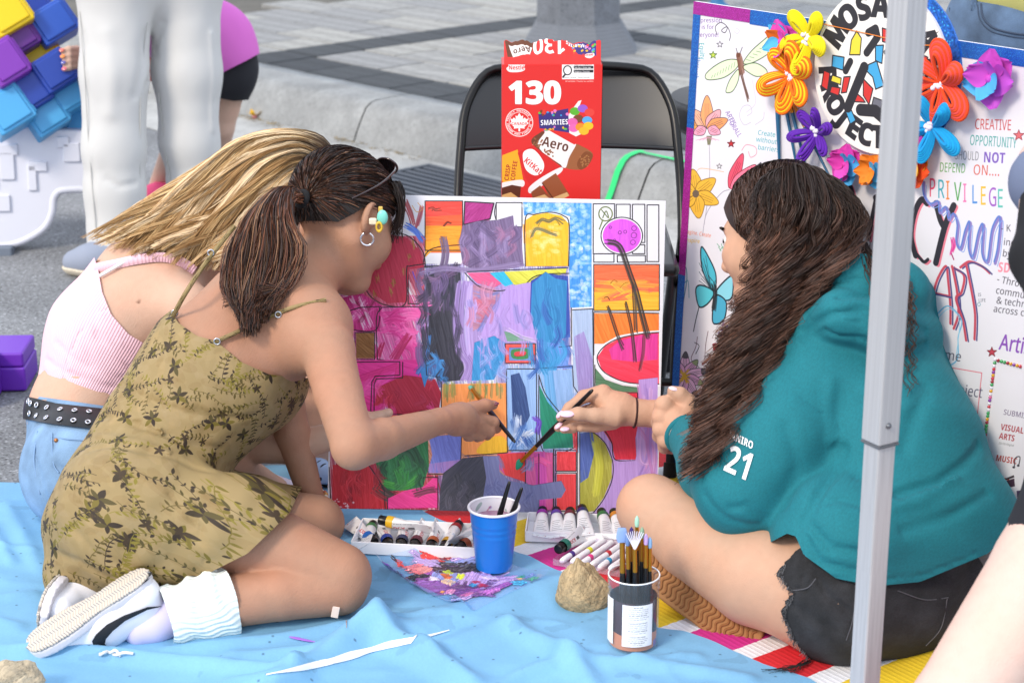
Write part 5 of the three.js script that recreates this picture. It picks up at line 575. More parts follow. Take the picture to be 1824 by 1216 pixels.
// round emblem plate
{
  const ca = BD.uv(1574, 126), cb = BD.uv(1574, 274), r = Math.hypot(ca[0] - cb[0], ca[1] - cb[1]), at = (u, v, off) => BD.O.clone().addScaledVector(BD.U, u).addScaledVector(BD.D, v).addScaledVector(BD.N, -off);
  const disc = (u, v, rad, o0, o1) => { const g = new THREE.CylinderGeometry(rad, rad, o1 - o0, 64); g.rotateX(Math.PI / 2); g.applyMatrix4(frame(at(u, v, (o0 + o1) / 2), BD.U, BD.D.clone().negate(), BD.N.clone().negate())); return g; };
  part(poster, 'blue_glitter_disc', disc(ca[0] + 0.016, ca[1] - 0.006, r * 1.03, 0.001, 0.005), BD.blue);
  const em = part(poster, 'round_emblem', disc(...ca, r, 0.005, 0.012), mat(0xe9e5df, 0.7));
  const pr = new Print(at(ca[0] - r, ca[1] - r, 0.0126), BD.U, BD.D, 2 * r, 2 * r, 1800), x = pr.x, S = 1800, ink = '#26252b'; x.fillStyle = '#ece8e1'; x.fillRect(0, 0, 2000, 2000);
  const ringText = (s, a0, a1, rad, size, flip) => { for (let i = 0; i < s.length; i++) { const a = lerp(a0, a1, i / (s.length - 1)) * Math.PI / 180; x.save(); x.translate(r * S + rad * S * Math.cos(a), r * S + rad * S * Math.sin(a)); x.rotate(a + (flip ? -Math.PI / 2 : Math.PI / 2)); x.font = 'bold ' + size * S + 'px sans-serif'; x.textAlign = 'center'; x.textBaseline = 'middle'; x.lineWidth = 0.004 * S; x.strokeStyle = ink; x.fillStyle = ink; x.strokeText(s[i], 0, 0); x.fillText(s[i], 0, 0); x.restore(); } };
  ringText('MOSAIC', 209, 304, r * 0.79, r * 0.4, false); ringText('ART', 325, 372, r * 0.82, r * 0.36, false); ringText('PROJECT', 170, 84, r * 0.79, r * 0.36, true);
  const q = (pts, c) => { const z = pts.map(([a, b]) => [r * S * (1 + a), r * S * (1 + b)]); x.beginPath(); z.forEach((v, i) => i ? x.lineTo(...v) : x.moveTo(...v)); x.closePath(); x.fillStyle = c; x.fill(); x.strokeStyle = ink; x.lineWidth = 0.0022 * S; x.lineJoin = 'round'; x.stroke(); };
  const rd = '#cc2f2a', yl = '#e6cf3a', bl = '#3f9fd0';
  q([[-0.45, -0.32], [-0.38, -0.44], [-0.3, -0.36], [-0.3, -0.16], [-0.46, -0.14]], yl); q([[0.0, -0.52], [0.28, -0.48], [0.24, -0.34], [0.02, -0.36]], rd); q([[-0.08, -0.3], [0.04, -0.32], [0.04, -0.1], [-0.06, -0.12]], bl); q([[-0.72, -0.1], [-0.54, -0.1], [-0.54, 0.06], [-0.72, 0.04]], bl); q([[-0.84, 0.1], [-0.74, 0.12], [-0.76, 0.34], [-0.86, 0.3]], rd); q([[-0.7, 0.14], [-0.56, 0.16], [-0.56, 0.24], [-0.72, 0.22]], yl); q([[-0.7, 0.28], [-0.56, 0.28], [-0.58, 0.38], [-0.72, 0.36]], rd); q([[-0.52, 0.14], [-0.42, 0.12], [-0.46, 0.32], [-0.54, 0.34]], rd); q([[-0.16, -0.06], [-0.04, -0.12], [0.1, 0.16], [-0.02, 0.22], [-0.08, 0.08], [-0.18, 0.02]], bl); q([[-0.22, 0.12], [-0.06, 0.22], [-0.1, 0.42], [-0.2, 0.32]], rd); q([[-0.32, 0.3], [-0.2, 0.36], [-0.16, 0.4], [-0.36, 0.42]], rd); q([[0.22, 0.1], [0.32, 0.14], [0.28, 0.36], [0.14, 0.36]], rd); q([[-0.04, 0.32], [0.1, 0.34], [0.08, 0.46], [-0.06, 0.44]], '#6a6a74'); q([[0.14, 0.42], [0.28, 0.44], [0.26, 0.52], [0.14, 0.5]], yl); q([[-0.46, 0.54], [-0.38, 0.5], [-0.28, 0.64], [-0.36, 0.7]], bl); q([[0.36, -0.4], [0.44, -0.38], [0.38, 0.0], [0.34, 0.06], [0.16, 0.1], [0.12, -0.02], [0.24, -0.06]], yl); q([[0.5, -0.3], [0.7, -0.26], [0.66, -0.06], [0.48, -0.1]], rd); q([[0.5, 0.0], [0.7, 0.02], [0.66, 0.24], [0.46, 0.2]], bl); q([[0.44, 0.3], [0.64, 0.32], [0.56, 0.5], [0.42, 0.48]], yl);
  x.strokeStyle = ink; x.lineCap = 'round'; const st = (pts, w) => { x.beginPath(); pts.forEach(([a, b], i) => { const v = [r * S * (1 + a), r * S * (1 + b)]; i ? x.lineTo(...v) : x.moveTo(...v); }); x.lineWidth = w * r * S; x.stroke(); }; st([[-0.22, -0.02], [-0.32, 0.24], [-0.42, 0.5]], 0.13); st([[-0.2, -0.44], [-0.1, -0.5], [-0.06, -0.4], [-0.2, -0.2]], 0.1); st([[-0.44, -0.06], [-0.5, 0.06]], 0.09); st([[-0.22, 0.5], [0, 0.48], [0.16, 0.56], [0.3, 0.72]], 0.15); st([[0.08, -0.24], [0.16, -0.26]], 0.06);
  const face = new THREE.CircleGeometry(r * 0.995, 64); face.applyMatrix4(frame(at(...ca, 0.0127), BD.U, BD.D.clone().negate(), BD.N.clone().negate())); part(em, 'printed_face', face, mat(0xffffff, 0.6, { map: pr.texture() }));
  // orange string across the top
  part(poster, 'orange_string', tube([at(...BD.uv(1470, 40), 0.016), at(...BD.uv(1560, 60), 0.0145), at(...BD.uv(1640, 78), 0.0145), at(...BD.uv(1682, 80), 0.012)], 0.0009, 30, 5), mat(0xe08030, 0.7));
}
// craft flowers of pipe cleaners and paper, glued on
const fuzz = (c) => mat(c, 0.95, { phys: true, sheen: 0.8, sheenRoughness: 0.5, sheenColor: new THREE.Color(c).lerp(new THREE.Color(1, 1, 1), 0.4) });
function cleanerFlower(px, py, rpx, c1, c2, n, rot, loops = 3, w0 = 0.3, seed = 1) {
  const r = rng(seed), u0 = BD.uv(px, py), uR = BD.uv(px, py + rpx), rad = Math.hypot(uR[0] - u0[0], uR[1] - u0[1]), F = frame(BD.O.clone().addScaledVector(BD.U, u0[0]).addScaledVector(BD.D, u0[1]).addScaledVector(BD.N, -0.018), BD.U, BD.D.clone().negate(), BD.N.clone().negate());
  const core = merge(Array.from({ length: 9 }, () => { const g = new THREE.SphereGeometry(0.0045, 8, 6); g.translate((r() - 0.5) * 0.02, (r() - 0.5) * 0.02, 0.006 + r() * 0.006); return g; })); core.applyMatrix4(F);
  const fl = part(poster, 'pipe_cleaner_flower', core, fuzz(0xe8e0ee));
  for (let k = 0; k < n; k++) {
    const a = rot + k * 2 * Math.PI / n + (r() - 0.5) * 0.25, len = rad * (0.85 + r() * 0.3), lift = 0.006 + r() * 0.014, sets = [[], []];
    for (let l = 0; l < loops; l++) { const s = 1 - l / loops * 0.85, pts = []; for (let i = 0; i <= 16; i++) { const t = i / 16 * 2 * Math.PI, d = (0.5 - 0.5 * Math.cos(t)), x = len * (0.08 + 0.92 * d) * (0.55 + 0.45 * s), y = Math.sin(t) * len * w0 * s * (0.6 + 0.5 * d); pts.push(V3(x * Math.cos(a) - y * Math.sin(a), x * Math.sin(a) + y * Math.cos(a), lift * d * 1.4 + l * 0.0012)); } pts.pop(); sets[l % 2].push(tube(pts, 0.0031, 34, 6, true)); }
    const g = merge(sets[0].concat(c2 === c1 ? sets[1] : [])); g.applyMatrix4(F); part(fl, 'petal', g, fuzz(c1)); if (c2 !== c1 && sets[1].length) { const g2 = merge(sets[1]); g2.applyMatrix4(F); part(fl, 'inner_petal', g2, fuzz(c2)); }
  }
}
function paperFlower(px, py, rpx, cols, seed) {
  const r = rng(seed), u0 = BD.uv(px, py), uR = BD.uv(px, py + rpx), rad = Math.hypot(uR[0] - u0[0], uR[1] - u0[1]), F = frame(BD.O.clone().addScaledVector(BD.U, u0[0]).addScaledVector(BD.D, u0[1]).addScaledVector(BD.N, -0.012), BD.U, BD.D.clone().negate(), BD.N.clone().negate()); const mats = cols.map((c) => mat(c, 0.75, { side: THREE.DoubleSide }));
  const c = new THREE.SphereGeometry(rad * 0.16, 12, 8); c.translate(0, 0, 0.012); c.applyMatrix4(F); const fl = part(poster, 'paper_flower', c, mats[0]);
  for (let k = 0; k < 11; k++) { const a = k * 2.399 + r(), s = rad * (k < 6 ? 1 : 0.68), up = k < 6 ? 0.2 : 0.75, g = sheet(8, 8, (u, v) => { const t = (u - 0.5) * 1.5 * Math.sin(Math.PI * Math.pow(v, 0.7) * 0.92 + 0.06), x = s * v, y = s * 0.72 * t; const z = 0.004 + k * 0.0012 + s * up * v * v + 0.28 * s * t * t + 0.06 * s * Math.sin(u * 9 + k) * v; return V3(x * Math.cos(a) - y * Math.sin(a), x * Math.sin(a) + y * Math.cos(a), z); }); g.applyMatrix4(F); part(fl, 'petal', g, mats[k % mats.length]); }
}
cleanerFlower(1424, 132, 66, 0xe86a0a, 0xe8c21a, 6, 0.4, 7, 0.3, 3); cleanerFlower(1454, 66, 58, 0xe0d010, 0xe0d010, 5, 0.9, 6, 0.28, 5); cleanerFlower(1692, 146, 76, 0xe0481a, 0xe8504a, 6, 0.5, 7, 0.3, 7); cleanerFlower(1468, 234, 54, 0x5a1fa0, 0x5a1fa0, 6, 0.3, 3, 0.2, 9); cleanerFlower(1676, 224, 66, 0x109ad0, 0x1090cc, 5, 0.75, 6, 0.22, 11);
paperFlower(1408, 72, 40, [0xd84ab8, 0x4ab0e0, 0xe8701a, 0xd84ab8], 1); paperFlower(1522, 290, 38, [0xd83aa8, 0xd84ab8, 0x4aa8e0], 2); paperFlower(1568, 300, 34, [0xe8801a, 0xe8801a, 0x4aa8d8], 3); paperFlower(1645, 296, 36, [0xf09a1a, 0xf0b82a, 0xe8501a], 4); paperFlower(1780, 138, 54, [0xc84ac0, 0x4aa8e0, 0xc050c8], 5); paperFlower(1648, 262, 26, [0x8a2a9a, 0xc03aa8], 6);
// four brushes glued on
for (const [a, b, c, d, s] of [[1388, 157, 1393, 298, 1.2], [1398, 156, 1424, 300, 1], [1405, 157, 1441, 302, 1], [1418, 186, 1485, 320, 0.9]]) {
  const p0 = BD.at(a, b, 0.006), p1 = BD.at(c, d, 0.006), at = (t) => p0.clone().lerp(p1, t); const h = part(poster, 'glued_brush', rod(at(0.3), p1, 0.0034 * s, 0.0018 * s, 12), mat(0x1d5f86, 0.4)); part(h, 'ferrule', rod(at(0.08), at(0.3), 0.0036 * s, 0.0034 * s, 12), gold); part(h, 'bristles', rod(p0, at(0.08), 0.0034 * s, 0.0036 * s, 12), mat(0xc8782a, 0.8));
}
{ // line of stick-on gems
  const cols = [0xc83a4a, 0x3a9ac0, 0xd8a020, 0x8a3aa0, 0xd86a9a, 0xe0e0e8, 0x3aa05a, 0xa02a3a].map((c) => mat(c, 0.15, { phys: true, clearcoat: 1 })), gs = new THREE.SphereGeometry(0.0031, 8, 6); gs.scale(1, 1, 0.6); const r = rng(31);
  const put = (px, py) => { const o = part(poster, 'stick_on_gem', gs, cols[Math.floor(r() * 8)]); o.position.copy(BD.at(px, py, 0.0025)); };
  for (let i = 0; i <= 34; i++) put(lerp(1775, 1750, i / 34), lerp(640, 830, i / 34)); for (let i = 1; i < 9; i++) put(1775 + i * 5.6, 640 + i * 1.5);
}
// ---------- bodies: distance fields meshed as one surface ----------
const J = (px, py, d) => P(px, py, d);
const projPx = (x, y, z) => { const yy = y - EYE, d = -yy * sP - z * cP, u = yy * cP - z * sP; return [912 + FPX * x / d, 608 - FPX * u / d]; };
const cap = (a, b, ra, rb = ra, k = 0.035) => [a.x, a.y, a.z, b.x - a.x, b.y - a.y, b.z - a.z, ra, rb - ra, k, 1 / Math.max(1e-9, b.distanceToSquared(a))];
const chain = (pts, k = 0.035) => { const o = []; for (let i = 0; i + 1 < pts.length; i++) o.push(cap(pts[i][0], pts[i + 1][0], pts[i][1], pts[i + 1][1], k)); return o; };
const smin = (a, b, k) => { const h = Math.max(k - Math.abs(a - b), 0); return Math.min(a, b) - h * h / (4 * k); };
function field(list) {
  const n = list.length;
  return (x, y, z) => {
    let d = 1e3;
    for (let i = 0; i < n; i++) { const c = list[i], px = x - c[0], py = y - c[1], pz = z - c[2]; let t = (px * c[3] + py * c[4] + pz * c[5]) * c[9]; t = t < 0 ? 0 : t > 1 ? 1 : t; const ex = px - t * c[3], ey = py - t * c[4], ez = pz - t * c[5], e = Math.sqrt(ex * ex + ey * ey + ez * ez) - c[6] - t * c[7], k = c[8], g = e - d, h = k - (g < 0 ? -g : g); d = g < 0 ? e : d; if (h > 0) d -= h * h / (4 * k); }
    return d;
  };
}
const join = (...fs) => (x, y, z) => { let d = fs[0](x, y, z); for (let i = 1; i < fs.length; i++) d = smin(d, fs[i](x, y, z), 0.015); return d; };
function boundsOf(list, pad = 0.03) { const lo = V3(9, 9, 9), hi = V3(-9, -9, -9); for (const c of list) for (const t of [0, 1]) { const r = c[6] + t * c[7] + pad; lo.min(V3(c[0] + t * c[3] - r, c[1] + t * c[4] - r, c[2] + t * c[5] - r)); hi.max(V3(c[0] + t * c[3] + r, c[1] + t * c[4] + r, c[2] + t * c[5] + r)); } return [lo, hi]; }
// surface nets over a box; skip: boxes left to a finer grid
function netMesh(f, lo, hi, h, skip = []) {
  const nx = Math.ceil((hi.x - lo.x) / h) + 1, ny = Math.ceil((hi.y - lo.y) / h) + 1, nz = Math.ceil((hi.z - lo.z) / h) + 1, val = new Float32Array(nx * ny * nz), B = 6, ix = (i, j, k) => (k * ny + j) * nx + i, far = B * h * 0.87 * 1.5 + h;
  for (let k0 = 0; k0 < nz; k0 += B) for (let j0 = 0; j0 < ny; j0 += B) for (let i0 = 0; i0 < nx; i0 += B) {
    const c = f(lo.x + (i0 + B / 2) * h, lo.y + (j0 + B / 2) * h, lo.z + (k0 + B / 2) * h), k1 = Math.min(nz, k0 + B), j1 = Math.min(ny, j0 + B), i1 = Math.min(nx, i0 + B);
    for (let k = k0; k < k1; k++) for (let j = j0; j < j1; j++) for (let i = i0; i < i1; i++) val[ix(i, j, k)] = Math.abs(c) > far ? c : f(lo.x + i * h, lo.y + j * h, lo.z + k * h);
  }
  const vid = new Map(), pos = [], idx = [], inSkip = (x, y, z) => skip.some(([a, b]) => x > a.x + 1.6 * h && y > a.y + 1.6 * h && z > a.z + 1.6 * h && x < b.x - 1.6 * h && y < b.y - 1.6 * h && z < b.z - 1.6 * h);
  const off = [0, 1, nx, nx + 1, nx * ny, nx * ny + 1, nx * ny + nx, nx * ny + nx + 1], E = [[0, 1], [2, 3], [4, 5], [6, 7], [0, 2], [1, 3], [4, 6], [5, 7], [0, 4], [1, 5], [2, 6], [3, 7]];
  for (let k = 0; k < nz - 1; k++) for (let j = 0; j < ny - 1; j++) for (let i = 0; i < nx - 1; i++) {
    const b = ix(i, j, k); let m = 0; for (let q = 0; q < 8; q++) if (val[b + off[q]] < 0) m |= 1 << q; if (m === 0 || m === 255) continue;
    let x = 0, y = 0, z = 0, n = 0; for (const [p, q] of E) { const a = val[b + off[p]], c = val[b + off[q]]; if ((a < 0) === (c < 0)) continue; const t = a / (a - c); x += lerp(p & 1, q & 1, t); y += lerp(p >> 1 & 1, q >> 1 & 1, t); z += lerp(p >> 2, q >> 2, t); n++; }
    const X = lo.x + (i + x / n) * h, Y = lo.y + (j + y / n) * h, Z = lo.z + (k + z / n) * h; if (skip.length && inSkip(X, Y, Z)) continue; vid.set(b, pos.length / 3); pos.push(X, Y, Z);
  }
  const quad = (a, b, c, d, flip) => { const q = [vid.get(a), vid.get(b), vid.get(c), vid.get(d)]; if (q.some((v) => v === undefined)) return; !flip ? idx.push(q[0], q[2], q[1], q[0], q[3], q[2]) : idx.push(q[0], q[1], q[2], q[0], q[2], q[3]); };
  for (let k = 1; k < nz - 1; k++) for (let j = 1; j < ny - 1; j++) for (let i = 1; i < nx - 1; i++) {
    const b = ix(i, j, k), s = val[b] < 0;
    if (s !== (val[b + 1] < 0)) quad(b, b - nx, b - nx - nx * ny, b - nx * ny, s);
    if (s !== (val[b + nx] < 0)) quad(b, b - nx * ny, b - 1 - nx * ny, b - 1, s);
    if (s !== (val[b + nx * ny] < 0)) quad(b, b - 1, b - 1 - nx, b - nx, s);
  }
  const nrm = new Float32Array(pos.length), e = h * 0.5; for (let i = 0; i < pos.length; i += 3) { const x = pos[i], y = pos[i + 1], z = pos[i + 2]; let gx = f(x + e, y, z) - f(x - e, y, z), gy = f(x, y + e, z) - f(x, y - e, z), gz = f(x, y, z + e) - f(x, y, z - e); const L = Math.hypot(gx, gy, gz) || 1; nrm[i] = gx / L; nrm[i + 1] = gy / L; nrm[i + 2] = gz / L; }
  const g = new THREE.BufferGeometry(); g.setAttribute('position', new THREE.Float32BufferAttribute(pos, 3)); g.setAttribute('normal', new THREE.BufferAttribute(nrm, 3)); g.setIndex(idx); return g;
}
const paintVerts = (g, fn) => { const p = g.attributes.position, n = g.attributes.normal, c = new Float32Array(p.count * 3); for (let i = 0; i < p.count; i++) { const q = fn(p.getX(i), p.getY(i), p.getZ(i), n.getX(i), n.getY(i), n.getZ(i)); c[i * 3] = q[0]; c[i * 3 + 1] = q[1]; c[i * 3 + 2] = q[2]; } g.setAttribute('color', new THREE.BufferAttribute(c, 3)); return g; };
const setUv = (g, fn) => { const p = g.attributes.position, c = new Float32Array(p.count * 2); for (let i = 0; i < p.count; i++) { const q = fn(p.getX(i), p.getY(i), p.getZ(i)); c[i * 2] = q[0]; c[i * 2 + 1] = q[1]; } g.setAttribute('uv', new THREE.BufferAttribute(c, 2)); return g; };
const joinGeo = (a) => mergeGeometries(a.map((g) => g.index ? g.toNonIndexed() : g));
// where the ray through a photo pixel meets a field
function surf(f, px, py, d0 = 2.2, d1 = 6) { const r = rayOf(px, py), L = r.length(); let d = d0; for (let i = 0; i < 220; i++) { const v = f(r.x * d, EYE + r.y * d, r.z * d); if (v < 0.0006) return d; d += Math.max(v, 0.0008) * 0.7 / L; if (d > d1) return null; } return d; }
const onSurf = (f, px, py, off = 0.001, dflt = 3.2) => { const d = surf(f, px, py); return P(px, py, (d ?? dflt) - off); };
// grooves and ridges along lines on a field: [[px, py]...], width, depth (+ in, - out)
function folded(f, lines, lo) {
  const segs = []; for (const [pts, w, dep] of lines) { const q = pts.map(([a, b]) => onSurf(f, a, b, -0.002)); for (let i = 0; i + 1 < q.length; i++) segs.push({ a: q[i], b: q[i + 1], w, dep, c: q[i].clone().lerp(q[i + 1], 0.5), r: q[i].distanceTo(q[i + 1]) / 2 + w * 2.6, i2: 1 / Math.max(1e-9, q[i].distanceToSquared(q[i + 1])) }); }
  return (x, y, z) => { let d = f(x, y, z); if (Math.abs(d) > 0.06) return d; let add = 0; for (const s of segs) { const cx = x - s.c.x, cy = y - s.c.y, cz = z - s.c.z; if (cx * cx + cy * cy + cz * cz > s.r * s.r) continue; const ax = x - s.a.x, ay = y - s.a.y, az = z - s.a.z, bx = s.b.x - s.a.x, by = s.b.y - s.a.y, bz = s.b.z - s.a.z, t = clamp((ax * bx + ay * by + az * bz) * s.i2, 0, 1), e2 = (ax - t * bx) ** 2 + (ay - t * by) ** 2 + (az - t * bz) ** 2; const k = s.dep * Math.exp(-e2 / (s.w * s.w)); if (Math.abs(k) > Math.abs(add)) add = k; } return d + add; };
}
const yAt = (pts) => (x) => { if (x <= pts[0][0]) return pts[0][1]; for (let i = 1; i < pts.length; i++) if (x <= pts[i][0]) return lerp(pts[i - 1][1], pts[i][1], (x - pts[i - 1][0]) / (pts[i][0] - pts[i - 1][0])); return pts[pts.length - 1][1]; };
// flat shapes (lettering, stripes) laid over a field; map(u, v) gives the photo pixel
function decal(f, shapes, map, off, div = 3) {
  let g = new THREE.ShapeGeometry(shapes, 8); g = g.index ? g.toNonIndexed() : g; let tri = []; const p = g.attributes.position; for (let i = 0; i < p.count; i += 3) tri.push([0, 1, 2].map((k) => [p.getX(i + k), p.getY(i + k)]));
  for (let s = 0; s < div; s++) { const nt = []; for (const [a, b, c] of tri) { const m = (u, v) => [(u[0] + v[0]) / 2, (u[1] + v[1]) / 2], ab = m(a, b), bc = m(b, c), ca = m(c, a); nt.push([a, ab, ca], [ab, b, bc], [ca, bc, c], [ab, bc, ca]); } tri = nt; }
  const pos = [], memo = new Map(); for (const t of tri) for (const [u, v] of t) { const k = u.toFixed(4) + ',' + v.toFixed(4); if (!memo.has(k)) { const [a, b] = map(u, v); memo.set(k, onSurf(f, a, b, off)); } const q = memo.get(k); pos.push(q.x, q.y, q.z); }
  const o = new THREE.BufferGeometry(); o.setAttribute('position', new THREE.Float32BufferAttribute(pos, 3)); o.computeVertexNormals(); return o;
}
// ---------- heads ----------
const ellD = (x, y, z, a, b, c) => { const k0 = Math.hypot(x / a, y / b, z / c), k1 = Math.hypot(x / (a * a), y / (b * b), z / (c * c)); return k1 < 1e-9 ? -Math.min(a, b, c) : k0 * (k0 - 1) / k1; };
const capL = (x, y, z, ax, ay, az, bx, by, bz, ra, rb) => { const px = x - ax, py = y - ay, pz = z - az, dx = bx - ax, dy = by - ay, dz = bz - az, t = clamp((px * dx + py * dy + pz * dz) / (dx * dx + dy * dy + dz * dz), 0, 1); return Math.hypot(px - t * dx, py - t * dy, pz - t * dz) - lerp(ra, rb, t); };
const skullL = (x, y, z) => ellD(x, y - 0.03, z + 0.014, 0.074, 0.09, 0.096);
function headL(x, y, z) {   // local: x to the head's right, y up, z forward
  const ax = Math.abs(x); let d = skullL(x, y, z);
  d = smin(d, ellD(x, y + 0.022, z - 0.03, 0.061, 0.08, 0.06), 0.03); d = smin(d, capL(ax, y, z, 0.052, -0.045, 0.0, 0.016, -0.09, 0.062, 0.02, 0.02), 0.03); d = smin(d, capL(ax, y, z, 0.0, -0.088, 0.07, 0.012, -0.088, 0.07, 0.021, 0.019), 0.02);
  d = smin(d, capL(ax, y, z, 0.034, -0.02, 0.064, 0.036, -0.028, 0.06, 0.026, 0.026), 0.03); d = smin(d, capL(ax, y, z, 0.012, 0.03, 0.082, 0.036, 0.027, 0.07, 0.012, 0.01), 0.015);
  const soc = Math.hypot(ax - 0.031, (y - 0.008) * 1.3, z - 0.1) - 0.018; d = -smin(-d, soc, 0.016);
  d = smin(d, capL(ax, y, z, 0, 0.012, 0.086, 0, -0.03, 0.104, 0.007, 0.0105), 0.012); d = smin(d, capL(ax, y, z, 0, -0.034, 0.098, 0.011, -0.036, 0.091, 0.008, 0.007), 0.008);
  d = smin(d, capL(ax, y, z, 0, -0.0555, 0.0915, 0.018, -0.059, 0.083, 0.006, 0.003), 0.007); d = smin(d, capL(ax, y, z, 0, -0.066, 0.0905, 0.016, -0.064, 0.083, 0.0065, 0.003), 0.007);
  // ears: rim and lobe with a hollow
  const ex = ax - 0.074, ey = y + 0.004, ez = z + 0.006; const ear = Math.max(ellD(ex - 0.006 + ez * 0.35, ey, ez, 0.011, 0.032, 0.019), -ellD(ex - 0.0165 + ez * 0.35, ey - 0.004, ez - 0.002, 0.0095, 0.022, 0.0125)); d = smin(d, ear, 0.006);
  return d;
}
class Head {
  constructor(c, fwd, up0 = V3(0, 1, 0), s = 1) { this.c = c; this.f = fwd.clone().normalize(); this.u = up0.clone().addScaledVector(this.f, -up0.dot(this.f)).normalize(); this.r = this.f.clone().cross(this.u); this.s = s; this.sdf = (x, y, z) => { const l = this.toL(x, y, z); return headL(l[0], l[1], l[2]) * this.s; }; this.skull = (x, y, z) => { const l = this.toL(x, y, z); return skullL(l[0], l[1], l[2]) * this.s; }; }
  toL(x, y, z) { const a = (x - this.c.x) / this.s, b = (y - this.c.y) / this.s, c = (z - this.c.z) / this.s, { r, u, f } = this; return [a * r.x + b * r.y + c * r.z, a * u.x + b * u.y + c * u.z, a * f.x + b * f.y + c * f.z]; }
  w(x, y, z) { return this.c.clone().addScaledVector(this.r, x * this.s).addScaledVector(this.u, y * this.s).addScaledVector(this.f, z * this.s); }
  box(pad = 0.14) { return [this.c.clone().addScalar(-pad * this.s), this.c.clone().addScalar(pad * this.s)]; }
  eyes(t, iris = [0.06, 0.03, 0.015]) { for (const s of [-1, 1]) { const g = new THREE.SphereGeometry(0.0122 * this.s, 28, 20), c = this.w(s * 0.031, 0.008, 0.0785); g.translate(c.x, c.y, c.z); const look = this.f.clone().addScaledVector(this.u, -0.25).normalize(); paintVerts(g, (x, y, z) => { const d = V3(x, y, z).sub(c).normalize().dot(look); return d > 0.985 ? [0.004, 0.004, 0.004] : d > 0.9 ? iris : [0.72, 0.68, 0.66]; }); part(t, 'eye', g, vmat(0.15)); const lid = (k, y0, r) => tube([-0.014, -0.007, 0, 0.007, 0.014].map((q) => this.w(s * (0.031 + q), y0 - q * q * 40 * k, 0.0905 - Math.abs(q) * 0.32 - 0.002)), r, 14, 6); part(t, 'eyelashes', lid(1, 0.0145, 0.0014), mat(0x120c0a, 0.8)); part(t, 'eyebrow', tube([-0.016, -0.006, 0.006, 0.018].map((q, i) => this.w(s * (0.031 + q), 0.031 + [0, 0.003, 0.003, -0.001][i], 0.0925 - Math.max(0, q) * 0.6 - (i === 3 ? 0.003 : 0))), 0.0024, 14, 6), mat(0x1c120d, 0.9)); } }
}
// ---------- hair: thin strands swept along curves, merged, coloured along their length ----------
class Strands {
  constructor() { this.p = []; this.n = []; this.c = []; this.i = []; }
  add(pts, r0, r1, ca, cb, seg = 14, sides = 3, curl, phase) {
    const cv = new THREE.CatmullRomCurve3(pts, false, 'centripetal'), N = V3(0, 1, 0), base = this.p.length / 3, q = new THREE.Vector3(), T = new THREE.Vector3(), B = new THREE.Vector3(); let prev = null;
    const P0 = []; for (let i = 0; i <= seg; i++) { const t = i / seg; cv.getPoint(t, q); const v = q.clone(); if (curl) curl(v, t); P0.push(v); }
    for (let i = 0; i <= seg; i++) {
      const t = i / seg; T.copy(P0[Math.min(i + 1, seg)]).sub(P0[Math.max(i - 1, 0)]).normalize(); if (!prev) { N.set(0.3, 1, 0.2); } else N.copy(prev); N.addScaledVector(T, -N.dot(T)).normalize(); prev = N.clone(); B.crossVectors(T, N); const r = lerp(r0, r1, t) * (0.55 + 0.45 * Math.min(1, t * 8));
      if (sides === 1) { const c = typeof ca === 'function' ? ca(t, P0[i]) : [lerp(ca[0], cb[0], t), lerp(ca[1], cb[1], t), lerp(ca[2], cb[2], t)], e = phase ?? 0, wx = N.x * Math.cos(e) + B.x * Math.sin(e), wy = N.y * Math.cos(e) + B.y * Math.sin(e), wz = N.z * Math.cos(e) + B.z * Math.sin(e), ux = B.x * Math.cos(e) - N.x * Math.sin(e), uy = B.y * Math.cos(e) - N.y * Math.sin(e), uz = B.z * Math.cos(e) - N.z * Math.sin(e); for (const q of [-1, 1]) { this.p.push(P0[i].x + wx * r * q, P0[i].y + wy * r * q, P0[i].z + wz * r * q); this.n.push(ux + wx * q * 0.6, uy + wy * q * 0.6, uz + wz * q * 0.6); this.c.push(...c); } if (i) { const a = base + (i - 1) * 2; this.i.push(a, a + 2, a + 1, a + 1, a + 2, a + 3); } continue; }
      for (let s = 0; s < sides; s++) { const a = s / sides * Math.PI * 2, x = Math.cos(a), y = Math.sin(a), nx = N.x * x + B.x * y, ny = N.y * x + B.y * y, nz = N.z * x + B.z * y; this.p.push(P0[i].x + nx * r, P0[i].y + ny * r, P0[i].z + nz * r); this.n.push(nx, ny, nz); const c = typeof ca === 'function' ? ca(t, P0[i]) : [lerp(ca[0], cb[0], t), lerp(ca[1], cb[1], t), lerp(ca[2], cb[2], t)]; this.c.push(...c); }
      if (i) for (let s = 0; s < sides; s++) { const a = base + (i - 1) * sides + s, b = base + (i - 1) * sides + (s + 1) % sides; this.i.push(a, b, a + sides, b, b + sides, a + sides); }
    }
  }
  geo() { const g = new THREE.BufferGeometry(); g.setAttribute('position', new THREE.Float32BufferAttribute(this.p, 3)); g.setAttribute('normal', new THREE.Float32BufferAttribute(this.n, 3)); g.setAttribute('color', new THREE.Float32BufferAttribute(this.c, 3)); g.setIndex(this.i); return g; }
}
const hairMat = vmat(0.5, { side: THREE.DoubleSide });
const skinMat = vmat(0.55, { phys: true, sheen: 0.12, sheenRoughness: 0.5, sheenColor: new THREE.Color(0.9, 0.55, 0.4), specularIntensity: 0.5 });

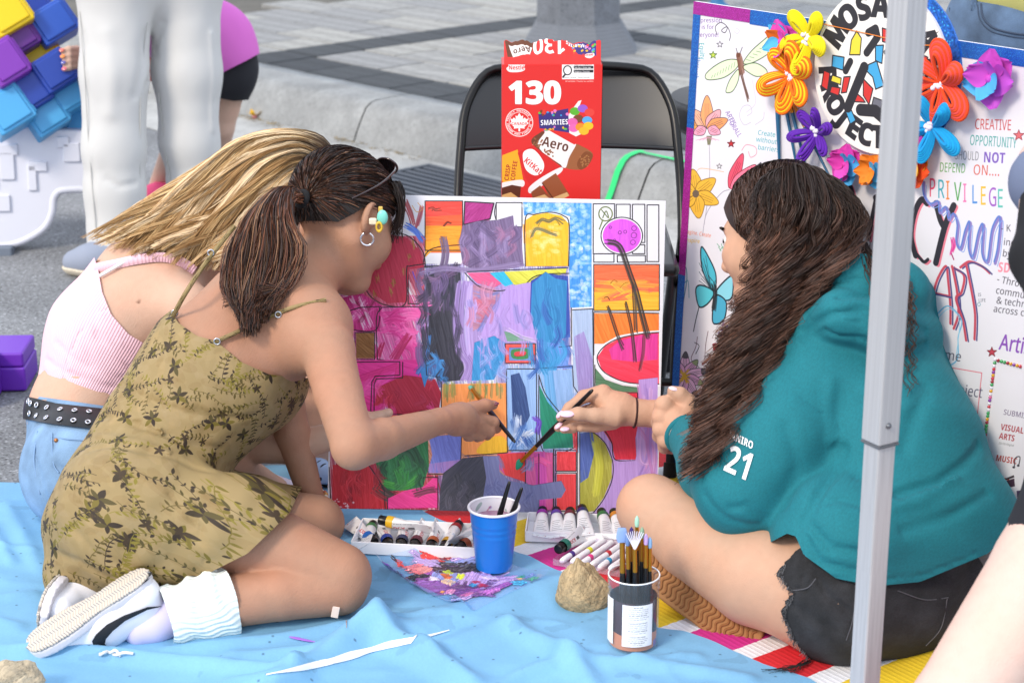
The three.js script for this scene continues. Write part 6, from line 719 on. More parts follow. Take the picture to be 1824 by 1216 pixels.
const skinTone = (base) => (x, y, z) => { const n = fbm(x * 18, y * 18, z * 18, 4), m = noise3(x * 120, y * 120, z * 120), w = fbm(x * 5 + 3, y * 5, z * 5, 2), q = 1 + 0.09 * n + 0.04 * m + 0.06 * w, red = 0.12 * n + 0.07 * w; return [base[0] * q, base[1] * (q - red), base[2] * (q - red * 1.4)]; };
const poreTex = dataTex(256, (u, v, i, j) => 128 + 90 * (tileF(u, v, 64, 19, 2) - 0.4) + 40 * (hash3(i, j, 44) - 0.5));
const skinUv = (g) => setUv(g, (x, y, z) => [(x + 0.6 * z) * 9, (y + 0.5 * z) * 9]);
// body mesh with finer grids round the head and the hands
function bodyMesh(t, f, bounds, h, fine, tone, name = 'body') { const gs = [netMesh(f, bounds[0], bounds[1], h, fine.map((b) => [b[0], b[1]]))]; for (const [a, b, hh] of fine) gs.push(netMesh(f, a, b, hh)); return (skinMat.bumpMap ??= poreTex, skinMat.bumpScale = 0.0014, part(t, name, joinGeo(gs.map((g) => skinUv(paintVerts(g, tone)))), skinMat)); }
const boxRound = (pts, pad) => { const a = V3(9, 9, 9), b = V3(-9, -9, -9); for (const p of pts) { a.min(p); b.max(p); } return [a.addScalar(-pad), b.addScalar(pad)]; };
const garment = (f, list, pad, h, cut, uv) => { const [lo, hi] = boundsOf(list, pad); let g = netMesh(f, lo, hi, h); if (uv) setUv(g, uv); return cut ? clipMesh(g, (p) => { const [a, b] = projPx(p.x, p.y, p.z); return cut(a, b, p); }) : g; };
const inflate = (list, r, k) => list.map((c) => { const q = c.slice(); q[6] += r; if (k) q[8] = k; return q; });
const nail = (t, a, dir, up, col, len = 0.012, w = 0.0062) => { const g = new THREE.SphereGeometry(1, 14, 10); g.scale(w, 0.0026, len); const z = dir.clone().normalize(), x = up.clone().cross(z).normalize(); g.applyMatrix4(frame(a, x, z.clone().cross(x), z)); part(t, 'fingernail', g, mat(col, 0.25, { phys: true, clearcoat: 0.8 })); };
// ---------- kneeling painter in the olive leaf print dress ----------
{
  const t = thing('person', 'person kneeling in an olive leaf print dress, painting with one arm stretched out', 'person');
  const hipN = J(228, 915, 3.17), hipF = J(285, 860, 3.38), pel = J(245, 890, 3.27), waist = J(300, 768, 3.29), ribs = J(392, 662, 3.31), upper = J(470, 568, 3.34), shN = J(582, 622, 3.2), shF = J(452, 478, 3.5), nk = J(536, 512, 3.37);
  const torso = [cap(hipN, hipF, 0.112, 0.108, 0.05), cap(pel, waist, 0.125, 0.098, 0.06), cap(waist, ribs, 0.098, 0.117, 0.06), cap(ribs, upper, 0.117, 0.095, 0.06), cap(J(470, 690, 3.42), J(478, 688, 3.38), 0.06, 0.056, 0.05)];
  const elbow = J(630, 796, 3.03), wrist = J(782, 750, 3.25);
  const limbs = [cap(upper, J(545, 590, 3.26), 0.095, 0.062, 0.05), cap(J(545, 590, 3.26), shN, 0.06, 0.047, 0.05), cap(upper, shF, 0.09, 0.05, 0.05), cap(nk, J(560, 575, 3.28), 0.05, 0.052, 0.05), ...chain([[shN, 0.046], [J(602, 700, 3.12), 0.04], [elbow, 0.036]], 0.008), ...chain([[elbow, 0.036], [J(680, 782, 3.1), 0.034], [wrist, 0.0225]], 0.008),
    ...chain([[shF, 0.042], [J(505, 690, 3.43), 0.034], [J(520, 770, 3.44), 0.032], [J(556, 892, 3.48), 0.023], [J(580, 922, 3.5), 0.02]], 0.008)];
  const kneeN = J(602, 1026, 3.115);
  const legs = [...chain([[J(250, 930, 3.15), 0.108], [J(430, 952, 3.13), 0.07], [kneeN, 0.056]], 0.008), ...chain([[J(606, 1046, 3.11), 0.046], [J(500, 1056, 3.085), 0.045], [J(410, 1072, 3.075), 0.042], [J(300, 1098, 3.06), 0.031]], 0.005), ...chain([[J(290, 890, 3.36), 0.085], [J(440, 918, 3.4), 0.056], [J(562, 930, 3.42), 0.05]], 0.008), ...chain([[J(566, 934, 3.43), 0.046], [J(400, 965, 3.38), 0.046], [J(210, 1030, 3.24), 0.03]], 0.012)];
  const head = new Head(J(610, 394, 3.42), camVec(0.63, -0.47, -0.62), camVec(0.02, 1, -0.1));
  const neck = [cap(nk, J(585, 452, 3.41), 0.05, 0.047, 0.03)];
  // right hand round the brush: back of the hand up, fingers curling under
  const H = (px, py, d) => J(px, py, d), hand = [cap(wrist, H(822, 742, 3.32), 0.022, 0.026, 0.015), cap(H(812, 750, 3.31), H(846, 756, 3.36), 0.026, 0.02, 0.015),
    ...chain([[H(838, 730, 3.345), 0.015], [H(864, 722, 3.37), 0.011], [H(879, 721, 3.385), 0.0085]], 0.008),
    ...chain([[H(852, 746, 3.36), 0.0135], [H(878, 752, 3.38), 0.011], [H(884, 762, 3.4), 0.0095], [H(872, 764, 3.43), 0.008]], 0.003), ...chain([[H(850, 760, 3.355), 0.013], [H(872, 768, 3.375), 0.0105], [H(868, 776, 3.4), 0.0085]], 0.003), ...chain([[H(840, 768, 3.35), 0.0125], [H(856, 776, 3.37), 0.0095], [H(850, 780, 3.395), 0.008]], 0.003), ...chain([[H(826, 768, 3.345), 0.011], [H(838, 777, 3.36), 0.009], [H(832, 779, 3.38), 0.0075]], 0.003)];
  const handL = [cap(J(578, 922, 3.5), J(600, 934, 3.515), 0.02, 0.017, 0.01), ...[-1, 0, 1, 2].map((i) => cap(J(600, 932 + i * 3, 3.515), J(622, 930 + i * 6, 3.53 - i * 0.01), 0.009, 0.0065, 0.005)), cap(J(588, 938, 3.5), J(604, 948, 3.49), 0.01, 0.007, 0.005)];
  const list = [...torso, ...limbs, ...legs, ...neck], fb = field(list), fh = field(hand), fl = field(handL);
  const f = (x, y, z) => { let d = fb(x, y, z); const hd = head.sdf(x, y, z); d = smin(d, hd, 0.02); d = smin(d, fh(x, y, z), 0.005); return smin(d, fl(x, y, z), 0.01); };
  const hb = boundsOf(hand, 0.012), lb = boundsOf(handL, 0.012); const body = boundsOf(list, 0.03); body[0].min(head.box()[0]); body[1].max(head.box()[1]); body[0].min(hb[0]); body[1].max(hb[1]); body[1].max(lb[1]); body[0].min(lb[0]);
  const tone = skinTone([0.42, 0.22, 0.14]), lip = head.w(0, -0.061, 0.09);
  bodyMesh(t, f, body, 0.0062, [[...head.box(0.125), 0.0032], [...hb, 0.0024], [...lb, 0.003]], (x, y, z) => { const c = tone(x, y, z), l = head.toL(x, y, z); if (Math.abs(l[0]) < 0.021 && l[1] < -0.05 && l[1] > -0.073 && l[2] > 0.082) return [0.42, 0.14, 0.12]; return c; });
  head.eyes(t);
  nail(t, H(881, 719, 3.379), camVec(1, 0.15, -0.3), camVec(0, 1, 0.4), 0x6a1f2c, 0.0085, 0.0062); nail(t, H(884, 766, 3.395), camVec(-0.5, -0.6, -0.6), camVec(0.6, -0.2, 0.7), 0x6a1f2c, 0.006, 0.005);
  // dress
  const dl = [...inflate(torso, 0.007, 0.06), ...inflate(legs.slice(0, 2), 0.016, 0.05), ...inflate(legs.slice(5, 7), 0.01, 0.03), cap(J(165, 960, 3.2), J(140, 1020, 3.18), 0.085, 0.06, 0.05), cap(J(300, 950, 3.16), J(350, 935, 3.28), 0.08, 0.065, 0.04)];
  const df0 = field(dl), wr = (x, y, z) => { const a = x * 0.6 - y * 0.8, b = x * 0.8 + y * 0.6; return 0.0022 * Math.sin(a * 95 + 5 * fbm(x * 7, y * 7, z * 7, 3) + b * 18) * (0.4 + 0.6 * noise3(x * 6 + 3, y * 6, z * 6)) + 0.002 * fbm(x * 22, y * 22, z * 22, 2); };
  const df = folded((x, y, z) => { const d = df0(x, y, z); return Math.abs(d) < 0.05 ? d + wr(x, y, z) : d; }, [[[[215, 682], [260, 712], [330, 735], [395, 742]], 0.008, 0.0045], [[[180, 742], [250, 760], [330, 790], [390, 800]], 0.008, 0.005], [[[160, 800], [240, 800], [320, 818], [372, 838]], 0.009, 0.005], [[[350, 730], [400, 745], [452, 740]], 0.006, 0.004], [[[120, 880], [200, 850], [300, 862], [370, 872]], 0.009, 0.004], [[[180, 700], [230, 735], [290, 770]], 0.007, -0.003], [[[150, 770], [220, 782], [300, 806]], 0.007, -0.003], [[[130, 940], [200, 1000], [270, 1020]], 0.01, 0.004], [[[300, 880], [355, 940], [365, 1000]], 0.004, 0.003], [[[100, 985], [140, 1000], [195, 1030]], 0.008, 0.005]]);
  const topY = yAt([[296, 535], [306, 556], [316, 574], [350, 598], [384, 607], [430, 645], [480, 667], [540, 673]]), hemY = yAt([[60, 1090], [200, 1110], [320, 1046], [440, 986], [515, 914], [545, 850], [600, 780]]);
  const ax = ribs.clone().sub(pel).normalize(), e1 = V3(ax.y, -ax.x, 0).normalize(), e2 = ax.clone().cross(e1), wrap = (x, y, z) => { const q = V3(x, y, z).sub(pel), v = q.dot(ax), a = Math.atan2(q.dot(e2), q.dot(e1)); return [a * 0.13 / 0.36, v / 0.36]; };
  // velvet print: olive leaves and stems on straw
  const [c, x] = canvas(1024, 1024); x.fillStyle = '#927d52'; x.fillRect(0, 0, 1024, 1024); const r = rng(5);
  for (let i = 0; i < 700; i++) { x.fillStyle = ['rgba(176,156,108,.1)', 'rgba(112,90,44,.16)', 'rgba(170,158,118,.1)', 'rgba(176,146,96,.14)'][i % 4]; const a = r() * 1024, b = r() * 1024, s = 10 + r() * 46; for (const ox of [-1024, 0, 1024]) for (const oy of [-1024, 0, 1024]) { x.beginPath(); x.ellipse(a + ox, b + oy, s, s * 0.5, r() * 3, 0, 7); x.fill(); } }
  const leafAt = (a, b, an, s, col) => { for (const ox of [-1024, 0, 1024]) for (const oy of [-1024, 0, 1024]) { const X = a + ox, Y = b + oy; if (X < -80 || Y < -80 || X > 1104 || Y > 1104) continue; x.save(); x.translate(X, Y); x.rotate(an); x.fillStyle = col; x.beginPath(); x.moveTo(0, 0); x.bezierCurveTo(s * 0.25, -s * 0.3, s * 0.7, -s * 0.24, s, 0); x.bezierCurveTo(s * 0.7, s * 0.24, s * 0.25, s * 0.3, 0, 0); x.fill(); x.restore(); } };
  const greens = ['#4a3f14', '#33260f', '#6a5c1a', '#2a1c0c', '#57481a', '#7d7024'];
  for (let k = 0; k < 104; k++) { let a = r() * 1024, b = r() * 1024, an = r() * 6.28; const col = greens[Math.floor(r() * 6)], n = 5 + Math.floor(r() * 7); for (let i = 0; i < n; i++) { const na = a + Math.cos(an) * 22, nb = b + Math.sin(an) * 22; for (const ox of [-1024, 0, 1024]) for (const oy of [-1024, 0, 1024]) { x.strokeStyle = col; x.lineWidth = 2.2; x.beginPath(); x.moveTo(a + ox, b + oy); x.lineTo(na + ox, nb + oy); x.stroke(); } leafAt(na, nb, an + 0.8 + r() * 0.5, 13 + r() * 16, col); if (r() < 0.75) leafAt(na, nb, an - 0.8 - r() * 0.5, 11 + r() * 13, greens[Math.floor(r() * 6)]); a = na; b = nb; an += (r() - 0.5) * 0.7; } if (k % 3 === 0) for (let i = 0; i < 6; i++) leafAt(a, b, an + i * 1.047, 30 + r() * 26, greens[(k + i) % 4]); if (k % 4 === 1) for (let i = 0; i < 5; i++) leafAt(a, b, i * 1.257 + an, 22 + r() * 10, '#3a2a14'); }
  const dm = mat(0xffffff, 0.7, { map: texOf(c), phys: true, sheen: 0.2, sheenRoughness: 0.35, sheenColor: new THREE.Color(0.5, 0.45, 0.25), side: THREE.DoubleSide, bumpMap: rep(weave, 8), bumpScale: 0.0004 });
  const dress = part(t, 'dress', garment(df, dl, 0.03, 0.006, (a, b) => Math.max(topY(a) - b, b - hemY(a)) * 0.001, wrap), dm);
  const both = (a, b, cc) => Math.min(f(a, b, cc), df(a, b, cc));
  const ribbon = (pts, w) => { const cv = new THREE.CatmullRomCurve3(pts.map(([a, b]) => onSurf(both, a, b, 0.002))); return tube(cv.getPoints(30), w, 60, 6); };
  part(dress, 'strap', ribbon([[308, 562], [330, 522], [360, 476], [392, 434], [418, 402]], 0.0042), dm); part(dress, 'strap', ribbon([[384, 608], [420, 592], [470, 568], [520, 548], [580, 534]], 0.0042), dm);
  for (const [a, b] of [[311, 557], [375, 450], [386, 608], [495, 560]]) { const g = new THREE.TorusGeometry(0.0052, 0.0013, 8, 18); const q = onSurf(both, a, b, 0.005); g.translate(q.x, q.y, q.z); part(dress, 'strap_ring', g, silver); }
  // hair: cap, strands combed to the knot, ponytail, fringe
  const capF = (X, Y, Z) => { const l = head.toL(X, Y, Z); return skullL(l[0], l[1], l[2]) - 0.011 + 0.0012 * Math.sin(l[1] * 160 + l[0] * 90); };
  const hairline = yAt([[-0.12, -0.05], [-0.09, -0.052], [-0.05, -0.038], [-0.028, 0.0], [-0.01, 0.03], [0.02, 0.034], [0.05, 0.03], [0.07, 0.062], [0.1, 0.07]]);
  const [b0, b1] = head.box(0.155); const hair = new THREE.Group(); hair.name = 'hair'; t.add(hair);
  const dark = [0.012, 0.008, 0.006]; const capG = clipMesh(netMesh(capF, b0, b1, 0.004), (p) => { const l = head.toL(p.x, p.y, p.z); return hairline(l[2]) - l[1]; }); part(hair, 'scalp_hair', paintVerts(capG, () => dark), hairMat);
  const knot = J(541, 355, 3.325), S = new Strands(), kl = head.toL(knot.x, knot.y, knot.z), hr = rng(77), hj = (s) => (hr() - 0.5) * 2 * s;
  const hue = (k) => { const u = hr(); const m = u < 0.5 ? [0.026, 0.012, 0.008] : u < 0.88 ? [0.11, 0.038, 0.018] : [0.17, 0.085, 0.042]; return m.map((v) => v * k); };
  const onSkull = (l, off) => { let [a, b, cc] = l; for (let i = 0; i < 4; i++) { const d = skullL(a, b, cc) - off, L = Math.hypot(a, b - 0.03, cc + 0.014) || 1; a -= d * a / L; b -= d * (b - 0.03) / L; cc -= d * (cc + 0.014) / L; } return head.w(a, b, cc); };
  for (let i = 0; i < 5200; i++) { const th = hr() * 6.28, cy = hj(1), sy = Math.sqrt(1 - cy * cy), a = [Math.sin(th) * sy * 0.074, 0.03 + cy * 0.09, -0.014 + Math.cos(th) * sy * 0.096]; if (a[1] < hairline(a[2]) + 0.001) continue; const pts = []; for (let k = 0; k <= 5; k++) { const q = k / 5, e = 1 - Math.pow(1 - q, 1.15); pts.push(onSkull([lerp(a[0], kl[0], e) + hj(0.002), lerp(a[1], kl[1], e) + hj(0.002) + 0.01 * Math.sin(q * 3.14), lerp(a[2], kl[2], e) + hj(0.002)], 0.0118 + 0.003 * hr())); } pts.push(knot.clone().add(V3(hj(0.006), hj(0.006), hj(0.006)))); const m = hue(1), q = hr(); S.add(pts, 0.0008, 0.0008, (tt) => { const k = q > 0.45 ? sstep(0.2, 0.75, tt) : 1; return [lerp(0.014, m[0], k), lerp(0.008, m[1], k), lerp(0.006, m[2], k)]; }, null, 14, 1, null, hr() * 3); }
  part(hair, 'combed_hair', S.geo(), hairMat);
  const Pn = new Strands(), backD = new Map(), bd = (px, py, d) => { const k = Math.round(px / 5) + ',' + Math.round(py / 5); if (!backD.has(k)) backD.set(k, surf(both, px, py, 2.6, 3.8)); const q = backD.get(k); return q === null ? d : Math.min(d, q - 0.01); }; for (let i = 0; i < 3400; i++) { const a = hj(1), b = hj(1), en = hr(), cl = Math.round(a * 5) * 0.2 + hj(0.06), w = hj(1) * 0.3; const len = 0.72 + 0.28 * en; const pt = (px, py, d, j) => { const X = px + hj(j), Y = py + hj(j); return J(X, Y, bd(X, Y, d) + hj(0.004)); }; const ex = 436 + cl * 34 + w * 14 + 22 * (1 - en), ey = 604 - 60 * (a > -0.3 ? (a + 0.3) / 1.3 : (-0.3 - a) * 1.4) - 46 * en * en; const pts = [knot.clone().add(V3(hj(0.008), hj(0.009), hj(0.008))), pt(512 + a * 12, 345 + b * 12, 3.3 - b * 0.02, 3), pt(478 + a * 42, 378 + 18 * Math.abs(a) + b * 10, 3.27 - 0.02 * (1 - a * a) + 0.03 * b, 4), pt(473 + cl * 66 + w * 20, 455 + b * 8, 3.255 + 0.035 * b, 5), pt(456 + cl * 56 + w * 18, 512, 3.25 + 0.03 * b, 6), J(ex, ey, bd(ex, ey, 3.25) - 0.012 + 0.012 * b)]; if (hr() < 0.06) { const wx0 = 392 + hr() * 40, wy0 = 470 + hr() * 80; pts[5] = J(wx0, wy0, bd(wx0, wy0, 3.24)); } const m = hue(1.9), tip = m.map((v) => v * 0.45); Pn.add(pts, 0.001, 0.0004, (tt) => { const k = tt < 0.55 ? 1 : lerp(1, 0.4, (tt - 0.55) / 0.45); return m.map((v) => v * k + 0.004); }, null, 16, 1, (v, tt) => { v.x += 0.004 * tt * Math.sin(tt * 9 + cl * 11); v.y += 0.003 * tt * Math.sin(tt * 8 + cl * 7 + 1); }, hr() * 3); }
  part(hair, 'ponytail', Pn.geo(), hairMat);
  const Fr = new Strands(); for (let i = 0; i < 100; i++) { const a = hr(); const st = head.w(0.05 - 0.1 * a * 0.6 + hj(0.006), 0.085 + hj(0.012), 0.062 + hj(0.01)); const pts = [st, J(702 + 10 * a + hj(6), 330 + hj(8), 3.41 + 0.03 * a), J(715 + hj(7), 372 + hj(8), 3.41 + 0.03 * a), J(708 - 14 * a + hj(12), 398 + 36 * hr(), 3.42 + 0.03 * a)]; Fr.add(pts, 0.0012, 0.0005, dark, [0.03, 0.016, 0.012], 12); }
  part(hair, 'fringe', Fr.geo(), hairMat);
  { const g = new THREE.TorusGeometry(0.012, 0.006, 10, 24); const dir = J(512, 346, 3.3).sub(knot).normalize(); g.applyQuaternion(new THREE.Quaternion().setFromUnitVectors(V3(0, 0, 1), dir)); const q = knot.clone().addScaledVector(dir, 0.004); g.translate(q.x, q.y, q.z); part(hair, 'hair_tie', g, mat(0x0c0c10, 0.9)); }
  { // hoop earring hanging from the lobe
    const e = head.w(0.083, -0.034, -0.002); const g = new THREE.TorusGeometry(0.0115, 0.0021, 10, 30, 5.4); g.rotateZ(2.0); g.translate(e.x + 0.001, e.y - 0.011, e.z + 0.004); part(t, 'hoop_earring', g, mat(0xdcdce2, 0.2, { metalness: 0.9 })); }
  { // clip with a plain mint bead, a cream square bead and a yellow loop
    const cl = part(hair, 'hair_clip', (() => { const g = new THREE.SphereGeometry(1, 20, 14); g.scale(0.0098, 0.0135, 0.006); const q = J(681, 387, 3.338); g.translate(q.x, q.y, q.z); return g; })(), mat(0x7fd8c8, 0.35)); const add = (n, g, q, m) => { g.translate(q.x, q.y, q.z); part(cl, n, g, m); }; add('bar', box(0.008, 0.042, 0.005, 0.002), J(678, 388, 3.345), mat(0xd8b45a, 0.4)); add('cream_bead', box(0.014, 0.012, 0.008, 0.003), J(664, 394, 3.338), mat(0xe8dcc0, 0.5)); const lp = new THREE.TorusGeometry(0.006, 0.0022, 8, 20); lp.scale(0.8, 1.3, 1); add('yellow_loop', lp, J(675, 404, 3.337), mat(0xe0b83a, 0.35)); }
  { // bracelet of beads on the far wrist
    const c0 = J(557, 892, 3.48), dir = J(580, 922, 3.5).sub(J(556, 880, 3.475)).normalize(), q = new THREE.Quaternion().setFromUnitVectors(V3(0, 1, 0), dir), gs = []; for (let i = 0; i < 20; i++) { const g = new THREE.SphereGeometry(0.0042, 8, 6), a = i / 20 * 6.283, v = V3(Math.cos(a) * 0.027, 0, Math.sin(a) * 0.027).applyQuaternion(q).add(c0); g.translate(v.x, v.y, v.z); gs.push(paintVerts(g, () => [[0.5, 0.12, 0.06], [0.75, 0.68, 0.55], [0.6, 0.3, 0.08]][i % 3])); } part(t, 'bead_bracelet', joinGeo(gs), vmat(0.4)); }
  { const q = J(597, 1090, 3.072), g = box(0.012, 0.02, 0.002, 0.001); g.rotateZ(-0.2); g.translate(q.x, q.y, q.z); part(t, 'sticking_plaster', g, mat(0xe6cfc0, 0.7)); }
  // ---- sneakers ----
  const shoeShape = (heel, toe, solN) => {   // frame: x along the sole, y from the sole into the shoe, z across
    const X = toe.clone().sub(heel), L = X.length(); X.normalize(); const Yv = solN.clone().addScaledVector(X, -solN.dot(X)).normalize().negate(), Z = X.clone().cross(Yv); const loc = (x, y, z) => { const q = V3(x, y, z).sub(heel); return [q.dot(X) / L * 0.27, q.dot(Yv) / L * 0.27, q.dot(Z) / L * 0.27]; };
    return { loc, X, Y: Yv, Z, k: L / 0.27, at: (a, b, cc) => heel.clone().addScaledVector(X, a * L / 0.27).addScaledVector(Yv, b * L / 0.27).addScaledVector(Z, cc * L / 0.27) };
  };
  const halfW = (a) => { const u = clamp(a / 0.27, 0, 1); return Math.sqrt(Math.max(0, 1 - Math.pow(Math.abs(u - 0.5) * 2, 6))) * (0.034 + 0.011 * sstep(0.35, 0.75, u) - 0.004 * Math.exp(-Math.pow((u - 0.42) / 0.14, 2))) + 1e-4; };
  const soleD = (a, b, cc, y0, y1, grow = 0) => { const w = halfW(a) + grow, dx = Math.max(-a - grow, a - 0.27 - grow), dz = Math.abs(cc) - w, dy = Math.max(y0 - b, b - y1); return Math.max(dx, dz, dy); };
  const sneaker = (name, S2, label) => {
    const up = (X, Y, Z) => { const [a, b, cc] = S2.loc(X, Y, Z); let d = capL(a, b, cc, 0.042, 0.04, 0, 0.045, 0.07, 0, 0.037, 0.034); d = smin(d, capL(a, b, cc, 0.04, 0.034, 0, 0.13, 0.046, 0, 0.036, 0.04), 0.03); d = smin(d, capL(a, b, cc, 0.13, 0.044, 0, 0.228, 0.03, 0, 0.042, 0.03), 0.03); d = smin(d, capL(a, b, cc, 0.05, 0.06, 0, 0.15, 0.066, 0, 0.034, 0.028), 0.03); return Math.max(d, 0.014 - b) * S2.k; };
    const pts = [S2.at(-0.03, -0.02, -0.07), S2.at(0.3, 0.12, 0.07), S2.at(-0.03, 0.12, 0.07), S2.at(0.3, -0.02, -0.07), S2.at(-0.03, -0.02, 0.07), S2.at(0.3, 0.12, -0.07), S2.at(-0.03, 0.12, -0.07), S2.at(0.3, -0.02, 0.07)], [a, b] = boxRound(pts, 0.01);
    const s = new THREE.Group(); s.name = 'sneaker'; t.add(s); if (label) s.userData.label = label;
    part(s, 'upper', netMesh(up, a, b, 0.0035), mat(0xeeeef4, 0.4));
    const mid = (X, Y, Z) => { const [p, q, w] = S2.loc(X, Y, Z); return soleD(p, q, w, 0.004, 0.022, 0.003) * S2.k; }, out = (X, Y, Z) => { const [p, q, w] = S2.loc(X, Y, Z); if (q > 0.012) return 0.01; const u = p * 1000, v = w * 1000; return (soleD(p, q, w, -0.002, 0.0045, 0.0035) + 0.0012 * (((u + 1.4 * Math.abs(((v + 60) % 17) - 8.5)) % 9 + 9) % 9 < 2.6 ? 1 : 0)) * S2.k; };
    const mg = netMesh(mid, a, b, 0.003); mg.computeVertexNormals(); part(s, 'midsole', mg, mat(0xd5d2d8, 0.5));
    const [tc, tx] = canvas(512, 512); tx.fillStyle = '#cfc3b4'; tx.fillRect(0, 0, 512, 512); tx.strokeStyle = '#a39a92'; tx.lineWidth = 7; for (let i = -3; i < 30; i++) for (let j = 0; j < 6; j++) { tx.strokeStyle = j % 2 ? '#b4a89a' : '#8e8c8c'; tx.beginPath(); tx.moveTo(i * 20 + (j % 2 ? 14 : 0), j * 86); tx.lineTo(i * 20 + (j % 2 ? 0 : 14), j * 86 + 80); tx.stroke(); } 
    const og = netMesh(out, a, b, 0.0022); og.computeVertexNormals(); setUv(og, (X, Y, Z) => { const [p, q, w] = S2.loc(X, Y, Z); return [p / 0.15, w / 0.1 + 0.5]; }); part(s, 'outsole', og, mat(0xffffff, 0.75, { map: texOf(tc) })); return { s, up, mid };
  };
  const near = shoeShape(J(262, 1016, 3.03), J(46, 1152, 2.985), camVec(-0.46, 0.74, 0.48)), A = sneaker('sneaker', near, 'white sneaker with a black swoosh, sole turned up');
  const swoosh = new THREE.Shape(); swoosh.moveTo(0.185, 0.026); swoosh.bezierCurveTo(0.2, 0.045, 0.185, 0.066, 0.155, 0.064); swoosh.bezierCurveTo(0.12, 0.06, 0.07, 0.05, 0.03, 0.04); swoosh.bezierCurveTo(0.08, 0.045, 0.13, 0.045, 0.15, 0.04); swoosh.bezierCurveTo(0.17, 0.036, 0.178, 0.032, 0.185, 0.026);
  const sw = new THREE.Shape([[262, 1081], [220, 1096], [190, 1112], [170, 1130], [163, 1142], [166, 1150], [178, 1154], [193, 1154], [186, 1147], [188, 1138], [200, 1124], [222, 1106], [262, 1086], [292, 1079]].map(([a, b]) => new THREE.Vector2(a, b)));
  part(A.s, 'swoosh', decal(A.up, [sw], (u, v) => [u, v], 0.0025, 2), mat(0x15161c, 0.45));
  const wedge = new THREE.Shape([[272, 1010], [276, 1018], [262, 1034], [230, 1056], [190, 1080], [138, 1118], [170, 1092], [215, 1058], [250, 1034]].map(([a, b]) => new THREE.Vector2(a, b)));
  part(A.s, 'black_wedge', decal(A.mid, [wedge], (u, v) => [u, v], 0.002, 2), mat(0x3a3a40, 0.5));
  const far = shoeShape(J(165, 1030, 3.2), J(60, 1092, 3.06), camVec(-0.86, 0.3, 0.2)); far.k *= 1; const Bs = sneaker('sneaker', shoeShape(J(150, 1008, 3.26), J(66, 1094, 3.04), camVec(-0.9, 0.1, 0.3)), 'white sneaker lying on its side behind the other');
  // laces
  for (const [a, b, c2, d2] of [[178, 1166, 190, 1160], [196, 1162, 214, 1168], [206, 1166, 236, 1164]]) part(A.s, 'lace', tube([onSurf(A.up, 182, 1152, 0.002, 2.99), onSheet(a, b, 0.003), onSheet((a + c2) / 2, b - 4, 0.012), onSheet(c2, d2, 0.003)], 0.0026, 24, 6), mat(0xe6e2de, 0.8));
  // sock and slouched ribbed leg warmer
  const sk = [cap(J(248, 1124, 3.04), J(275, 1114, 3.045), 0.025, 0.028, 0.02), cap(J(275, 1114, 3.045), J(305, 1098, 3.055), 0.028, 0.033, 0.01)], sf = field(sk); part(t, 'sock', garment(sf, sk, 0.02, 0.004), mat(0xcdc6e4, 0.9));
  const wl = [cap(J(308, 1098, 3.055), J(392, 1074, 3.085), 0.05, 0.056, 0.02), cap(J(388, 1074, 3.08), J(398, 1072, 3.08), 0.058, 0.058, 0.015)], wx = J(392, 1074, 3.085).sub(J(308, 1098, 3.055)).normalize(), w1 = V3(0, 1, 0).addScaledVector(wx, -wx.y).normalize(), w2 = wx.clone().cross(w1), wo = J(350, 1086, 3.07), wf0 = field(wl);
  const wf = (X, Y, Z) => { const d = wf0(X, Y, Z); if (Math.abs(d) > 0.03) return d; const q = V3(X, Y, Z).sub(wo), s = q.dot(wx), an = Math.atan2(q.dot(w2), q.dot(w1)); return d + 0.0011 * Math.sin(an * 40 + 6 * noise3(s * 20, an, 2)) + 0.0045 * Math.sin(s * 150 + 2.2 * Math.sin(an * 2) + 2 * noise3(X * 20, Y * 20, Z * 20)) * (0.5 + 0.5 * Math.sin(an + 1)) ; };
  part(t, 'leg_warmer', garment(wf, wl, 0.02, 0.0032, (a, b, p) => Math.abs(p.clone().sub(wo).dot(wx)) - 0.054), mat(0xe9efe9, 0.95, { side: THREE.DoubleSide }));
  // brush in the hand
  paintBrush(J(833, 684, 3.505), J(917, 787, 3.34), 0x5fae9a, 'paint brush with black handle held by the painter in the olive dress', { size: 1.25, group: 'brushes held by the painters' });
  { // sunglasses pushed up on the hair
    const g = thing('sunglasses', 'dark tortoiseshell sunglasses pushed up on the dark ponytail hair', 'sunglasses'), fm = mat(0x2a1512, 0.25, { phys: true, clearcoat: 0.6 }), lens = mat(0x191418, 0.08, { phys: true, clearcoat: 1 });
    const rim = (c0, nx, s) => { const q = new THREE.TorusGeometry(0.021, 0.0022, 8, 30); q.scale(1.1, 0.9, 1); const m = frame(c0, nx.clone(), V3(0, 0, 0), V3(0, 0, 0)); const zAx = head.f.clone().multiplyScalar(0.3).add(head.u).normalize(), xAx = head.r.clone(), yAx = zAx.clone().cross(xAx); q.applyMatrix4(frame(c0, xAx, yAx, zAx)); part(g, 'rim', q, fm); const l = new THREE.CircleGeometry(0.0205, 28); l.scale(1.1, 0.9, 1); l.applyMatrix4(frame(c0, xAx, yAx, zAx)); part(g, 'lens', l, lens); };
    const cR = head.w(0.03, 0.132, 0.028), cL = head.w(-0.03, 0.132, 0.028); rim(cR, head.r, 1); rim(cL, head.r, -1); part(g, 'bridge', tube([head.w(0.008, 0.134, 0.034), head.w(0, 0.137, 0.036), head.w(-0.008, 0.134, 0.034)], 0.002, 10, 8), fm);
    for (const s of [1, -1]) part(g, 'temple', tube([head.w(s * 0.054, 0.127, 0.028), head.w(s * 0.08, 0.1, 0.01), head.w(s * 0.0885, 0.06, -0.014), head.w(s * 0.086, 0.025, -0.04), head.w(s * 0.079, 0.005, -0.055)], 0.0022, 30, 8), fm);
  }
}
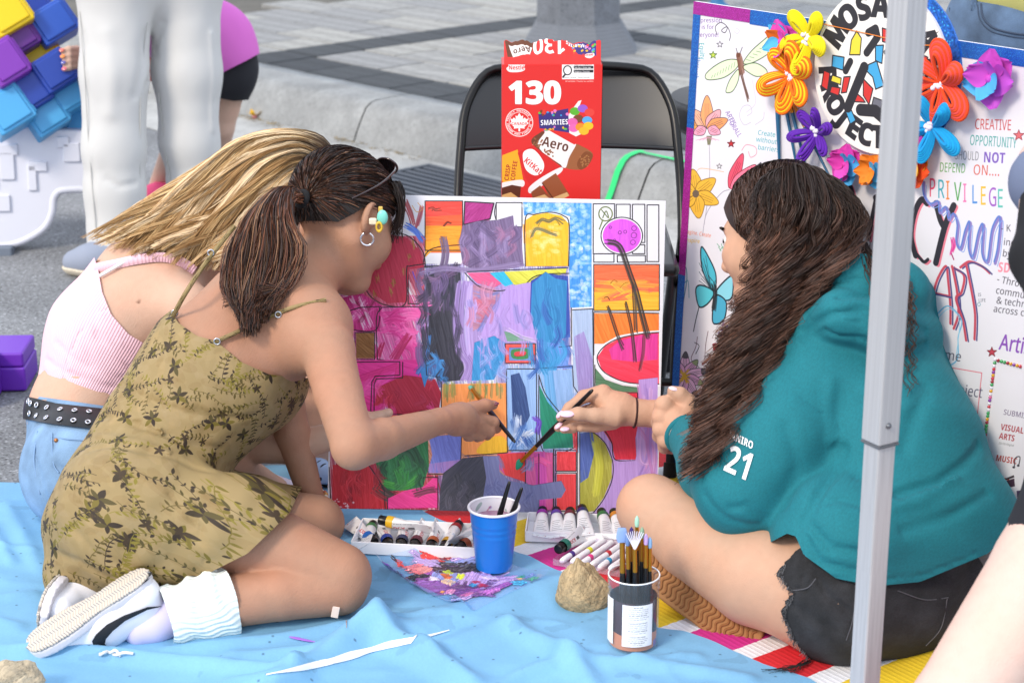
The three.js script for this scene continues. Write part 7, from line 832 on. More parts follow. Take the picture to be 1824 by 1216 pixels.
// ---------- seated painter in the teal hoodie ----------
{
  const t = thing('person', 'person with long dark curls sitting in a teal hoodie and black cut off shorts', 'person');
  const hipL = J(1500, 1062, 3.0), hipR = J(1640, 1058, 3.14);
  const legs = [...chain([[J(1500, 1058, 3.0), 0.1], [J(1350, 1020, 3.06), 0.086], [J(1240, 960, 3.14), 0.07], [J(1160, 906, 3.21), 0.06]], 0.008), ...chain([[J(1163, 910, 3.22), 0.052], [J(1230, 985, 3.3), 0.05], [J(1330, 1040, 3.36), 0.036]], 0.006), ...chain([[J(1640, 1060, 3.14), 0.1], [J(1560, 985, 3.34), 0.075], [J(1500, 950, 3.5), 0.055]], 0.01), ...chain([[J(1500, 955, 3.5), 0.048], [J(1420, 1010, 3.36), 0.045], [J(1310, 1070, 3.2), 0.034]], 0.006)];
  const core = [cap(hipL, hipR, 0.098, 0.098, 0.04), cap(J(1575, 1040, 3.07), J(1575, 820, 3.13), 0.115, 0.105, 0.04), cap(J(1575, 820, 3.13), J(1530, 650, 3.19), 0.105, 0.09, 0.04), cap(J(1470, 645, 3.14), J(1610, 640, 3.28), 0.06, 0.06, 0.04), cap(J(1520, 600, 3.21), J(1450, 500, 3.26), 0.055, 0.05, 0.03)];
  const wrR = J(1138, 735, 3.43), arm = [...chain([[J(1470, 660, 3.14), 0.05], [J(1322, 872, 3.06), 0.04], [J(1228, 782, 3.24), 0.027]], 0.008), ...chain([[J(1610, 645, 3.3), 0.05], [J(1370, 800, 3.5), 0.038], [J(1240, 742, 3.44), 0.033], [wrR, 0.0235]], 0.008)];
  // near hand: a loose fist, back of the hand to the viewer
  const fist = [cap(J(1230, 785, 3.24), J(1206, 752, 3.27), 0.027, 0.032, 0.012), cap(J(1206, 765, 3.27), J(1196, 735, 3.285), 0.032, 0.028, 0.012), ...[[1184, 722, 1180, 726], [1178, 742, 1174, 748], [1178, 764, 1175, 772], [1186, 784, 1184, 792]].map(([a, b, c, d], i) => [...chain([[J(1200, lerp(735, 765, i / 3), 3.275), 0.018], [J(a, b, 3.265), 0.0165 - i * 0.001], [J(c, d + 4, 3.3), 0.014 - i * 0.001], [J(c + 14, d + 6, 3.325), 0.011]], 0.006)]).flat(), ...chain([[J(1222, 742, 3.265), 0.018], [J(1226, 716, 3.265), 0.0135], [J(1212, 702, 3.262), 0.0115], [J(1198, 696, 3.26), 0.009]], 0.008)];
  // far hand holding the brush between thumb and fingers
  const grip = [cap(wrR, J(1098, 732, 3.425), 0.0235, 0.028, 0.012), cap(J(1104, 724, 3.43), J(1078, 712, 3.43), 0.028, 0.021, 0.012), ...chain([[J(1095, 742, 3.41), 0.02], [J(1062, 740, 3.4), 0.013], [J(1030, 737, 3.395), 0.0115], [J(1006, 739, 3.395), 0.0085]], 0.008), ...chain([[J(1074, 700, 3.43), 0.0165], [J(1040, 706, 3.44), 0.0115], [J(1014, 726, 3.435), 0.0095], [J(998, 744, 3.425), 0.0075]], 0.006), ...chain([[J(1080, 722, 3.44), 0.016], [J(1042, 734, 3.455), 0.0115], [J(1012, 750, 3.45), 0.0095], [J(994, 762, 3.44), 0.0075]], 0.006), ...chain([[J(1084, 742, 3.44), 0.0155], [J(1050, 754, 3.445), 0.011], [J(1020, 762, 3.43), 0.0085], [J(1004, 765, 3.42), 0.0072]], 0.006), ...chain([[J(1092, 752, 3.435), 0.014], [J(1062, 760, 3.43), 0.0095], [J(1034, 762, 3.415), 0.0075]], 0.006)];
  const head = new Head(J(1387, 425, 3.28), camVec(-0.84, -0.16, -0.52), camVec(0.02, 1, 0));
  const list = [...legs, ...core, ...arm], fb = field(list), ff = field(fist), fg = field(grip), f = (x, y, z) => { let d = smin(fb(x, y, z), head.sdf(x, y, z), 0.02); d = smin(d, ff(x, y, z), 0.008); return smin(d, fg(x, y, z), 0.008); };
  const B = boundsOf([...list, ...fist, ...grip], 0.03); B[0].min(head.box()[0]); B[1].max(head.box()[1]);
  const tone = skinTone([0.57, 0.33, 0.22]);
  bodyMesh(t, f, B, 0.0066, [[...head.box(0.125), 0.0032], [...boundsOf(fist, 0.012), 0.0026], [...boundsOf(grip, 0.012), 0.0024]], (x, y, z) => { const l = head.toL(x, y, z); if (Math.abs(l[0]) < 0.021 && l[1] < -0.05 && l[1] > -0.073 && l[2] > 0.082) return [0.5, 0.2, 0.17]; return tone(x, y, z); });
  head.eyes(t);
  for (const [a, b, d, dx, dy] of [[1010, 737, 3.384, -1, 0], [997, 738, 3.418, -0.7, 0.75], [995, 758, 3.432, -0.75, 0.6], [1006, 764, 3.412, -1, 0.1]]) nail(t, J(a, b, d), camVec(dx, -dy, 0), camVec(0, 0.5, 0.85), 0xf0c8dc, b === 737 ? 0.0135 : 0.009, b === 737 ? 0.0068 : 0.0045); nail(t, J(1200, 692, 3.254), camVec(-1, 0.25, 0), camVec(0.1, 0.8, 0.5), 0xf4dce6, 0.009, 0.0055);
  { const g = new THREE.TorusGeometry(0.0246, 0.0022, 8, 30), dir = wrR.clone().sub(J(1240, 742, 3.44)).normalize(); g.scale(1, 1.06, 1); g.applyQuaternion(new THREE.Quaternion().setFromUnitVectors(V3(0, 0, 1), dir)); const q = J(1131, 735, 3.429); g.translate(q.x, q.y, q.z); part(t, 'hair_tie', g, mat(0x3a1f1c, 0.9)); }
  // hoodie
  const heather = dataTex(256, (u, v, i, j) => { const b = 232 + 40 * (tileF(u, v, 24, 201, 3) - 0.45) + 26 * (hash3(i, j, 9) - 0.5); return [b, b, b]; }, true);
  const teal = mat(0x157c88, 0.88, { phys: true, sheen: 0.3, sheenRoughness: 0.6, sheenColor: new THREE.Color(0.15, 0.5, 0.55), bumpMap: rep(weave, 1), bumpScale: 0.0011, map: heather, side: THREE.DoubleSide });
  const trunk = [cap(J(1505, 972, 2.99), J(1690, 945, 3.09), 0.118, 0.118, 0.06), cap(J(1610, 930, 3.1), J(1575, 790, 3.14), 0.15, 0.145, 0.06), cap(J(1575, 790, 3.14), J(1545, 670, 3.19), 0.145, 0.12, 0.06), cap(J(1470, 660, 3.14), J(1618, 650, 3.27), 0.085, 0.08, 0.06), cap(J(1700, 900, 3.16), J(1655, 720, 3.24), 0.075, 0.06, 0.05)];
  const slL = chain([[J(1468, 672, 3.13), 0.088], [J(1390, 790, 3.07), 0.08], [J(1316, 878, 3.05), 0.071]], 0.02), slL2 = chain([[J(1318, 876, 3.05), 0.068], [J(1266, 830, 3.14), 0.054], [J(1224, 776, 3.25), 0.036]], 0.02), slR = chain([[J(1618, 652, 3.29), 0.08], [J(1375, 800, 3.5), 0.058], [J(1262, 748, 3.45), 0.042]], 0.02);
  const hood = [...chain([[J(1455, 575, 3.1), 0.03], [J(1500, 565, 3.06), 0.042], [J(1570, 580, 3.06), 0.046], [J(1640, 590, 3.16), 0.036]], 0.02), ...chain([[J(1470, 520, 3.14), 0.034], [J(1530, 510, 3.11), 0.05], [J(1600, 520, 3.14), 0.05], [J(1642, 535, 3.22), 0.034]], 0.018), ...chain([[J(1500, 480, 3.2), 0.022], [J(1560, 490, 3.2), 0.03], [J(1640, 505, 3.27), 0.03]], 0.018), ...chain([[J(1642, 508, 3.25), 0.032], [J(1646, 560, 3.22), 0.03], [J(1625, 610, 3.18), 0.024]], 0.018)];
  const all = [...trunk, ...slL, ...slL2, ...slR, ...hood], h0 = field(all), soft = (x, y, z) => 0.0035 * fbm(x * 9, y * 9, z * 9, 3) + 0.002 * Math.sin((x * 0.5 + y) * 70 + 4 * fbm(x * 6, y * 6, z * 6, 2)) * sstep(0.02, 0.2, noise3(x * 5, y * 5 + 9, z * 5) + 0.2);
  const hf = folded((x, y, z) => { const d = h0(x, y, z); return Math.abs(d) < 0.05 ? d + soft(x, y, z) : d; }, [
    [[[1430, 590], [1480, 560], [1540, 552], [1600, 566], [1650, 590]], 0.007, 0.008], [[[1432, 602], [1470, 588], [1540, 604], [1610, 630], [1650, 612]], 0.006, 0.006], [[[1450, 545], [1500, 530], [1560, 525], [1610, 540]], 0.006, 0.006], [[[1470, 512], [1520, 497], [1580, 502]], 0.005, 0.005], [[[1440, 572], [1490, 566], [1530, 575]], 0.004, 0.003],
    [[[1500, 800], [1480, 850], [1450, 900], [1432, 930]], 0.01, 0.014], [[[1372, 672], [1430, 710], [1500, 760], [1510, 800]], 0.0035, 0.0022], [[[1440, 905], [1500, 890], [1560, 910]], 0.008, 0.006], [[[1436, 925], [1480, 975], [1560, 985]], 0.008, 0.007], [[[1430, 945], [1460, 1000], [1530, 1018]], 0.007, 0.006], [[[1745, 795], [1720, 825], [1670, 860], [1600, 880]], 0.008, 0.009], [[[1760, 880], [1690, 920], [1610, 945]], 0.009, 0.006], [[[1650, 690], [1630, 740], [1610, 800]], 0.012, 0.006], [[[1480, 680], [1475, 730], [1480, 780]], 0.01, -0.005], [[[1540, 720], [1560, 780], [1530, 850]], 0.012, 0.004], [[[1700, 850], [1640, 890], [1590, 905]], 0.01, -0.005], [[[1300, 905], [1330, 900], [1360, 925]], 0.007, 0.004], [[[1255, 880], [1290, 920], [1350, 935]], 0.008, 0.004], [[[1430, 1018], [1490, 1030], [1570, 1034], [1650, 1022], [1740, 985]], 0.003, 0.003], [[[1400, 760], [1420, 830], [1400, 900]], 0.012, 0.004]]);
  const hemY = yAt([[1330, 972], [1372, 966], [1402, 950], [1418, 955], [1432, 988], [1490, 1030], [1560, 1044], [1640, 1036], [1760, 986], [1812, 938], [1840, 900]]);
  const cuf = J(1222, 774, 3.255), cdir = J(1206, 752, 3.275).sub(J(1266, 830, 3.14)).normalize(), cufR = J(1268, 749, 3.452), cdR = J(1240, 742, 3.44).sub(J(1375, 800, 3.5)).normalize();
  const hoodie = part(t, 'hoodie', garment(hf, all, 0.03, 0.0064, (a, b, p) => { const w = (a < 1330 ? -1 : (b - hemY(a)) * 0.001); const dc = p.distanceTo(cuf) < 0.08 ? p.clone().sub(cuf).dot(cdir) : -1, dr = p.distanceTo(cufR) < 0.08 ? p.clone().sub(cufR).dot(cdR) : -1; return Math.max(w, dc, dr); }, (x, y, z) => [x * 22 + z * 10, y * 22]), teal);
  part(hoodie, 'cuff', (() => { const g = new THREE.TorusGeometry(0.034, 0.0055, 10, 36); g.applyQuaternion(new THREE.Quaternion().setFromUnitVectors(V3(0, 0, 1), cdir)); g.translate(cuf.x, cuf.y, cuf.z); return g; })(), teal);
  // lettering on the sleeve
  const font = await new FontLoader().loadAsync('fonts/droid/droid_sans_bold.typeface.json'), wm = mat(0xf2f2f4, 0.6);
  const write = (s, size, map) => part(hoodie, 'printed_lettering', decal(hf, font.generateShapes(s, size), map, 0.0022, 2), wm);
  write('IANIRO', 10, (u, v) => [1297 + u * 0.88 + v * 0.22, 779 + u * 0.42 - v * 1.3]); write('21', 34, (u, v) => [1287 + u * 0.92 + v * 0.42, 836 + u * 0.42 - v * 1.35]);
  // shorts with frayed hem
  const sl = [...inflate(core.slice(0, 1), 0.012), ...inflate(legs.slice(0, 1), 0.013), cap(J(1575, 1045, 3.06), J(1580, 960, 3.1), 0.115, 0.12, 0.04), ...inflate(legs.slice(5, 6), 0.012)], s0 = field(sl);
  const sf = folded((x, y, z) => { const d = s0(x, y, z); return Math.abs(d) < 0.04 ? Math.max(d, 0.012 - y - 0.008) + 0.002 * fbm(x * 16, y * 16, z * 16, 3) : d; }, [[[[1412, 1050], [1440, 1042], [1456, 1024]], 0.003, 0.003], [[[1455, 1024], [1475, 1060], [1520, 1095]], 0.006, 0.006], [[[1510, 1140], [1520, 1110], [1526, 1080]], 0.004, 0.003], [[[1430, 1030], [1436, 1050]], 0.005, 0.004], [[[1400, 1070], [1450, 1100], [1500, 1130]], 0.01, 0.003]]);
  const denimT = dataTex(256, (u, v, i, j) => { const b = 46 + 44 * (tileF(u, v, 6, 51, 4) - 0.45) + 22 * (hash3(i, j, 2) - 0.5) + ((i + j) % 4 === 0 ? 6 : 0); return [b * 0.98, b, b * 1.04]; }, true), denim = mat(0xd8d8de, 0.92, { map: denimT, side: THREE.DoubleSide });
  const hemX = (b) => yAt([[960, 1440], [1000, 1400], [1022, 1384], [1040, 1398], [1058, 1412], [1080, 1396], [1100, 1396], [1140, 1412], [1175, 1440], [1200, 1470]])(b);
  const shorts = part(t, 'shorts', garment(sf, sl, 0.03, 0.0055, (a, b, p) => (hemX(b) - a + 5 * noise3(b * 0.16, a * 0.05, 3) + 3 * noise3(b * 0.5, 2, 3)) * 0.001, (x, y, z) => [x * 6 + z * 3, y * 6]), denim);
  { const S = new Strands(), r = rng(4); for (let i = 0; i < 300; i++) { const b = 1005 + 180 * r(), a = hemX(b) + 4, p = onSurf(sf, a, b, 0.001, 3.0), q = P(a - 1 - 10 * r() * r(), b + 3 + (r() - 0.4) * 18, depthOf(p) - 0.004 + r() * 0.006), g = 0.03 + 0.3 * Math.pow(r(), 2); S.add([p, p.clone().lerp(q, 0.5).add(V3((r() - 0.5) * 0.006, (r() - 0.5) * 0.006, 0)), q], 0.0004, 0.0003, [g, g, g * 1.05], [g, g, g * 1.05], 4); } for (let i = 0; i < 16; i++) { const p = P(1430 + r() * 20, 1172 + r() * 6, 2.975); S.add([p, G(1415 + r() * 20, 1184, 0.012), G(1390 + r() * 40, 1186 + r() * 8, 0.012), G(1350 + r() * 70, 1190 + r() * 10, 0.012)], 0.0007, 0.0005, [0.012, 0.012, 0.013], [0.012, 0.012, 0.013], 12); } part(shorts, 'frayed_threads', S.geo(), vmat(0.9)); }
  const seam = (pts, r = 0.0009) => part(shorts, 'seam', tube(pts.map(([a, b]) => onSurf(sf, a, b, 0.001, 3.0)), r, 40, 5), mat(0x58585e, 0.9)); seam([[1412, 1052], [1440, 1046], [1454, 1030]]); seam([[1600, 1052], [1650, 1068], [1690, 1064]]); seam([[1688, 1066], [1676, 1120], [1650, 1150]]); seam([[1508, 1140], [1518, 1110], [1528, 1060]]);
  // shoe tucked under the thigh, wavy tan sole turned to the viewer
  {
    const s = new THREE.Group(); s.name = 'shoe'; t.add(s); const c = J(1248, 1062, 3.1), X = J(1330, 1128, 3.06).sub(J(1166, 998, 3.14)).normalize(), N = camVec(-0.28, 0.3, 0.9); N.addScaledVector(X, -N.dot(X)).normalize(); const Z = X.clone().cross(N);
    const shp = new THREE.Shape(), W = (u) => 0.037 + 0.007 * Math.sin(u * 3.1) - 0.003 * Math.sin(u * 6.2); shp.moveTo(-0.12, 0); shp.bezierCurveTo(-0.12, 0.04, -0.07, 0.045, 0, 0.038); shp.bezierCurveTo(0.05, 0.034, 0.11, 0.05, 0.12, 0); shp.bezierCurveTo(0.11, -0.05, 0.05, -0.034, 0, -0.038); shp.bezierCurveTo(-0.07, -0.045, -0.12, -0.04, -0.12, 0);
    const g = new THREE.ExtrudeGeometry(shp, { depth: 0.016, bevelEnabled: true, bevelSize: 0.004, bevelThickness: 0.004, bevelSegments: 3, curveSegments: 24 }); g.translate(0, 0, -0.02); g.applyMatrix4(frame(c, X, N.clone().cross(X), N)); part(s, 'sole', g, mat(0xa06f42, 0.8));
    const rib = []; for (let i = 0; i < 24; i++) { const y0 = -0.036 + (i % 1) * 0, x0 = -0.112 + i * 0.0096, pts = []; for (let k = 0; k <= 18; k++) { const v = -0.036 + k * 0.004, xx = x0 + 0.0032 * Math.sin(k * 1.05), lim = 0.041 - 0.02 * Math.pow(Math.abs(xx) / 0.12, 4) * 2; if (Math.abs(v) < lim) pts.push(V3(xx, v, 0.0008)); } if (pts.length > 3) rib.push(tube(pts, 0.0022, 40, 6)); } const rg = merge(rib); rg.applyMatrix4(frame(c, X, N.clone().cross(X), N)); part(s, 'wavy_tread', rg, mat(0x8d5c33, 0.85)); const ul = [cap(c.clone().addScaledVector(X, -0.07).addScaledVector(N, -0.05), c.clone().addScaledVector(X, 0.07).addScaledVector(N, -0.04), 0.034, 0.03, 0.02)]; part(s, 'upper', garment(field(ul), ul, 0.02, 0.006), mat(0xd8cfc2, 0.8));
  }
  // curls
  const S = new Strands(), r = rng(91), j = (s) => (r() - 0.5) * 2 * s, both = (x, y, z) => Math.min(hf(x, y, z), fb(x, y, z), head.skull(x, y, z) - 0.014);
  const capF = (x, y, z) => { const l = head.toL(x, y, z); return skullL(l[0], l[1], l[2]) - 0.014; }, hl = yAt([[-0.12, -0.09], [-0.03, -0.06], [0.0, -0.03], [0.03, 0.0], [0.055, 0.03], [0.075, 0.066], [0.1, 0.075]]); const hair = new THREE.Group(); hair.name = 'hair'; t.add(hair);
  part(hair, 'scalp_hair', paintVerts(clipMesh(netMesh(capF, ...head.box(0.155), 0.005), (p) => { const l = head.toL(p.x, p.y, p.z); return hl(l[2]) - l[1]; }), () => [0.02, 0.012, 0.009]), hairMat);
  const Lo = [[1404, 300], [1348, 326], [1342, 380], [1356, 450], [1346, 520], [1302, 600], [1276, 690], [1252, 770], [1222, 850]], Ro = [[1424, 296], [1500, 330], [1540, 395], [1500, 465], [1440, 530], [1390, 600], [1338, 690], [1280, 770], [1248, 850]];
  const dMemo = new Map(), dep = (px, py, dflt) => { const k = Math.round(px / 6) + ',' + Math.round(py / 6); if (!dMemo.has(k)) { const d = surf(both, px, py, 2.6, 3.7); dMemo.set(k, d); } const d = dMemo.get(k); return d === null ? dflt : Math.min(dflt, d - 0.006); };
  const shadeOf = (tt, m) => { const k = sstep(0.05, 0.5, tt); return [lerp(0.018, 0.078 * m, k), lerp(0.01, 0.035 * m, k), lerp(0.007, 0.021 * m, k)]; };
  const base = [3.24, 3.2, 3.185, 3.17, 3.15, 3.13, 3.13, 3.14, 3.16];
  for (let i = 0; i < 190; i++) {
    const a = clamp(r() * 1.04 - 0.02, 0, 1), lift = r() * 0.045, en = 0.72 + 0.28 * r(), n = Lo.length, m = 0.35 + r() * 1.3 + (r() < 0.14 ? 1.4 : 0), ja = j(10), pts = [];
    for (let k = 0; k < n; k++) { const q = k / (n - 1) * en * (n - 1), q0 = Math.min(n - 2, Math.floor(q)), fr = q - q0, lx = lerp(Lo[q0][0], Lo[q0 + 1][0], fr), ly = lerp(Lo[q0][1], Lo[q0 + 1][1], fr), rx = lerp(Ro[q0][0], Ro[q0 + 1][0], fr), ry = lerp(Ro[q0][1], Ro[q0 + 1][1], fr); const px = lerp(lx, rx, a) + (k > 1 ? ja : 0) + j(k > 1 ? 5 : 2), py = lerp(ly, ry, a) + j(4) - (k === 1 || k === 2 ? 26 * Math.sin(a * 3.14) * (k === 1 ? 1 : 0.3) : 0); const d = dep(px, py, lerp(base[q0], base[q0 + 1], fr)) - lift * (0.3 + 0.7 * Math.sin(a * 3.14)) * (k < 2 ? 0.35 : 1); pts.push(P(px, py, d)); }
    const ph = r() * 6.28, tw = 8.5 + j(2), rad = 0.009 + r() * 0.006;
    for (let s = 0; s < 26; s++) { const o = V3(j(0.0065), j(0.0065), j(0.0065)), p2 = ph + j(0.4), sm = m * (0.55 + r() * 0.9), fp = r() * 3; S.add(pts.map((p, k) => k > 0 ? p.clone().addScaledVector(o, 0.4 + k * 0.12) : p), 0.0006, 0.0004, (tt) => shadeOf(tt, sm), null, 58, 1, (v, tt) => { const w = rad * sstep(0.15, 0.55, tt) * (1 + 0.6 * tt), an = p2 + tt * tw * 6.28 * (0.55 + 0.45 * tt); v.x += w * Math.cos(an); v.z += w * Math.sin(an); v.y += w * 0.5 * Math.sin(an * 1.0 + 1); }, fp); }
  }
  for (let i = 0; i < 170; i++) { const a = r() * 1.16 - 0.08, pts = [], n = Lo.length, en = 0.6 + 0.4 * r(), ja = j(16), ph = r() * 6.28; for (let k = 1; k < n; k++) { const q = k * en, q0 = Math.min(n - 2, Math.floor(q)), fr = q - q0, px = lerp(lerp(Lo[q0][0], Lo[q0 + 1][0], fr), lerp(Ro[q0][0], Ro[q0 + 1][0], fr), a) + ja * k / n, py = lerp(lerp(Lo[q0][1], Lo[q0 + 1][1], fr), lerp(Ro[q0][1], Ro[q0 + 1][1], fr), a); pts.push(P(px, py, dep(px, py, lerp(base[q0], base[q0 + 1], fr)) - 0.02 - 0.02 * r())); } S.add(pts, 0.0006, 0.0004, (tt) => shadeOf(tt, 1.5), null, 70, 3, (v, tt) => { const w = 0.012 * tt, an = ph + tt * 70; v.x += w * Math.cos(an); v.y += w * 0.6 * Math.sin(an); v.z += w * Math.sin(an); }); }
  // combed top of the head
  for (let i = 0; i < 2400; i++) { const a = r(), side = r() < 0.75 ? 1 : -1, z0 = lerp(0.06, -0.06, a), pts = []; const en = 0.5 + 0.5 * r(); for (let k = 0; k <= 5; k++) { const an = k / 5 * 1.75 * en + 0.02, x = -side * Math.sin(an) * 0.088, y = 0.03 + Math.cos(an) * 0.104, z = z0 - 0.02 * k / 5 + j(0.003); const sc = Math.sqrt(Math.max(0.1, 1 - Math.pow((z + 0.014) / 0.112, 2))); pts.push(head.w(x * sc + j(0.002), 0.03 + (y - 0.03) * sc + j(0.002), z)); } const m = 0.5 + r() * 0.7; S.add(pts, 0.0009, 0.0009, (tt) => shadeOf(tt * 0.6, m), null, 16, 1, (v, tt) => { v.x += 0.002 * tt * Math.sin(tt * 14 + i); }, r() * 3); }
  // curls on the far side and strays over the hood
  for (let i = 0; i < 70; i++) { const a = r(), pts = [J(1590, 470, 3.34), J(1640 + 12 * a, 560 + j(10), 3.33), J(1664 + 26 * a, 620 + j(8), 3.33), J(1684 + 24 * a, 680 + j(8), 3.32), J(1700 + 16 * a + j(8), 715 + 30 * r(), 3.315)], ph = r() * 6.28; for (let s = 0; s < 3; s++) S.add(pts.map((p) => p.clone().add(V3(j(0.003), j(0.003), j(0.003)))), 0.0012, 0.0007, (tt) => shadeOf(tt, 0.8), null, 44, 3, (v, tt) => { const w = 0.007 * tt, an = ph + tt * 60; v.x += w * Math.cos(an); v.y += w * 0.6 * Math.sin(an); v.z += w * Math.sin(an); }); }
  for (let i = 0; i < 46; i++) { const x0 = r() < 0.5 ? 1558 + 12 * r() : 1610 + 22 * r(), y1 = 560 + 150 * r(), pts = []; for (let k = 0; k <= 5; k++) { const px = lerp(1530 + 20 * r(), x0, sstep(0, 0.5, k / 5)) + j(5), py = lerp(430, y1, k / 5); pts.push(P(px, py, dep(px, py, 3.25) - 0.004)); } const ph = r() * 6.28; S.add(pts, 0.001, 0.0006, (tt) => shadeOf(tt, 1.1), null, 50, 3, (v, tt) => { const w = 0.006 * tt, an = ph + tt * 46; v.x += w * Math.cos(an); v.y += w * 0.5 * Math.sin(an); }); }
  part(hair, 'curls', S.geo(), hairMat);
  paintBrush(J(916, 834, 3.51), J(1056, 694, 3.4), 0x1f8f72, 'paint brush with green paint held by the painter in the teal hoodie', { size: 1.35, flat: true, group: 'brushes held by the painters' });
}
// ---------- painter in the pink crop top ----------
{
  const t = thing('person', 'person with long blonde hair in a pink crop top and jeans leaning towards the painting', 'person');
  const hipN = J(148, 838, 3.5), hipF = J(195, 832, 3.7), waist = J(142, 738, 3.6), ribs = J(196, 602, 3.63), upper = J(262, 510, 3.66), shN = J(335, 550, 3.55), shF = J(330, 440, 3.8);
  const core = [cap(hipN, hipF, 0.09, 0.092, 0.04), cap(J(158, 820, 3.6), waist, 0.105, 0.088, 0.04), cap(waist, ribs, 0.088, 0.107, 0.05), cap(ribs, upper, 0.107, 0.098, 0.05), cap(upper, shN, 0.075, 0.05, 0.05), cap(upper, shF, 0.085, 0.05, 0.05), cap(J(330, 470, 3.68), J(450, 380, 3.72), 0.055, 0.05, 0.04)];
  const limbs = [...chain([[shN, 0.046], [J(385, 680, 3.52), 0.04], [J(425, 792, 3.5), 0.034], [J(520, 796, 3.47), 0.031], [J(622, 768, 3.44), 0.022]], 0.008), ...chain([[shF, 0.044], [J(520, 560, 3.82), 0.036], [J(545, 672, 3.76), 0.026]], 0.008),
    ...chain([[hipN, 0.095], [J(280, 850, 3.48), 0.075], [J(405, 834, 3.5), 0.054]], 0.008), ...chain([[J(408, 838, 3.5), 0.046], [J(450, 868, 3.55), 0.044], [J(505, 885, 3.6), 0.03], [J(560, 900, 3.62), 0.028]], 0.006), ...chain([[hipF, 0.095], [J(400, 740, 3.72), 0.075], [J(556, 712, 3.74), 0.052]], 0.01), ...chain([[J(558, 716, 3.74), 0.046], [J(562, 780, 3.74), 0.044], [J(556, 848, 3.72), 0.03]], 0.006)];
  const hand = [cap(J(622, 768, 3.44), J(648, 752, 3.44), 0.021, 0.022, 0.01), ...chain([[J(650, 746, 3.43), 0.013], [J(674, 742, 3.43), 0.01], [J(692, 735, 3.43), 0.0085]], 0.006), ...[0, 1, 2].map((i) => chain([[J(656, 752 + i * 5, 3.445), 0.012], [J(676, 756 + i * 6, 3.455), 0.0095], [J(672, 764 + i * 6, 3.465), 0.008]], 0.006)).flat()];
  const hand2 = [cap(J(545, 670, 3.75), J(552, 684, 3.7), 0.02, 0.018, 0.01), ...[0, 1, 2, 3].map((i) => cap(J(534 + i * 8, 668, 3.69), J(536 + i * 8, 682, 3.682), 0.009, 0.0075, 0.005))];
  const head = new Head(J(500, 352, 3.74), camVec(0.7, -0.42, -0.58), camVec(0, 1, 0), 0.96), list = [...core, ...limbs], fb = field(list), fh = field([...hand, ...hand2]), f = (x, y, z) => smin(smin(fb(x, y, z), head.sdf(x, y, z), 0.02), fh(x, y, z), 0.008);
  const B = boundsOf([...list, ...hand, ...hand2], 0.03); B[0].min(head.box()[0]); B[1].max(head.box()[1]); bodyMesh(t, f, B, 0.0068, [[...head.box(0.125), 0.004], [...boundsOf(hand, 0.012), 0.0028], [...boundsOf(hand2, 0.012), 0.003]], ((tn) => (x, y, z) => { const [a, b] = projPx(x, y, z); for (const [q, w] of [[233, 522], [247, 538], [175, 465], [204, 640]]) if (Math.hypot(a - q, b - w) < 2.6) return [0.2, 0.1, 0.06]; return tn(x, y, z); })(skinTone([0.61, 0.385, 0.28]))); head.eyes(t, [0.05, 0.08, 0.1]);
  // ribbed crop top
  const tl = inflate(core.slice(2, 6), 0.006, 0.05), t0 = field(tl), ax = upper.clone().sub(waist).normalize();
  const tf = folded((x, y, z) => { const d = t0(x, y, z); return Math.abs(d) < 0.04 ? d + 0.0018 * fbm(x * 14, y * 14, z * 14, 3) : d; }, [[[[135, 520], [175, 600], [235, 660], [260, 668]], 0.006, 0.004], [[[120, 560], [160, 640], [215, 688]], 0.006, 0.003], [[[82, 640], [130, 668], [200, 690]], 0.006, 0.004], [[[75, 660], [115, 690], [190, 706]], 0.005, 0.003], [[[190, 550], [140, 595], [120, 640], [110, 690]], 0.003, 0.0025], [[[180, 560], [215, 610], [262, 636]], 0.005, -0.003], [[[100, 610], [150, 650], [220, 675]], 0.006, 0.003]]);
  const edgeX = yAt([[440, 158], [455, 166], [480, 174], [520, 181], [560, 197], [595, 228], [615, 262], [630, 320], [700, 420]]), hemY = yAt([[50, 670], [65, 676], [110, 700], [190, 716], [260, 716]]);
  const ribT = dataTex(256, (u) => 128 + 110 * Math.sin(u * Math.PI * 2 * 32)), pink = mat(0xf0c4d0, 0.85, { bumpMap: ribT, bumpScale: 0.0011, side: THREE.DoubleSide, phys: true, sheen: 0.2, sheenColor: new THREE.Color(1, 0.9, 0.92) });
  const e1 = V3(ax.y, -ax.x, 0).normalize(), e2 = ax.clone().cross(e1);
  const top = part(t, 'crop_top', garment(tf, tl, 0.03, 0.006, (a, b) => Math.max(a - edgeX(b), b - hemY(a)) * 0.001, (x, y, z) => { const q = V3(x, y, z).sub(ribs); return [Math.atan2(q.dot(e2), q.dot(e1)) * 0.11 / 0.16, q.dot(ax) / 0.16]; }), pink);
  const both = (x, y, z) => Math.min(f(x, y, z), tf(x, y, z));
  const band = (pts, w) => { const cv = new THREE.CatmullRomCurve3(pts.map(([a, b]) => onSurf(both, a, b, 0.002))); return sheet(40, 6, (u, v) => { const p = cv.getPoint(u), tn = cv.getTangent(u), view = V3(0, EYE, 0).sub(p).normalize(), n = tn.clone().cross(view).normalize(); return p.addScaledVector(n, (v - 0.5) * w).addScaledVector(view, 0.0035 * Math.sin(v * Math.PI)); }); };
  part(top, 'strap', band([[166, 478], [200, 471], [250, 461], [290, 458], [322, 466], [346, 482]], 0.018), pink); part(top, 'strap', band([[176, 492], [215, 470], [250, 450], [276, 436]], 0.007), mat(0xf2eef2, 0.8, { side: THREE.DoubleSide }));
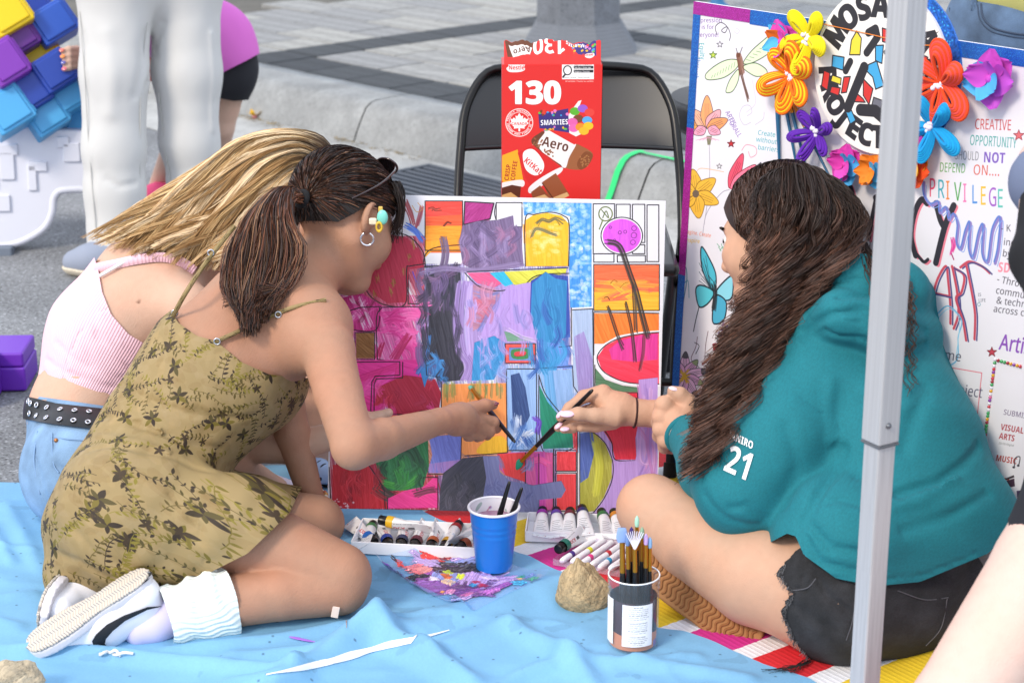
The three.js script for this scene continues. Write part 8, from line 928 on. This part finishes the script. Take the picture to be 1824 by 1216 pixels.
  // jeans, waistband, belt
  const jl = [...inflate(core.slice(0, 2), 0.012, 0.05), ...inflate(limbs.slice(6, 7), 0.014, 0.04), ...inflate(limbs.slice(11, 12), 0.012, 0.04)], j0 = field(jl), jf = folded((x, y, z) => { const d = j0(x, y, z); return Math.abs(d) < 0.04 ? d + 0.006 * fbm(x * 12, y * 12, z * 12, 3) : d; }, [[[[60, 790], [70, 840], [90, 900]], 0.005, 0.004], [[[95, 768], [100, 800], [150, 850]], 0.003, 0.003], [[[100, 830], [140, 850], [170, 880]], 0.006, 0.005]]);
  const dt = dataTex(256, (u, v, i, j) => { const b = 0.9 + 0.35 * (tileF(u, v, 4, 57, 4) - 0.45) + 0.08 * (hash3(i, j, 2) - 0.5) + ((i + j) % 3 ? 0 : 0.03); return [136 * b, 170 * b, 206 * b]; }, true), jean = mat(0xffffff, 0.9, { map: dt, side: THREE.DoubleSide });
  const jeans = part(t, 'denim_shorts', garment(jf, jl, 0.03, 0.006, (a, b) => Math.max(yAt([[40, 702], [180, 722], [260, 730]])(a) - b, a - 330) * 0.001, (x, y, z) => [x * 5 + z * 4, y * 5]), jean);
  const cm = mat(0x7d9cc0, 0.9); for (const pts of [[[92, 772], [92, 790], [96, 830], [104, 842]], [[95, 778], [120, 782], [150, 784]], [[66, 768], [60, 820], [70, 880]]]) part(jeans, 'seam', tube(pts.map(([a, b]) => onSurf(jf, a, b, 0.001, 3.5)), 0.0014, 30, 5), cm);
  { const g = new THREE.SphereGeometry(0.004, 10, 8), q = onSurf(jf, 99, 784, 0.001, 3.5); g.translate(q.x, q.y, q.z); part(jeans, 'rivet', g, mat(0xb87a4a, 0.4, { metalness: 0.7 })); }
  const bl = inflate(jl, 0.006), bf = field(bl), bTop = yAt([[40, 704], [100, 718], [190, 728]]), bBot = yAt([[40, 746], [100, 756], [190, 766]]);
  const belt = part(t, 'belt', garment(bf, bl, 0.03, 0.006, (a, b) => Math.max(bTop(a) - b, b - bBot(a)) * 0.001), mat(0x131316, 0.45, { side: THREE.DoubleSide }));
  for (const [a, b] of [[49, 714], [53, 718], [64, 721], [82, 725], [106, 728], [132, 730], [158, 732], [51, 736], [63, 740], [81, 743], [105, 746], [130, 748], [156, 751]]) { const q = onSurf(bf, a, b, 0.0022, 3.5), e = 0.004, g = new THREE.TorusGeometry(0.0042, 0.0016, 8, 18), n = V3(bf(q.x + e, q.y, q.z) - bf(q.x - e, q.y, q.z), bf(q.x, q.y + e, q.z) - bf(q.x, q.y - e, q.z), bf(q.x, q.y, q.z + e) - bf(q.x, q.y, q.z - e)).normalize(); g.applyQuaternion(new THREE.Quaternion().setFromUnitVectors(V3(0, 0, 1), n)); g.translate(q.x, q.y, q.z); part(belt, 'eyelet', g, mat(0xd2d2d8, 0.25, { metalness: 0.85 })); }
  // socks and shoes
  const sk = [cap(J(484, 876, 3.59), J(530, 893, 3.61), 0.034, 0.034, 0.01)], so = part(t, 'sock', garment(field(sk), sk, 0.02, 0.005), mat(0xe4dcec, 0.9)), sfn = field(sk); for (const pts of [[[480, 858], [492, 868], [498, 888]], [[492, 856], [502, 868], [508, 890]], [[486, 854], [498, 862]]]) part(so, 'black_stitching', tube(pts.map(([a, b]) => onSurf(sfn, a, b, 0.0008, 3.55)), 0.0012, 16, 5), mat(0x22202a, 0.9));
  const [pc, px] = canvas(128, 128); px.fillStyle = '#a9c4ea'; px.fillRect(0, 0, 128, 128); px.fillStyle = '#1d2440'; for (let i = 0; i < 4; i++) for (let k = 0; k < 4; k++) { px.beginPath(); px.arc(16 + i * 32 + (k % 2) * 16 - 8, 16 + k * 32, 5.5, 0, 7); px.fill(); }
  const shl = [cap(J(560, 842, 3.71), J(578, 852, 3.66), 0.034, 0.028, 0.02), cap(J(556, 846, 3.72), J(548, 836, 3.74), 0.03, 0.032, 0.02)], shoe = part(t, 'shoe', garment((x, y, z) => Math.max(field(shl)(x, y, z), 0.02 - y), shl, 0.02, 0.005, null, (x, y, z) => [x * 12 + z * 6, y * 12]), mat(0xffffff, 0.8, { map: texOf(pc) }), 'pale blue polka dot canvas shoe'); part(shoe, 'sole', polyPrism([[-0.4, -3.46], [-0.385, -3.4], [-0.345, -3.37], [-0.325, -3.39], [-0.34, -3.45], [-0.37, -3.5]].map(([a, b]) => [a, b]), 0.011, 0.022, 0.002), mat(0x1a1a1c, 0.8));
  // long straight blonde hair, darker at the roots
  const S = new Strands(), r = rng(55), j = (s) => (r() - 0.5) * 2 * s, hair = new THREE.Group(); hair.name = 'hair'; t.add(hair);
  part(hair, 'scalp_hair', paintVerts(clipMesh(netMesh((x, y, z) => head.skull(x, y, z) - 0.012, ...head.box(0.155), 0.005), (p) => { const l = head.toL(p.x, p.y, p.z); return yAt([[-0.1, -0.07], [0, -0.03], [0.04, 0.02], [0.08, 0.07]])(l[2]) - l[1]; }), () => [0.05, 0.032, 0.022]), hairMat);
  const Uo = [[604, 300], [574, 244], [506, 230], [430, 244], [330, 326], [236, 386], [152, 430]], Lo2 = [[604, 336], [562, 326], [520, 352], [490, 395], [462, 432], [440, 462], [424, 486]];
  const capped = (x, y, z) => Math.min(both(x, y, z), head.skull(x, y, z) - 0.014), memo = new Map(), dep = (a, b, d) => { const k = Math.round(a / 6) + ',' + Math.round(b / 6); if (!memo.has(k)) memo.set(k, surf(capped, a, b, 2.9, 4.2)); const q = memo.get(k); return q === null ? d : Math.min(d, q - 0.004); };
  for (let i = 0; i < 5600; i++) {
    const lock = Math.floor(r() * 64), a = clamp((lock + 0.5) / 64 + j(0.014), 0, 1), en = 0.8 + 0.2 * r(), pts = [], lr = rng(lock * 7 + 1), wob = (lr() - 0.5) * 18, ph = lr() * 6, lift = lr() * 0.02, m = 0.75 + lr() * 0.5;
    for (let k = 0; k < 7; k++) { const q = k / 6 * en * 6, q0 = Math.min(5, Math.floor(q)), fr = q - q0, ux = lerp(Uo[q0][0], Uo[q0 + 1][0], fr), uy = lerp(Uo[q0][1], Uo[q0 + 1][1], fr), lx = lerp(Lo2[q0][0], Lo2[q0 + 1][0], fr), ly = lerp(Lo2[q0][1], Lo2[q0 + 1][1], fr), e = a + (k > 3 ? 0.05 * Math.sin(ph + k * 1.4) : 0); const X = lerp(ux, lx, e) + j(2), Y = lerp(uy, ly, e) + j(2) + (k > 3 ? wob * (k - 3) / 3 : 0) - 16 * Math.sin(e * 3.14) * (k > 1 && k < 5 ? 1 : 0); pts.push(P(X, Y, dep(X, Y, [3.66, 3.64, 3.63, 3.62, 3.62, 3.63, 3.63][k]) - lift * (k > 1 ? 1 : 0.3) - r() * 0.006)); }
    const u = clamp(lr() + j(0.18), 0, 1), c = u < 0.25 ? [0.42, 0.25, 0.1] : u < 0.65 ? [0.66, 0.44, 0.2] : [0.82, 0.64, 0.4], root = [0.07, 0.045, 0.03], rl = 0.16 + 0.3 * r();
    S.add(pts, 0.0009, 0.0005, (tt) => { const k = sstep(rl * 0.5, rl + 0.18, tt); return [0, 1, 2].map((q) => lerp(root[q], c[q] * m, k)); }, null, 24, 1, (v, tt) => { const w = 0.008 * sstep(0.3, 1, tt), an = ph + tt * 13; v.y += w * Math.sin(an); v.x += w * 0.5 * Math.cos(an); }, r() * 3);
  }
  part(hair, 'long_hair', S.geo(), hairMat);
  paintBrush(J(760, 732, 3.5), J(652, 757, 3.42), 0x7a1f30, 'paint brush held by the painter in the pink crop top', { size: 1.1, group: 'brushes held by the painters' });
}
// ---------- people only partly in view ----------
function figure(label, o) {   // standing or kneeling figure from joints; clothes as separate surfaces
  const t = thing('person', label, 'person'), { skin, tone, clothes = [], head, h = 0.009, fine = [] } = o, fb = field(skin), f = head ? (x, y, z) => smin(fb(x, y, z), head.sdf(x, y, z), 0.02) : fb, B = boundsOf(skin, 0.03); if (head) { B[0].min(head.box()[0]); B[1].max(head.box()[1]); }
  bodyMesh(t, f, B, h, [...(head ? [[...head.box(0.125), 0.006]] : []), ...fine], skinTone(tone)); if (head) { head.eyes(t); part(t, 'hair', paintVerts(clipMesh(netMesh((x, y, z) => head.skull(x, y, z) - 0.016 + 0.004 * fbm(x * 60, y * 60, z * 60, 2), ...head.box(0.16), 0.008), (p) => { const l = head.toL(p.x, p.y, p.z); return yAt([[-0.1, -0.07], [0, -0.01], [0.04, 0.03], [0.08, 0.07]])(l[2]) - l[1]; }), () => o.hairC ?? [0.04, 0.025, 0.018]), hairMat); }
  for (const c of clothes) { const cf0 = field(c.list), amp = c.amp ?? 0.004, fr = c.fr ?? 11, cf1 = (x, y, z) => { const d = cf0(x, y, z); return Math.abs(d) < 0.05 ? d + amp * fbm(x * fr, y * fr * 0.7, z * fr, 3) + (c.wr ? c.wr(x, y, z) : 0) : d; }, cf = c.folds ? folded(cf1, c.folds) : cf1; const m = part(t, c.name, garment(cf, c.list, 0.03, c.h ?? 0.009, c.cut, c.uv), c.m, c.label); if (c.after) c.after(m, cf); }
  return t;
}
{ // standing person in white trousers
  const twill = mat(0xcacac8, 0.9, { side: THREE.DoubleSide, bumpMap: rep(weave, 1), bumpScale: 0.0005 }), d = 5.05;
  const wr = (x, y, z) => 0.0025 * Math.sin(y * 60 + 6 * fbm(x * 5, y * 6, z * 5, 2)) * sstep(0.5, 0.05, y) * (0.4 + 0.6 * noise3(x * 7, y * 9, z * 7));
  const legL = chain([[J(205, 0, d), 0.1], [J(203, 130, d + 0.02), 0.092], [J(203, 260, d + 0.05), 0.083], [J(206, 340, d + 0.07), 0.078], [J(206, 460, d + 0.1), 0.074]], 0.03), legR = chain([[J(325, 0, d + 0.1), 0.1], [J(332, 130, d + 0.14), 0.092], [J(336, 250, d + 0.18), 0.08], [J(346, 330, d + 0.22), 0.074], [J(352, 430, d + 0.26), 0.07]], 0.03), pel = [cap(J(215, -60, d), J(318, -60, d + 0.1), 0.125, 0.125, 0.06)];
  const up = [cap(J(265, -120, d + 0.05), V3(-0.95, 1.28, -4.95), 0.15, 0.16, 0.06), cap(V3(-1.1, 1.32, -4.9), V3(-0.8, 1.32, -5.0), 0.09, 0.09, 0.05)], head = new Head(V3(-0.95, 1.6, -4.98), V3(-0.6, -0.3, -0.7));
  figure('standing person in loose white trousers beside the foam blocks', { tone: [0.6, 0.4, 0.3], head, skin: [...inflate(legL, -0.025), ...inflate(legR, -0.025), ...inflate(pel, -0.03), ...inflate(up, -0.025), cap(V3(-0.95, 1.35, -4.96), V3(-0.95, 1.55, -4.98), 0.06, 0.055), ...chain([[V3(-1.12, 1.32, -4.9), 0.045], [V3(-1.2, 1.05, -4.95), 0.04], [V3(-1.15, 0.92, -5.15), 0.028]], 0.01), ...chain([[V3(-0.78, 1.32, -5.0), 0.045], [V3(-0.72, 1.05, -5.1), 0.04], [V3(-0.85, 0.95, -5.25), 0.028]], 0.01)], clothes: [
    { name: 'trousers', list: [...legL, ...legR, ...pel], m: twill, wr, amp: 0.009, fr: 7, h: 0.0095, cut: (a, b, p) => Math.max(0.03 - p.y, p.y - 0.92), folds: [[[[258, 60], [252, 120], [240, 170]], 0.014, 0.006], [[[150, 60], [156, 150], [166, 300], [174, 400]], 0.005, 0.004], [[[290, 40], [275, 90], [262, 150]], 0.011, 0.005], [[[190, 320], [212, 332], [240, 326]], 0.01, 0.004], [[[375, 60], [380, 140], [378, 230]], 0.01, -0.006], [[[190, 60], [200, 130], [195, 200]], 0.02, -0.006]], after: (m, cf) => { const sm = mat(0xbcbcb8, 0.9); for (const pts of [[[141, 20], [149, 120], [156, 240], [166, 360], [172, 430]], [[262, 40], [256, 90], [250, 180], [249, 300], [248, 400]], [[272, 80], [282, 170], [296, 280], [306, 340]], [[172, 452], [205, 458], [240, 452]]]) part(m, 'seam', tube(pts.map(([a, b]) => onSurf(cf, a, b, 0.001, 5)), 0.0016, 40, 5), sm); } },
    { name: 'shirt', list: inflate(up, 0.01), m: mat(0xb8c4d0, 0.9), h: 0.014 }] });
  const sh = scene.children[scene.children.length - 1], sl = [cap(G(160, 462, 0.045), G(205, 452, 0.055), 0.038, 0.045, 0.03), cap(G(132, 466, 0.035), G(165, 462, 0.045), 0.032, 0.04, 0.03)], sf = field(sl), s1 = part(sh, 'canvas_shoe', garment((x, y, z) => Math.max(sf(x, y, z), 0.022 - y), sl, 0.02, 0.006), mat(0x8f97a8, 0.9)); const s2f = (x, y, z) => Math.max(sf(x, y, z) - 0.006, y - 0.026, 0.002 - y); part(s1, 'sole', garment(s2f, sl, 0.03, 0.006), mat(0xd8cdb8, 0.8));
  const rl = [cap(G(345, 428, 0.045), G(385, 415, 0.05), 0.038, 0.045, 0.03)]; part(sh, 'canvas_shoe', garment((x, y, z) => Math.max(field(rl)(x, y, z), 0.003 - y), rl, 0.02, 0.008), mat(0x8f97a8, 0.9));
}
{ // child in a pink shirt, bent towards the blocks
  const pel = J(392, 95, 5.55), wr = J(148, 96, 5.32);
  const fing = [0, 1, 2, 3].map((i) => chain([[J(136, 88 + i * 10, 5.25), 0.012], [J(122, 88 + i * 10.5, 5.205), 0.0095], [J(109 + i * 1.5, 90 + i * 11, 5.195), 0.007]], 0.005)).flat(), palm = [cap(wr, J(140, 102, 5.27), 0.022, 0.03, 0.01)];
  const skin = [cap(pel, J(300, 40, 5.4), 0.09, 0.1, 0.05), ...chain([[J(262, 50, 5.3), 0.04], [J(200, 90, 5.25), 0.034], [wr, 0.022]], 0.01), ...palm, ...chain([[J(405, 120, 5.55), 0.075], [J(396, 190, 5.6), 0.05], [J(392, 225, 5.62), 0.042], [J(386, 300, 5.75), 0.03]], 0.01), ...chain([[J(360, 130, 5.5), 0.075], [J(330, 220, 5.55), 0.045], [J(282, 330, 5.85), 0.03]], 0.01), cap(J(300, 40, 5.4), J(270, 0, 5.35), 0.05, 0.045), ...fing];
  const head = new Head(J(250, -55, 5.3), camVec(-0.85, -0.4, -0.2), camVec(-0.2, 1, 0), 0.92);
  const t = figure('child in a pink shirt and black shorts reaching behind the white trousers to the blocks', { tone: [0.64, 0.42, 0.32], skin, head, fine: [[...boundsOf([...fing, ...palm], 0.012), 0.004]], clothes: [{ name: 'shirt', list: [cap(J(388, 92, 5.52), J(300, 35, 5.4), 0.115, 0.12, 0.05), cap(J(400, 110, 5.5), J(385, 60, 5.5), 0.088, 0.09, 0.05), cap(J(300, 35, 5.38), J(250, 50, 5.3), 0.09, 0.065, 0.04)], m: mat(0xd26ac0, 0.9), cut: (a, b) => (b - yAt([[300, 140], [388, 134], [410, 122], [442, 106], [470, 90]])(a)) * 0.001 }, { name: 'shorts', list: [cap(pel, J(400, 130, 5.53), 0.1, 0.092, 0.03), cap(J(404, 120, 5.55), J(398, 190, 5.6), 0.088, 0.062, 0.03), cap(J(362, 130, 5.5), J(345, 190, 5.53), 0.088, 0.07, 0.03)], m: mat(0x1c1d24, 0.9), amp: 0.002, cut: (a, b) => (b - yAt([[300, 190], [385, 174], [415, 180], [440, 178]])(a)) * 0.001 }] });
  [0xd86a5a, 0xe88a3a, 0x5a5aa8, 0xd86a7a].forEach((c, i) => nail(t, J(109 + i * 1.5, 89 + i * 11, 5.188), camVec(-1, -0.1, 0), camVec(0, 0.4, 0.9), c, 0.0075, 0.006));
  const sl = [cap(G(282, 352, 0.04), G(262, 356, 0.035), 0.042, 0.038, 0.03), cap(G(300, 348, 0.045), G(282, 352, 0.04), 0.04, 0.042, 0.03)]; part(t, 'shoe', garment((x, y, z) => Math.max(field(sl)(x, y, z), 0.003 - y), sl, 0.02, 0.008), mat(0xd84a7a, 0.8), 'pink shoe'); const sr = [cap(G(388, 318, 0.04), G(362, 322, 0.035), 0.042, 0.038, 0.03)]; part(t, 'shoe', garment((x, y, z) => Math.max(field(sr)(x, y, z), 0.003 - y), sr, 0.02, 0.008), mat(0xd84a7a, 0.8), 'pink shoe');
  const ob = new THREE.IcosahedronGeometry(1, 5), op = ob.attributes.position; for (let i = 0; i < op.count; i++) { const v = V3(op.getX(i), op.getY(i), op.getZ(i)), k = 1 + 0.12 * noise3(v.x * 4, v.y * 4, v.z * 4); op.setXYZ(i, v.x * 0.03 * k, v.y * 0.05 * k, v.z * 0.03 * k); } ob.computeVertexNormals(); const oo = single('orange_toy', ob, mat(0xe2522a, 0.7), 'small orange red knitted toy held between the white trouser legs', 'toy'); oo.position.copy(J(258, 116, 5.42));
}
{ // kneeling person at the edge, bare leg and black shorts
  const knee = J(1655, 1338, 2.5), hip = J(1990, 810, 2.62);
  const skin = [...chain([[knee, 0.058], [J(1701, 1264, 2.52), 0.061], [J(1861, 1008, 2.55), 0.068], [hip, 0.09]], 0.008), ...chain([[J(1645, 1340, 2.5), 0.05], [J(1850, 1330, 2.6), 0.05], [J(2080, 1270, 2.72), 0.035]], 0.008), cap(J(2040, 800, 2.7), J(2020, 420, 2.62), 0.11, 0.11, 0.05), ...chain([[J(1880, 300, 2.58), 0.045], [J(1852, 470, 2.5), 0.032], [J(1900, 600, 2.4), 0.024]], 0.008), cap(J(2020, 420, 2.62), J(2030, 180, 2.62), 0.06, 0.055), cap(J(2020, 330, 2.62), J(1885, 300, 2.58), 0.07, 0.045)];
  const head = new Head(J(2040, 40, 2.62), camVec(-0.9, -0.3, -0.3));
  figure('person kneeling in black shorts and a grey blue shirt beside the tent pole', { tone: [0.72, 0.5, 0.42], skin, head, h: 0.0075, clothes: [
    { name: 'shorts', list: [cap(J(1866, 1012, 2.55), hip, 0.073, 0.1, 0.03), cap(hip, J(2090, 830, 2.8), 0.1, 0.11, 0.05)], m: mat(0x1b1c24, 0.9), amp: 0.002, cut: (a, b, p) => (yAt([[1784, 780], [1797, 940], [1824, 1002], [1850, 1050], [1900, 1100]])(a) - b) * -0.001 },
    { name: 'shirt', list: [cap(J(2040, 790, 2.7), J(2024, 380, 2.62), 0.125, 0.12, 0.05), cap(J(2020, 310, 2.62), J(1872, 324, 2.57), 0.085, 0.056, 0.04)], m: mat(0x6a7590, 0.92), cut: (a, b) => (a < 1875 ? b - yAt([[1790, 376], [1824, 384], [1880, 392]])(a) : -1) * 0.001 },
    { name: 'black_sleeve', list: [cap(J(1866, 350, 2.55), J(1850, 460, 2.5), 0.035, 0.034, 0.02), cap(J(1850, 460, 2.5), J(1896, 590, 2.41), 0.034, 0.03, 0.02)], m: mat(0x121318, 0.9), amp: 0.002, h: 0.006 }] });
}
{ // standing person in blue jeans behind the poster
  const dt = dataTex(256, (u, v, i, j) => { const b = 0.9 + 0.5 * (tileF(u, v, 5, 67, 4) - 0.45) + 0.1 * (hash3(i, j, 12) - 0.5); return [92 * b, 116 * b, 146 * b]; }, true), jean = mat(0xffffff, 0.9, { map: dt });
  const legs = [...chain([[J(1775, 60, 4.0), 0.1], [J(1770, 260, 4.05), 0.085], [J(1768, 640, 4.3), 0.07]], 0.03), ...chain([[J(1925, 60, 4.0), 0.1], [J(1940, 260, 4.05), 0.085], [J(1945, 620, 4.3), 0.07]], 0.03)], pel = [cap(J(1788, 40, 3.98), J(1915, 40, 3.98), 0.112, 0.112, 0.05)], sh = [cap(J(1850, -70, 3.95), V3(1.12, 1.3, -3.85), 0.15, 0.15, 0.05), cap(J(1790, -60, 3.95), J(1910, -60, 3.95), 0.115, 0.115, 0.05)];
  const head = new Head(V3(1.12, 1.6, -3.85), V3(0.1, -0.1, 1));
  figure('standing person in blue jeans behind the poster board', { tone: [0.6, 0.4, 0.3], head, skin: [...inflate(legs, -0.02), ...inflate(pel, -0.02), ...inflate(sh, -0.02), cap(V3(1.12, 1.3, -3.85), V3(1.12, 1.52, -3.85), 0.06, 0.055)], clothes: [
    { name: 'jeans', list: [...legs, ...pel], m: jean, uv: (x, y, z) => [x * 5 + z * 3, y * 5], cut: (a, b, p) => Math.max(0.02 - p.y, p.y - 0.9), after: (m, cf) => { const sm = mat(0x3c4a60, 0.9), ln = (pts, r) => part(m, 'seam', tube(pts.map(([a, b]) => onSurf(cf, a, b, 0.001, 3.9)), r, 30, 5), sm); ln([[1748, 6], [1752, 30], [1768, 48], [1800, 58], [1830, 62]], 0.0022); ln([[1742, 8], [1746, 34], [1764, 54], [1798, 64], [1828, 68]], 0.0012); ln([[1692, 14], [1700, 60], [1704, 100]], 0.0016); const g = box(0.012, 0.024, 0.006, 0.002), q = onSurf(cf, 1735, 8, 0.002, 3.9); g.translate(q.x, q.y, q.z); part(m, 'belt_loop', g, jean); } },
    { name: 'shirt', list: sh, m: mat(0xc9c77a, 0.9), h: 0.012 }] });
}
// ---------- foam building blocks ----------
function foamBlock(px, py, d, w, h, dp, roll, yaw, color, label, group = 'foam blocks piled on the white stand') {
  const t = thing('foam_block', label, 'foam block', group), c = J(px, py, d + 0.38), m = mat(color, 0.42), q = new THREE.Quaternion().setFromEuler(new THREE.Euler(-PITCH * 0.6, yaw, roll, 'ZYX'));
  const b = part(t, 'body', box(w *= 1.14, h *= 1.14, dp, 0.006), m); const p = part(t, 'raised_face', box(w * 0.82, h * 0.82, 0.012, 0.005), m); p.position.z = dp / 2 + 0.001; const s = part(t, 'raised_side', box(0.012, h * 0.82, dp * 0.82, 0.005), m); s.position.x = w / 2 + 0.001;
  t.position.copy(c); t.quaternion.copy(q); return t;
}
const dkB = 0x1d3f9e, ltB = 0x4aa2d8, pur = 0x7a2fa8, yel = 0xe8c80a, ro = 0.52;
foamBlock(50, 168, 4.86, 0.088, 0.088, 0.1, ro, 0.5, dkB, 'dark blue foam block, lower one of the pair touched by fingers'); foamBlock(94, 132, 4.87, 0.088, 0.088, 0.1, ro, 0.5, dkB, 'dark blue foam block under the fingers');
foamBlock(12, 200, 4.82, 0.1, 0.098, 0.1, ro, 0.5, ltB, 'light blue foam block at the low corner of the pile'); foamBlock(78, 208, 4.9, 0.092, 0.092, 0.1, ro, 0.5, ltB, 'light blue foam block below the dark blue pair'); foamBlock(118, 174, 4.93, 0.08, 0.08, 0.1, ro, 0.5, ltB, 'light blue foam block below the fingers'); foamBlock(142, 228, 5.02, 0.1, 0.08, 0.1, ro, 0.5, ltB, 'light blue foam block tucked behind the white trousers');
foamBlock(92, 46, 4.93, 0.1, 0.088, 0.1, ro, 0.5, 0x2a57b8, 'mid blue foam block standing proud beside the yellow one'); foamBlock(8, 28, 4.84, 0.1, 0.098, 0.1, ro, 0.5, yel, 'yellow foam block highest at the edge of the pile'); foamBlock(28, 72, 4.88, 0.088, 0.08, 0.1, ro, 0.5, 0x5f2486, 'dark purple foam block under the yellow one'); foamBlock(6, 116, 4.8, 0.088, 0.1, 0.1, ro, 0.5, pur, 'bright purple foam block beside the dark blue pair'); foamBlock(58, 92, 4.96, 0.1, 0.09, 0.1, ro, 0.5, yel, 'yellow foam block wedged behind the purple ones'); foamBlock(46, 14, 5.0, 0.1, 0.1, 0.1, ro, 0.5, dkB, 'dark blue foam block behind the high yellow one');
{ // big blocks on the road
  const one = (p, w, h, d, y, label) => { const t = thing('foam_block', label, 'foam block', 'purple foam blocks on the road'), m = mat(0x6b2bb4, 0.4); const b = part(t, 'body', box(w, h * 0.62, d, 0.006), m); b.position.y = h * 0.31; const l = part(t, 'lid', box(w * 0.985, h * 0.37, d * 0.985, 0.006), m); l.position.y = h * 0.62 + h * 0.19; t.position.copy(p).setY(0.002); t.rotation.y = y; };
  one(G(-62, 682, 0), 0.3, 0.09, 0.14, 0.05, 'purple foam block lying on the road'); one(G(-112, 716, 0), 0.26, 0.1, 0.12, 0.05, 'purple foam block nearer the blue sheet');
}
{ // white moulded stand with puzzle relief
  const t = thing('play_stand', 'white moulded plastic stand with puzzle relief under the foam blocks', 'play stand'), m = mat(0xd9dbe6, 0.4), O = J(40, 330, 5.36), S = 5.36 / FPX, sh = new THREE.Shape(), q = (a, b) => [(a - 40) * S, -(b - 330) * S];
  const pts = [[-260, 200], [160, 236], [164, 330], [118, 330], [101, 334], [92, 346], [88, 372], [76, 396], [52, 414], [20, 426], [-60, 430], [-260, 430]].map(([a, b]) => new THREE.Vector2(...q(a, b))); sh.setFromPoints(pts); const g = new THREE.ExtrudeGeometry(sh, { depth: 0.05, bevelEnabled: true, bevelSize: 0.008, bevelThickness: 0.008, bevelSegments: 4 }); part(t, 'panel', g, m);
  const rim = tube([[164, 334], [120, 334], [104, 338], [96, 350], [92, 374], [79, 399], [54, 417], [20, 430], [-60, 434]].map(([a, b]) => { const [x, y] = q(a, b); return V3(x, y, 0.05); }), 0.012, 60, 8); part(t, 'rim', rim, m);
  for (const [a, b, w, h] of [[132, 268, 30, 34], [20, 290, 26, 50], [62, 312, 16, 46], [72, 292, 34, 18], [8, 356, 28, 30], [-10, 310, 24, 40], [20, 262, 40, 20], [118, 250, 22, 20]]) { const p = part(t, 'relief_tile', box(w * S, h * S, 0.012, 0.004), m), [x, y] = q(a, b); p.position.set(x, y, 0.06); }
  const ft = part(t, 'grey_foot', box(0.25, 0.03, 0.12, 0.006), mat(0x6c7684, 0.6)), [fx, fy] = q(-55, 440); ft.position.set(fx, fy, 0.04); t.position.copy(O); t.rotation.set(-0.1, 0.12, 0);
}
{ // stool, street items
  const t = thing('stool', 'black padded round stool standing behind the poster board', 'stool'), m = mat(0x1a1b1e, 0.5), c = J(1352, 175, 4.05); part(t, 'seat', lathe([[0, -0.065], [0.175, -0.065], [0.19, -0.05], [0.196, -0.01], [0.188, 0.004], [0, 0.006]], 48), m); for (let i = 0; i < 4; i++) { const a = i * Math.PI / 2 + 0.5; part(t, 'leg', rod(V3(Math.cos(a) * 0.14, -0.06, Math.sin(a) * 0.14), V3(Math.cos(a) * 0.2, -c.y + 0.003, Math.sin(a) * 0.2), 0.012), mat(0x2a2b30, 0.4, { metalness: 0.6 })); } part(t, 'foot_ring', (() => { const g = new THREE.TorusGeometry(0.175, 0.008, 8, 40); g.rotateX(Math.PI / 2); g.translate(0, -c.y * 0.62, 0); return g; })(), m); t.position.copy(c);
  const b = thing('bollard', 'small blue plastic bollard standing on the sidewalk beyond the poster board', 'bollard'); part(b, 'foot', lathe([[0, 0], [0.055, 0], [0.055, 0.01], [0.03, 0.03], [0.03, 0.05]], 20), mat(0x2a6a9a, 0.6)); part(b, 'post', lathe([[0.026, 0.05], [0.026, 0.5], [0, 0.5]], 16), mat(0x2a6a9a, 0.6)); b.position.copy(G(1278, 13, 0.155));
  const f = thing('fallen_flower', 'small yellow and pink flower lying in the gutter', 'flower'), pm = mat(0xd8a818, 0.8, { side: THREE.DoubleSide }), fc = G(453, 207, 0.02); part(f, 'centre', new THREE.SphereGeometry(0.01, 10, 8), mat(0xd08a8a, 0.8)); for (let k = 0; k < 5; k++) { const a = k * 1.257 + 0.4, g = sheet(6, 6, (u, v) => { const y = (u - 0.5) * 0.02 * Math.sin(v * 3.1), x = v * 0.032; return V3(x * Math.cos(a) - y * Math.sin(a), 0.004 + 0.02 * v * v + 8 * y * y, x * Math.sin(a) + y * Math.cos(a)); }); part(f, 'petal', g, pm); } f.position.copy(fc);
  const gp = sheet(20, 10, (u, v) => G(lerp(582, 606, u) + 3 * Math.sin(v * 7), lerp(520, 560, v) + 4 * Math.sin(u * 9), 0.004)); single('green_paint_patch', gp, mat(0x3fe08c, 0.85), 'patch of bright green paint on the road left of the painting', 'paint mark');
}
{ // dry grass and grit lodged along the kerb: too many bits to count
  const S = new Strands(), r = rng(12); for (let i = 0; i < 900; i++) { const s = -1.5 + 5.5 * r(), near = Math.pow(r(), 2) * 0.05, p = KS(s, -0.25 - near, 0.014), a = r() * 6.28, l = 0.006 + 0.02 * r(), c = r() < 0.6 ? [0.3, 0.22, 0.09] : [0.16, 0.13, 0.08]; if (noise3(s * 4, 1, 3) < -0.15) continue; S.add([p, p.clone().add(V3(Math.cos(a) * l * 0.5, 0.004 * r(), Math.sin(a) * l * 0.5)), p.clone().add(V3(Math.cos(a) * l, 0.002, Math.sin(a) * l))], 0.0012, 0.0008, c, c, 3); }
  const o = single('kerb_litter', S.geo(), vmat(0.95), 'dry grass bits and grit lodged along the foot of the kerb', 'litter'); o.userData.kind = 'stuff';
}
renderer.render(scene, camera);
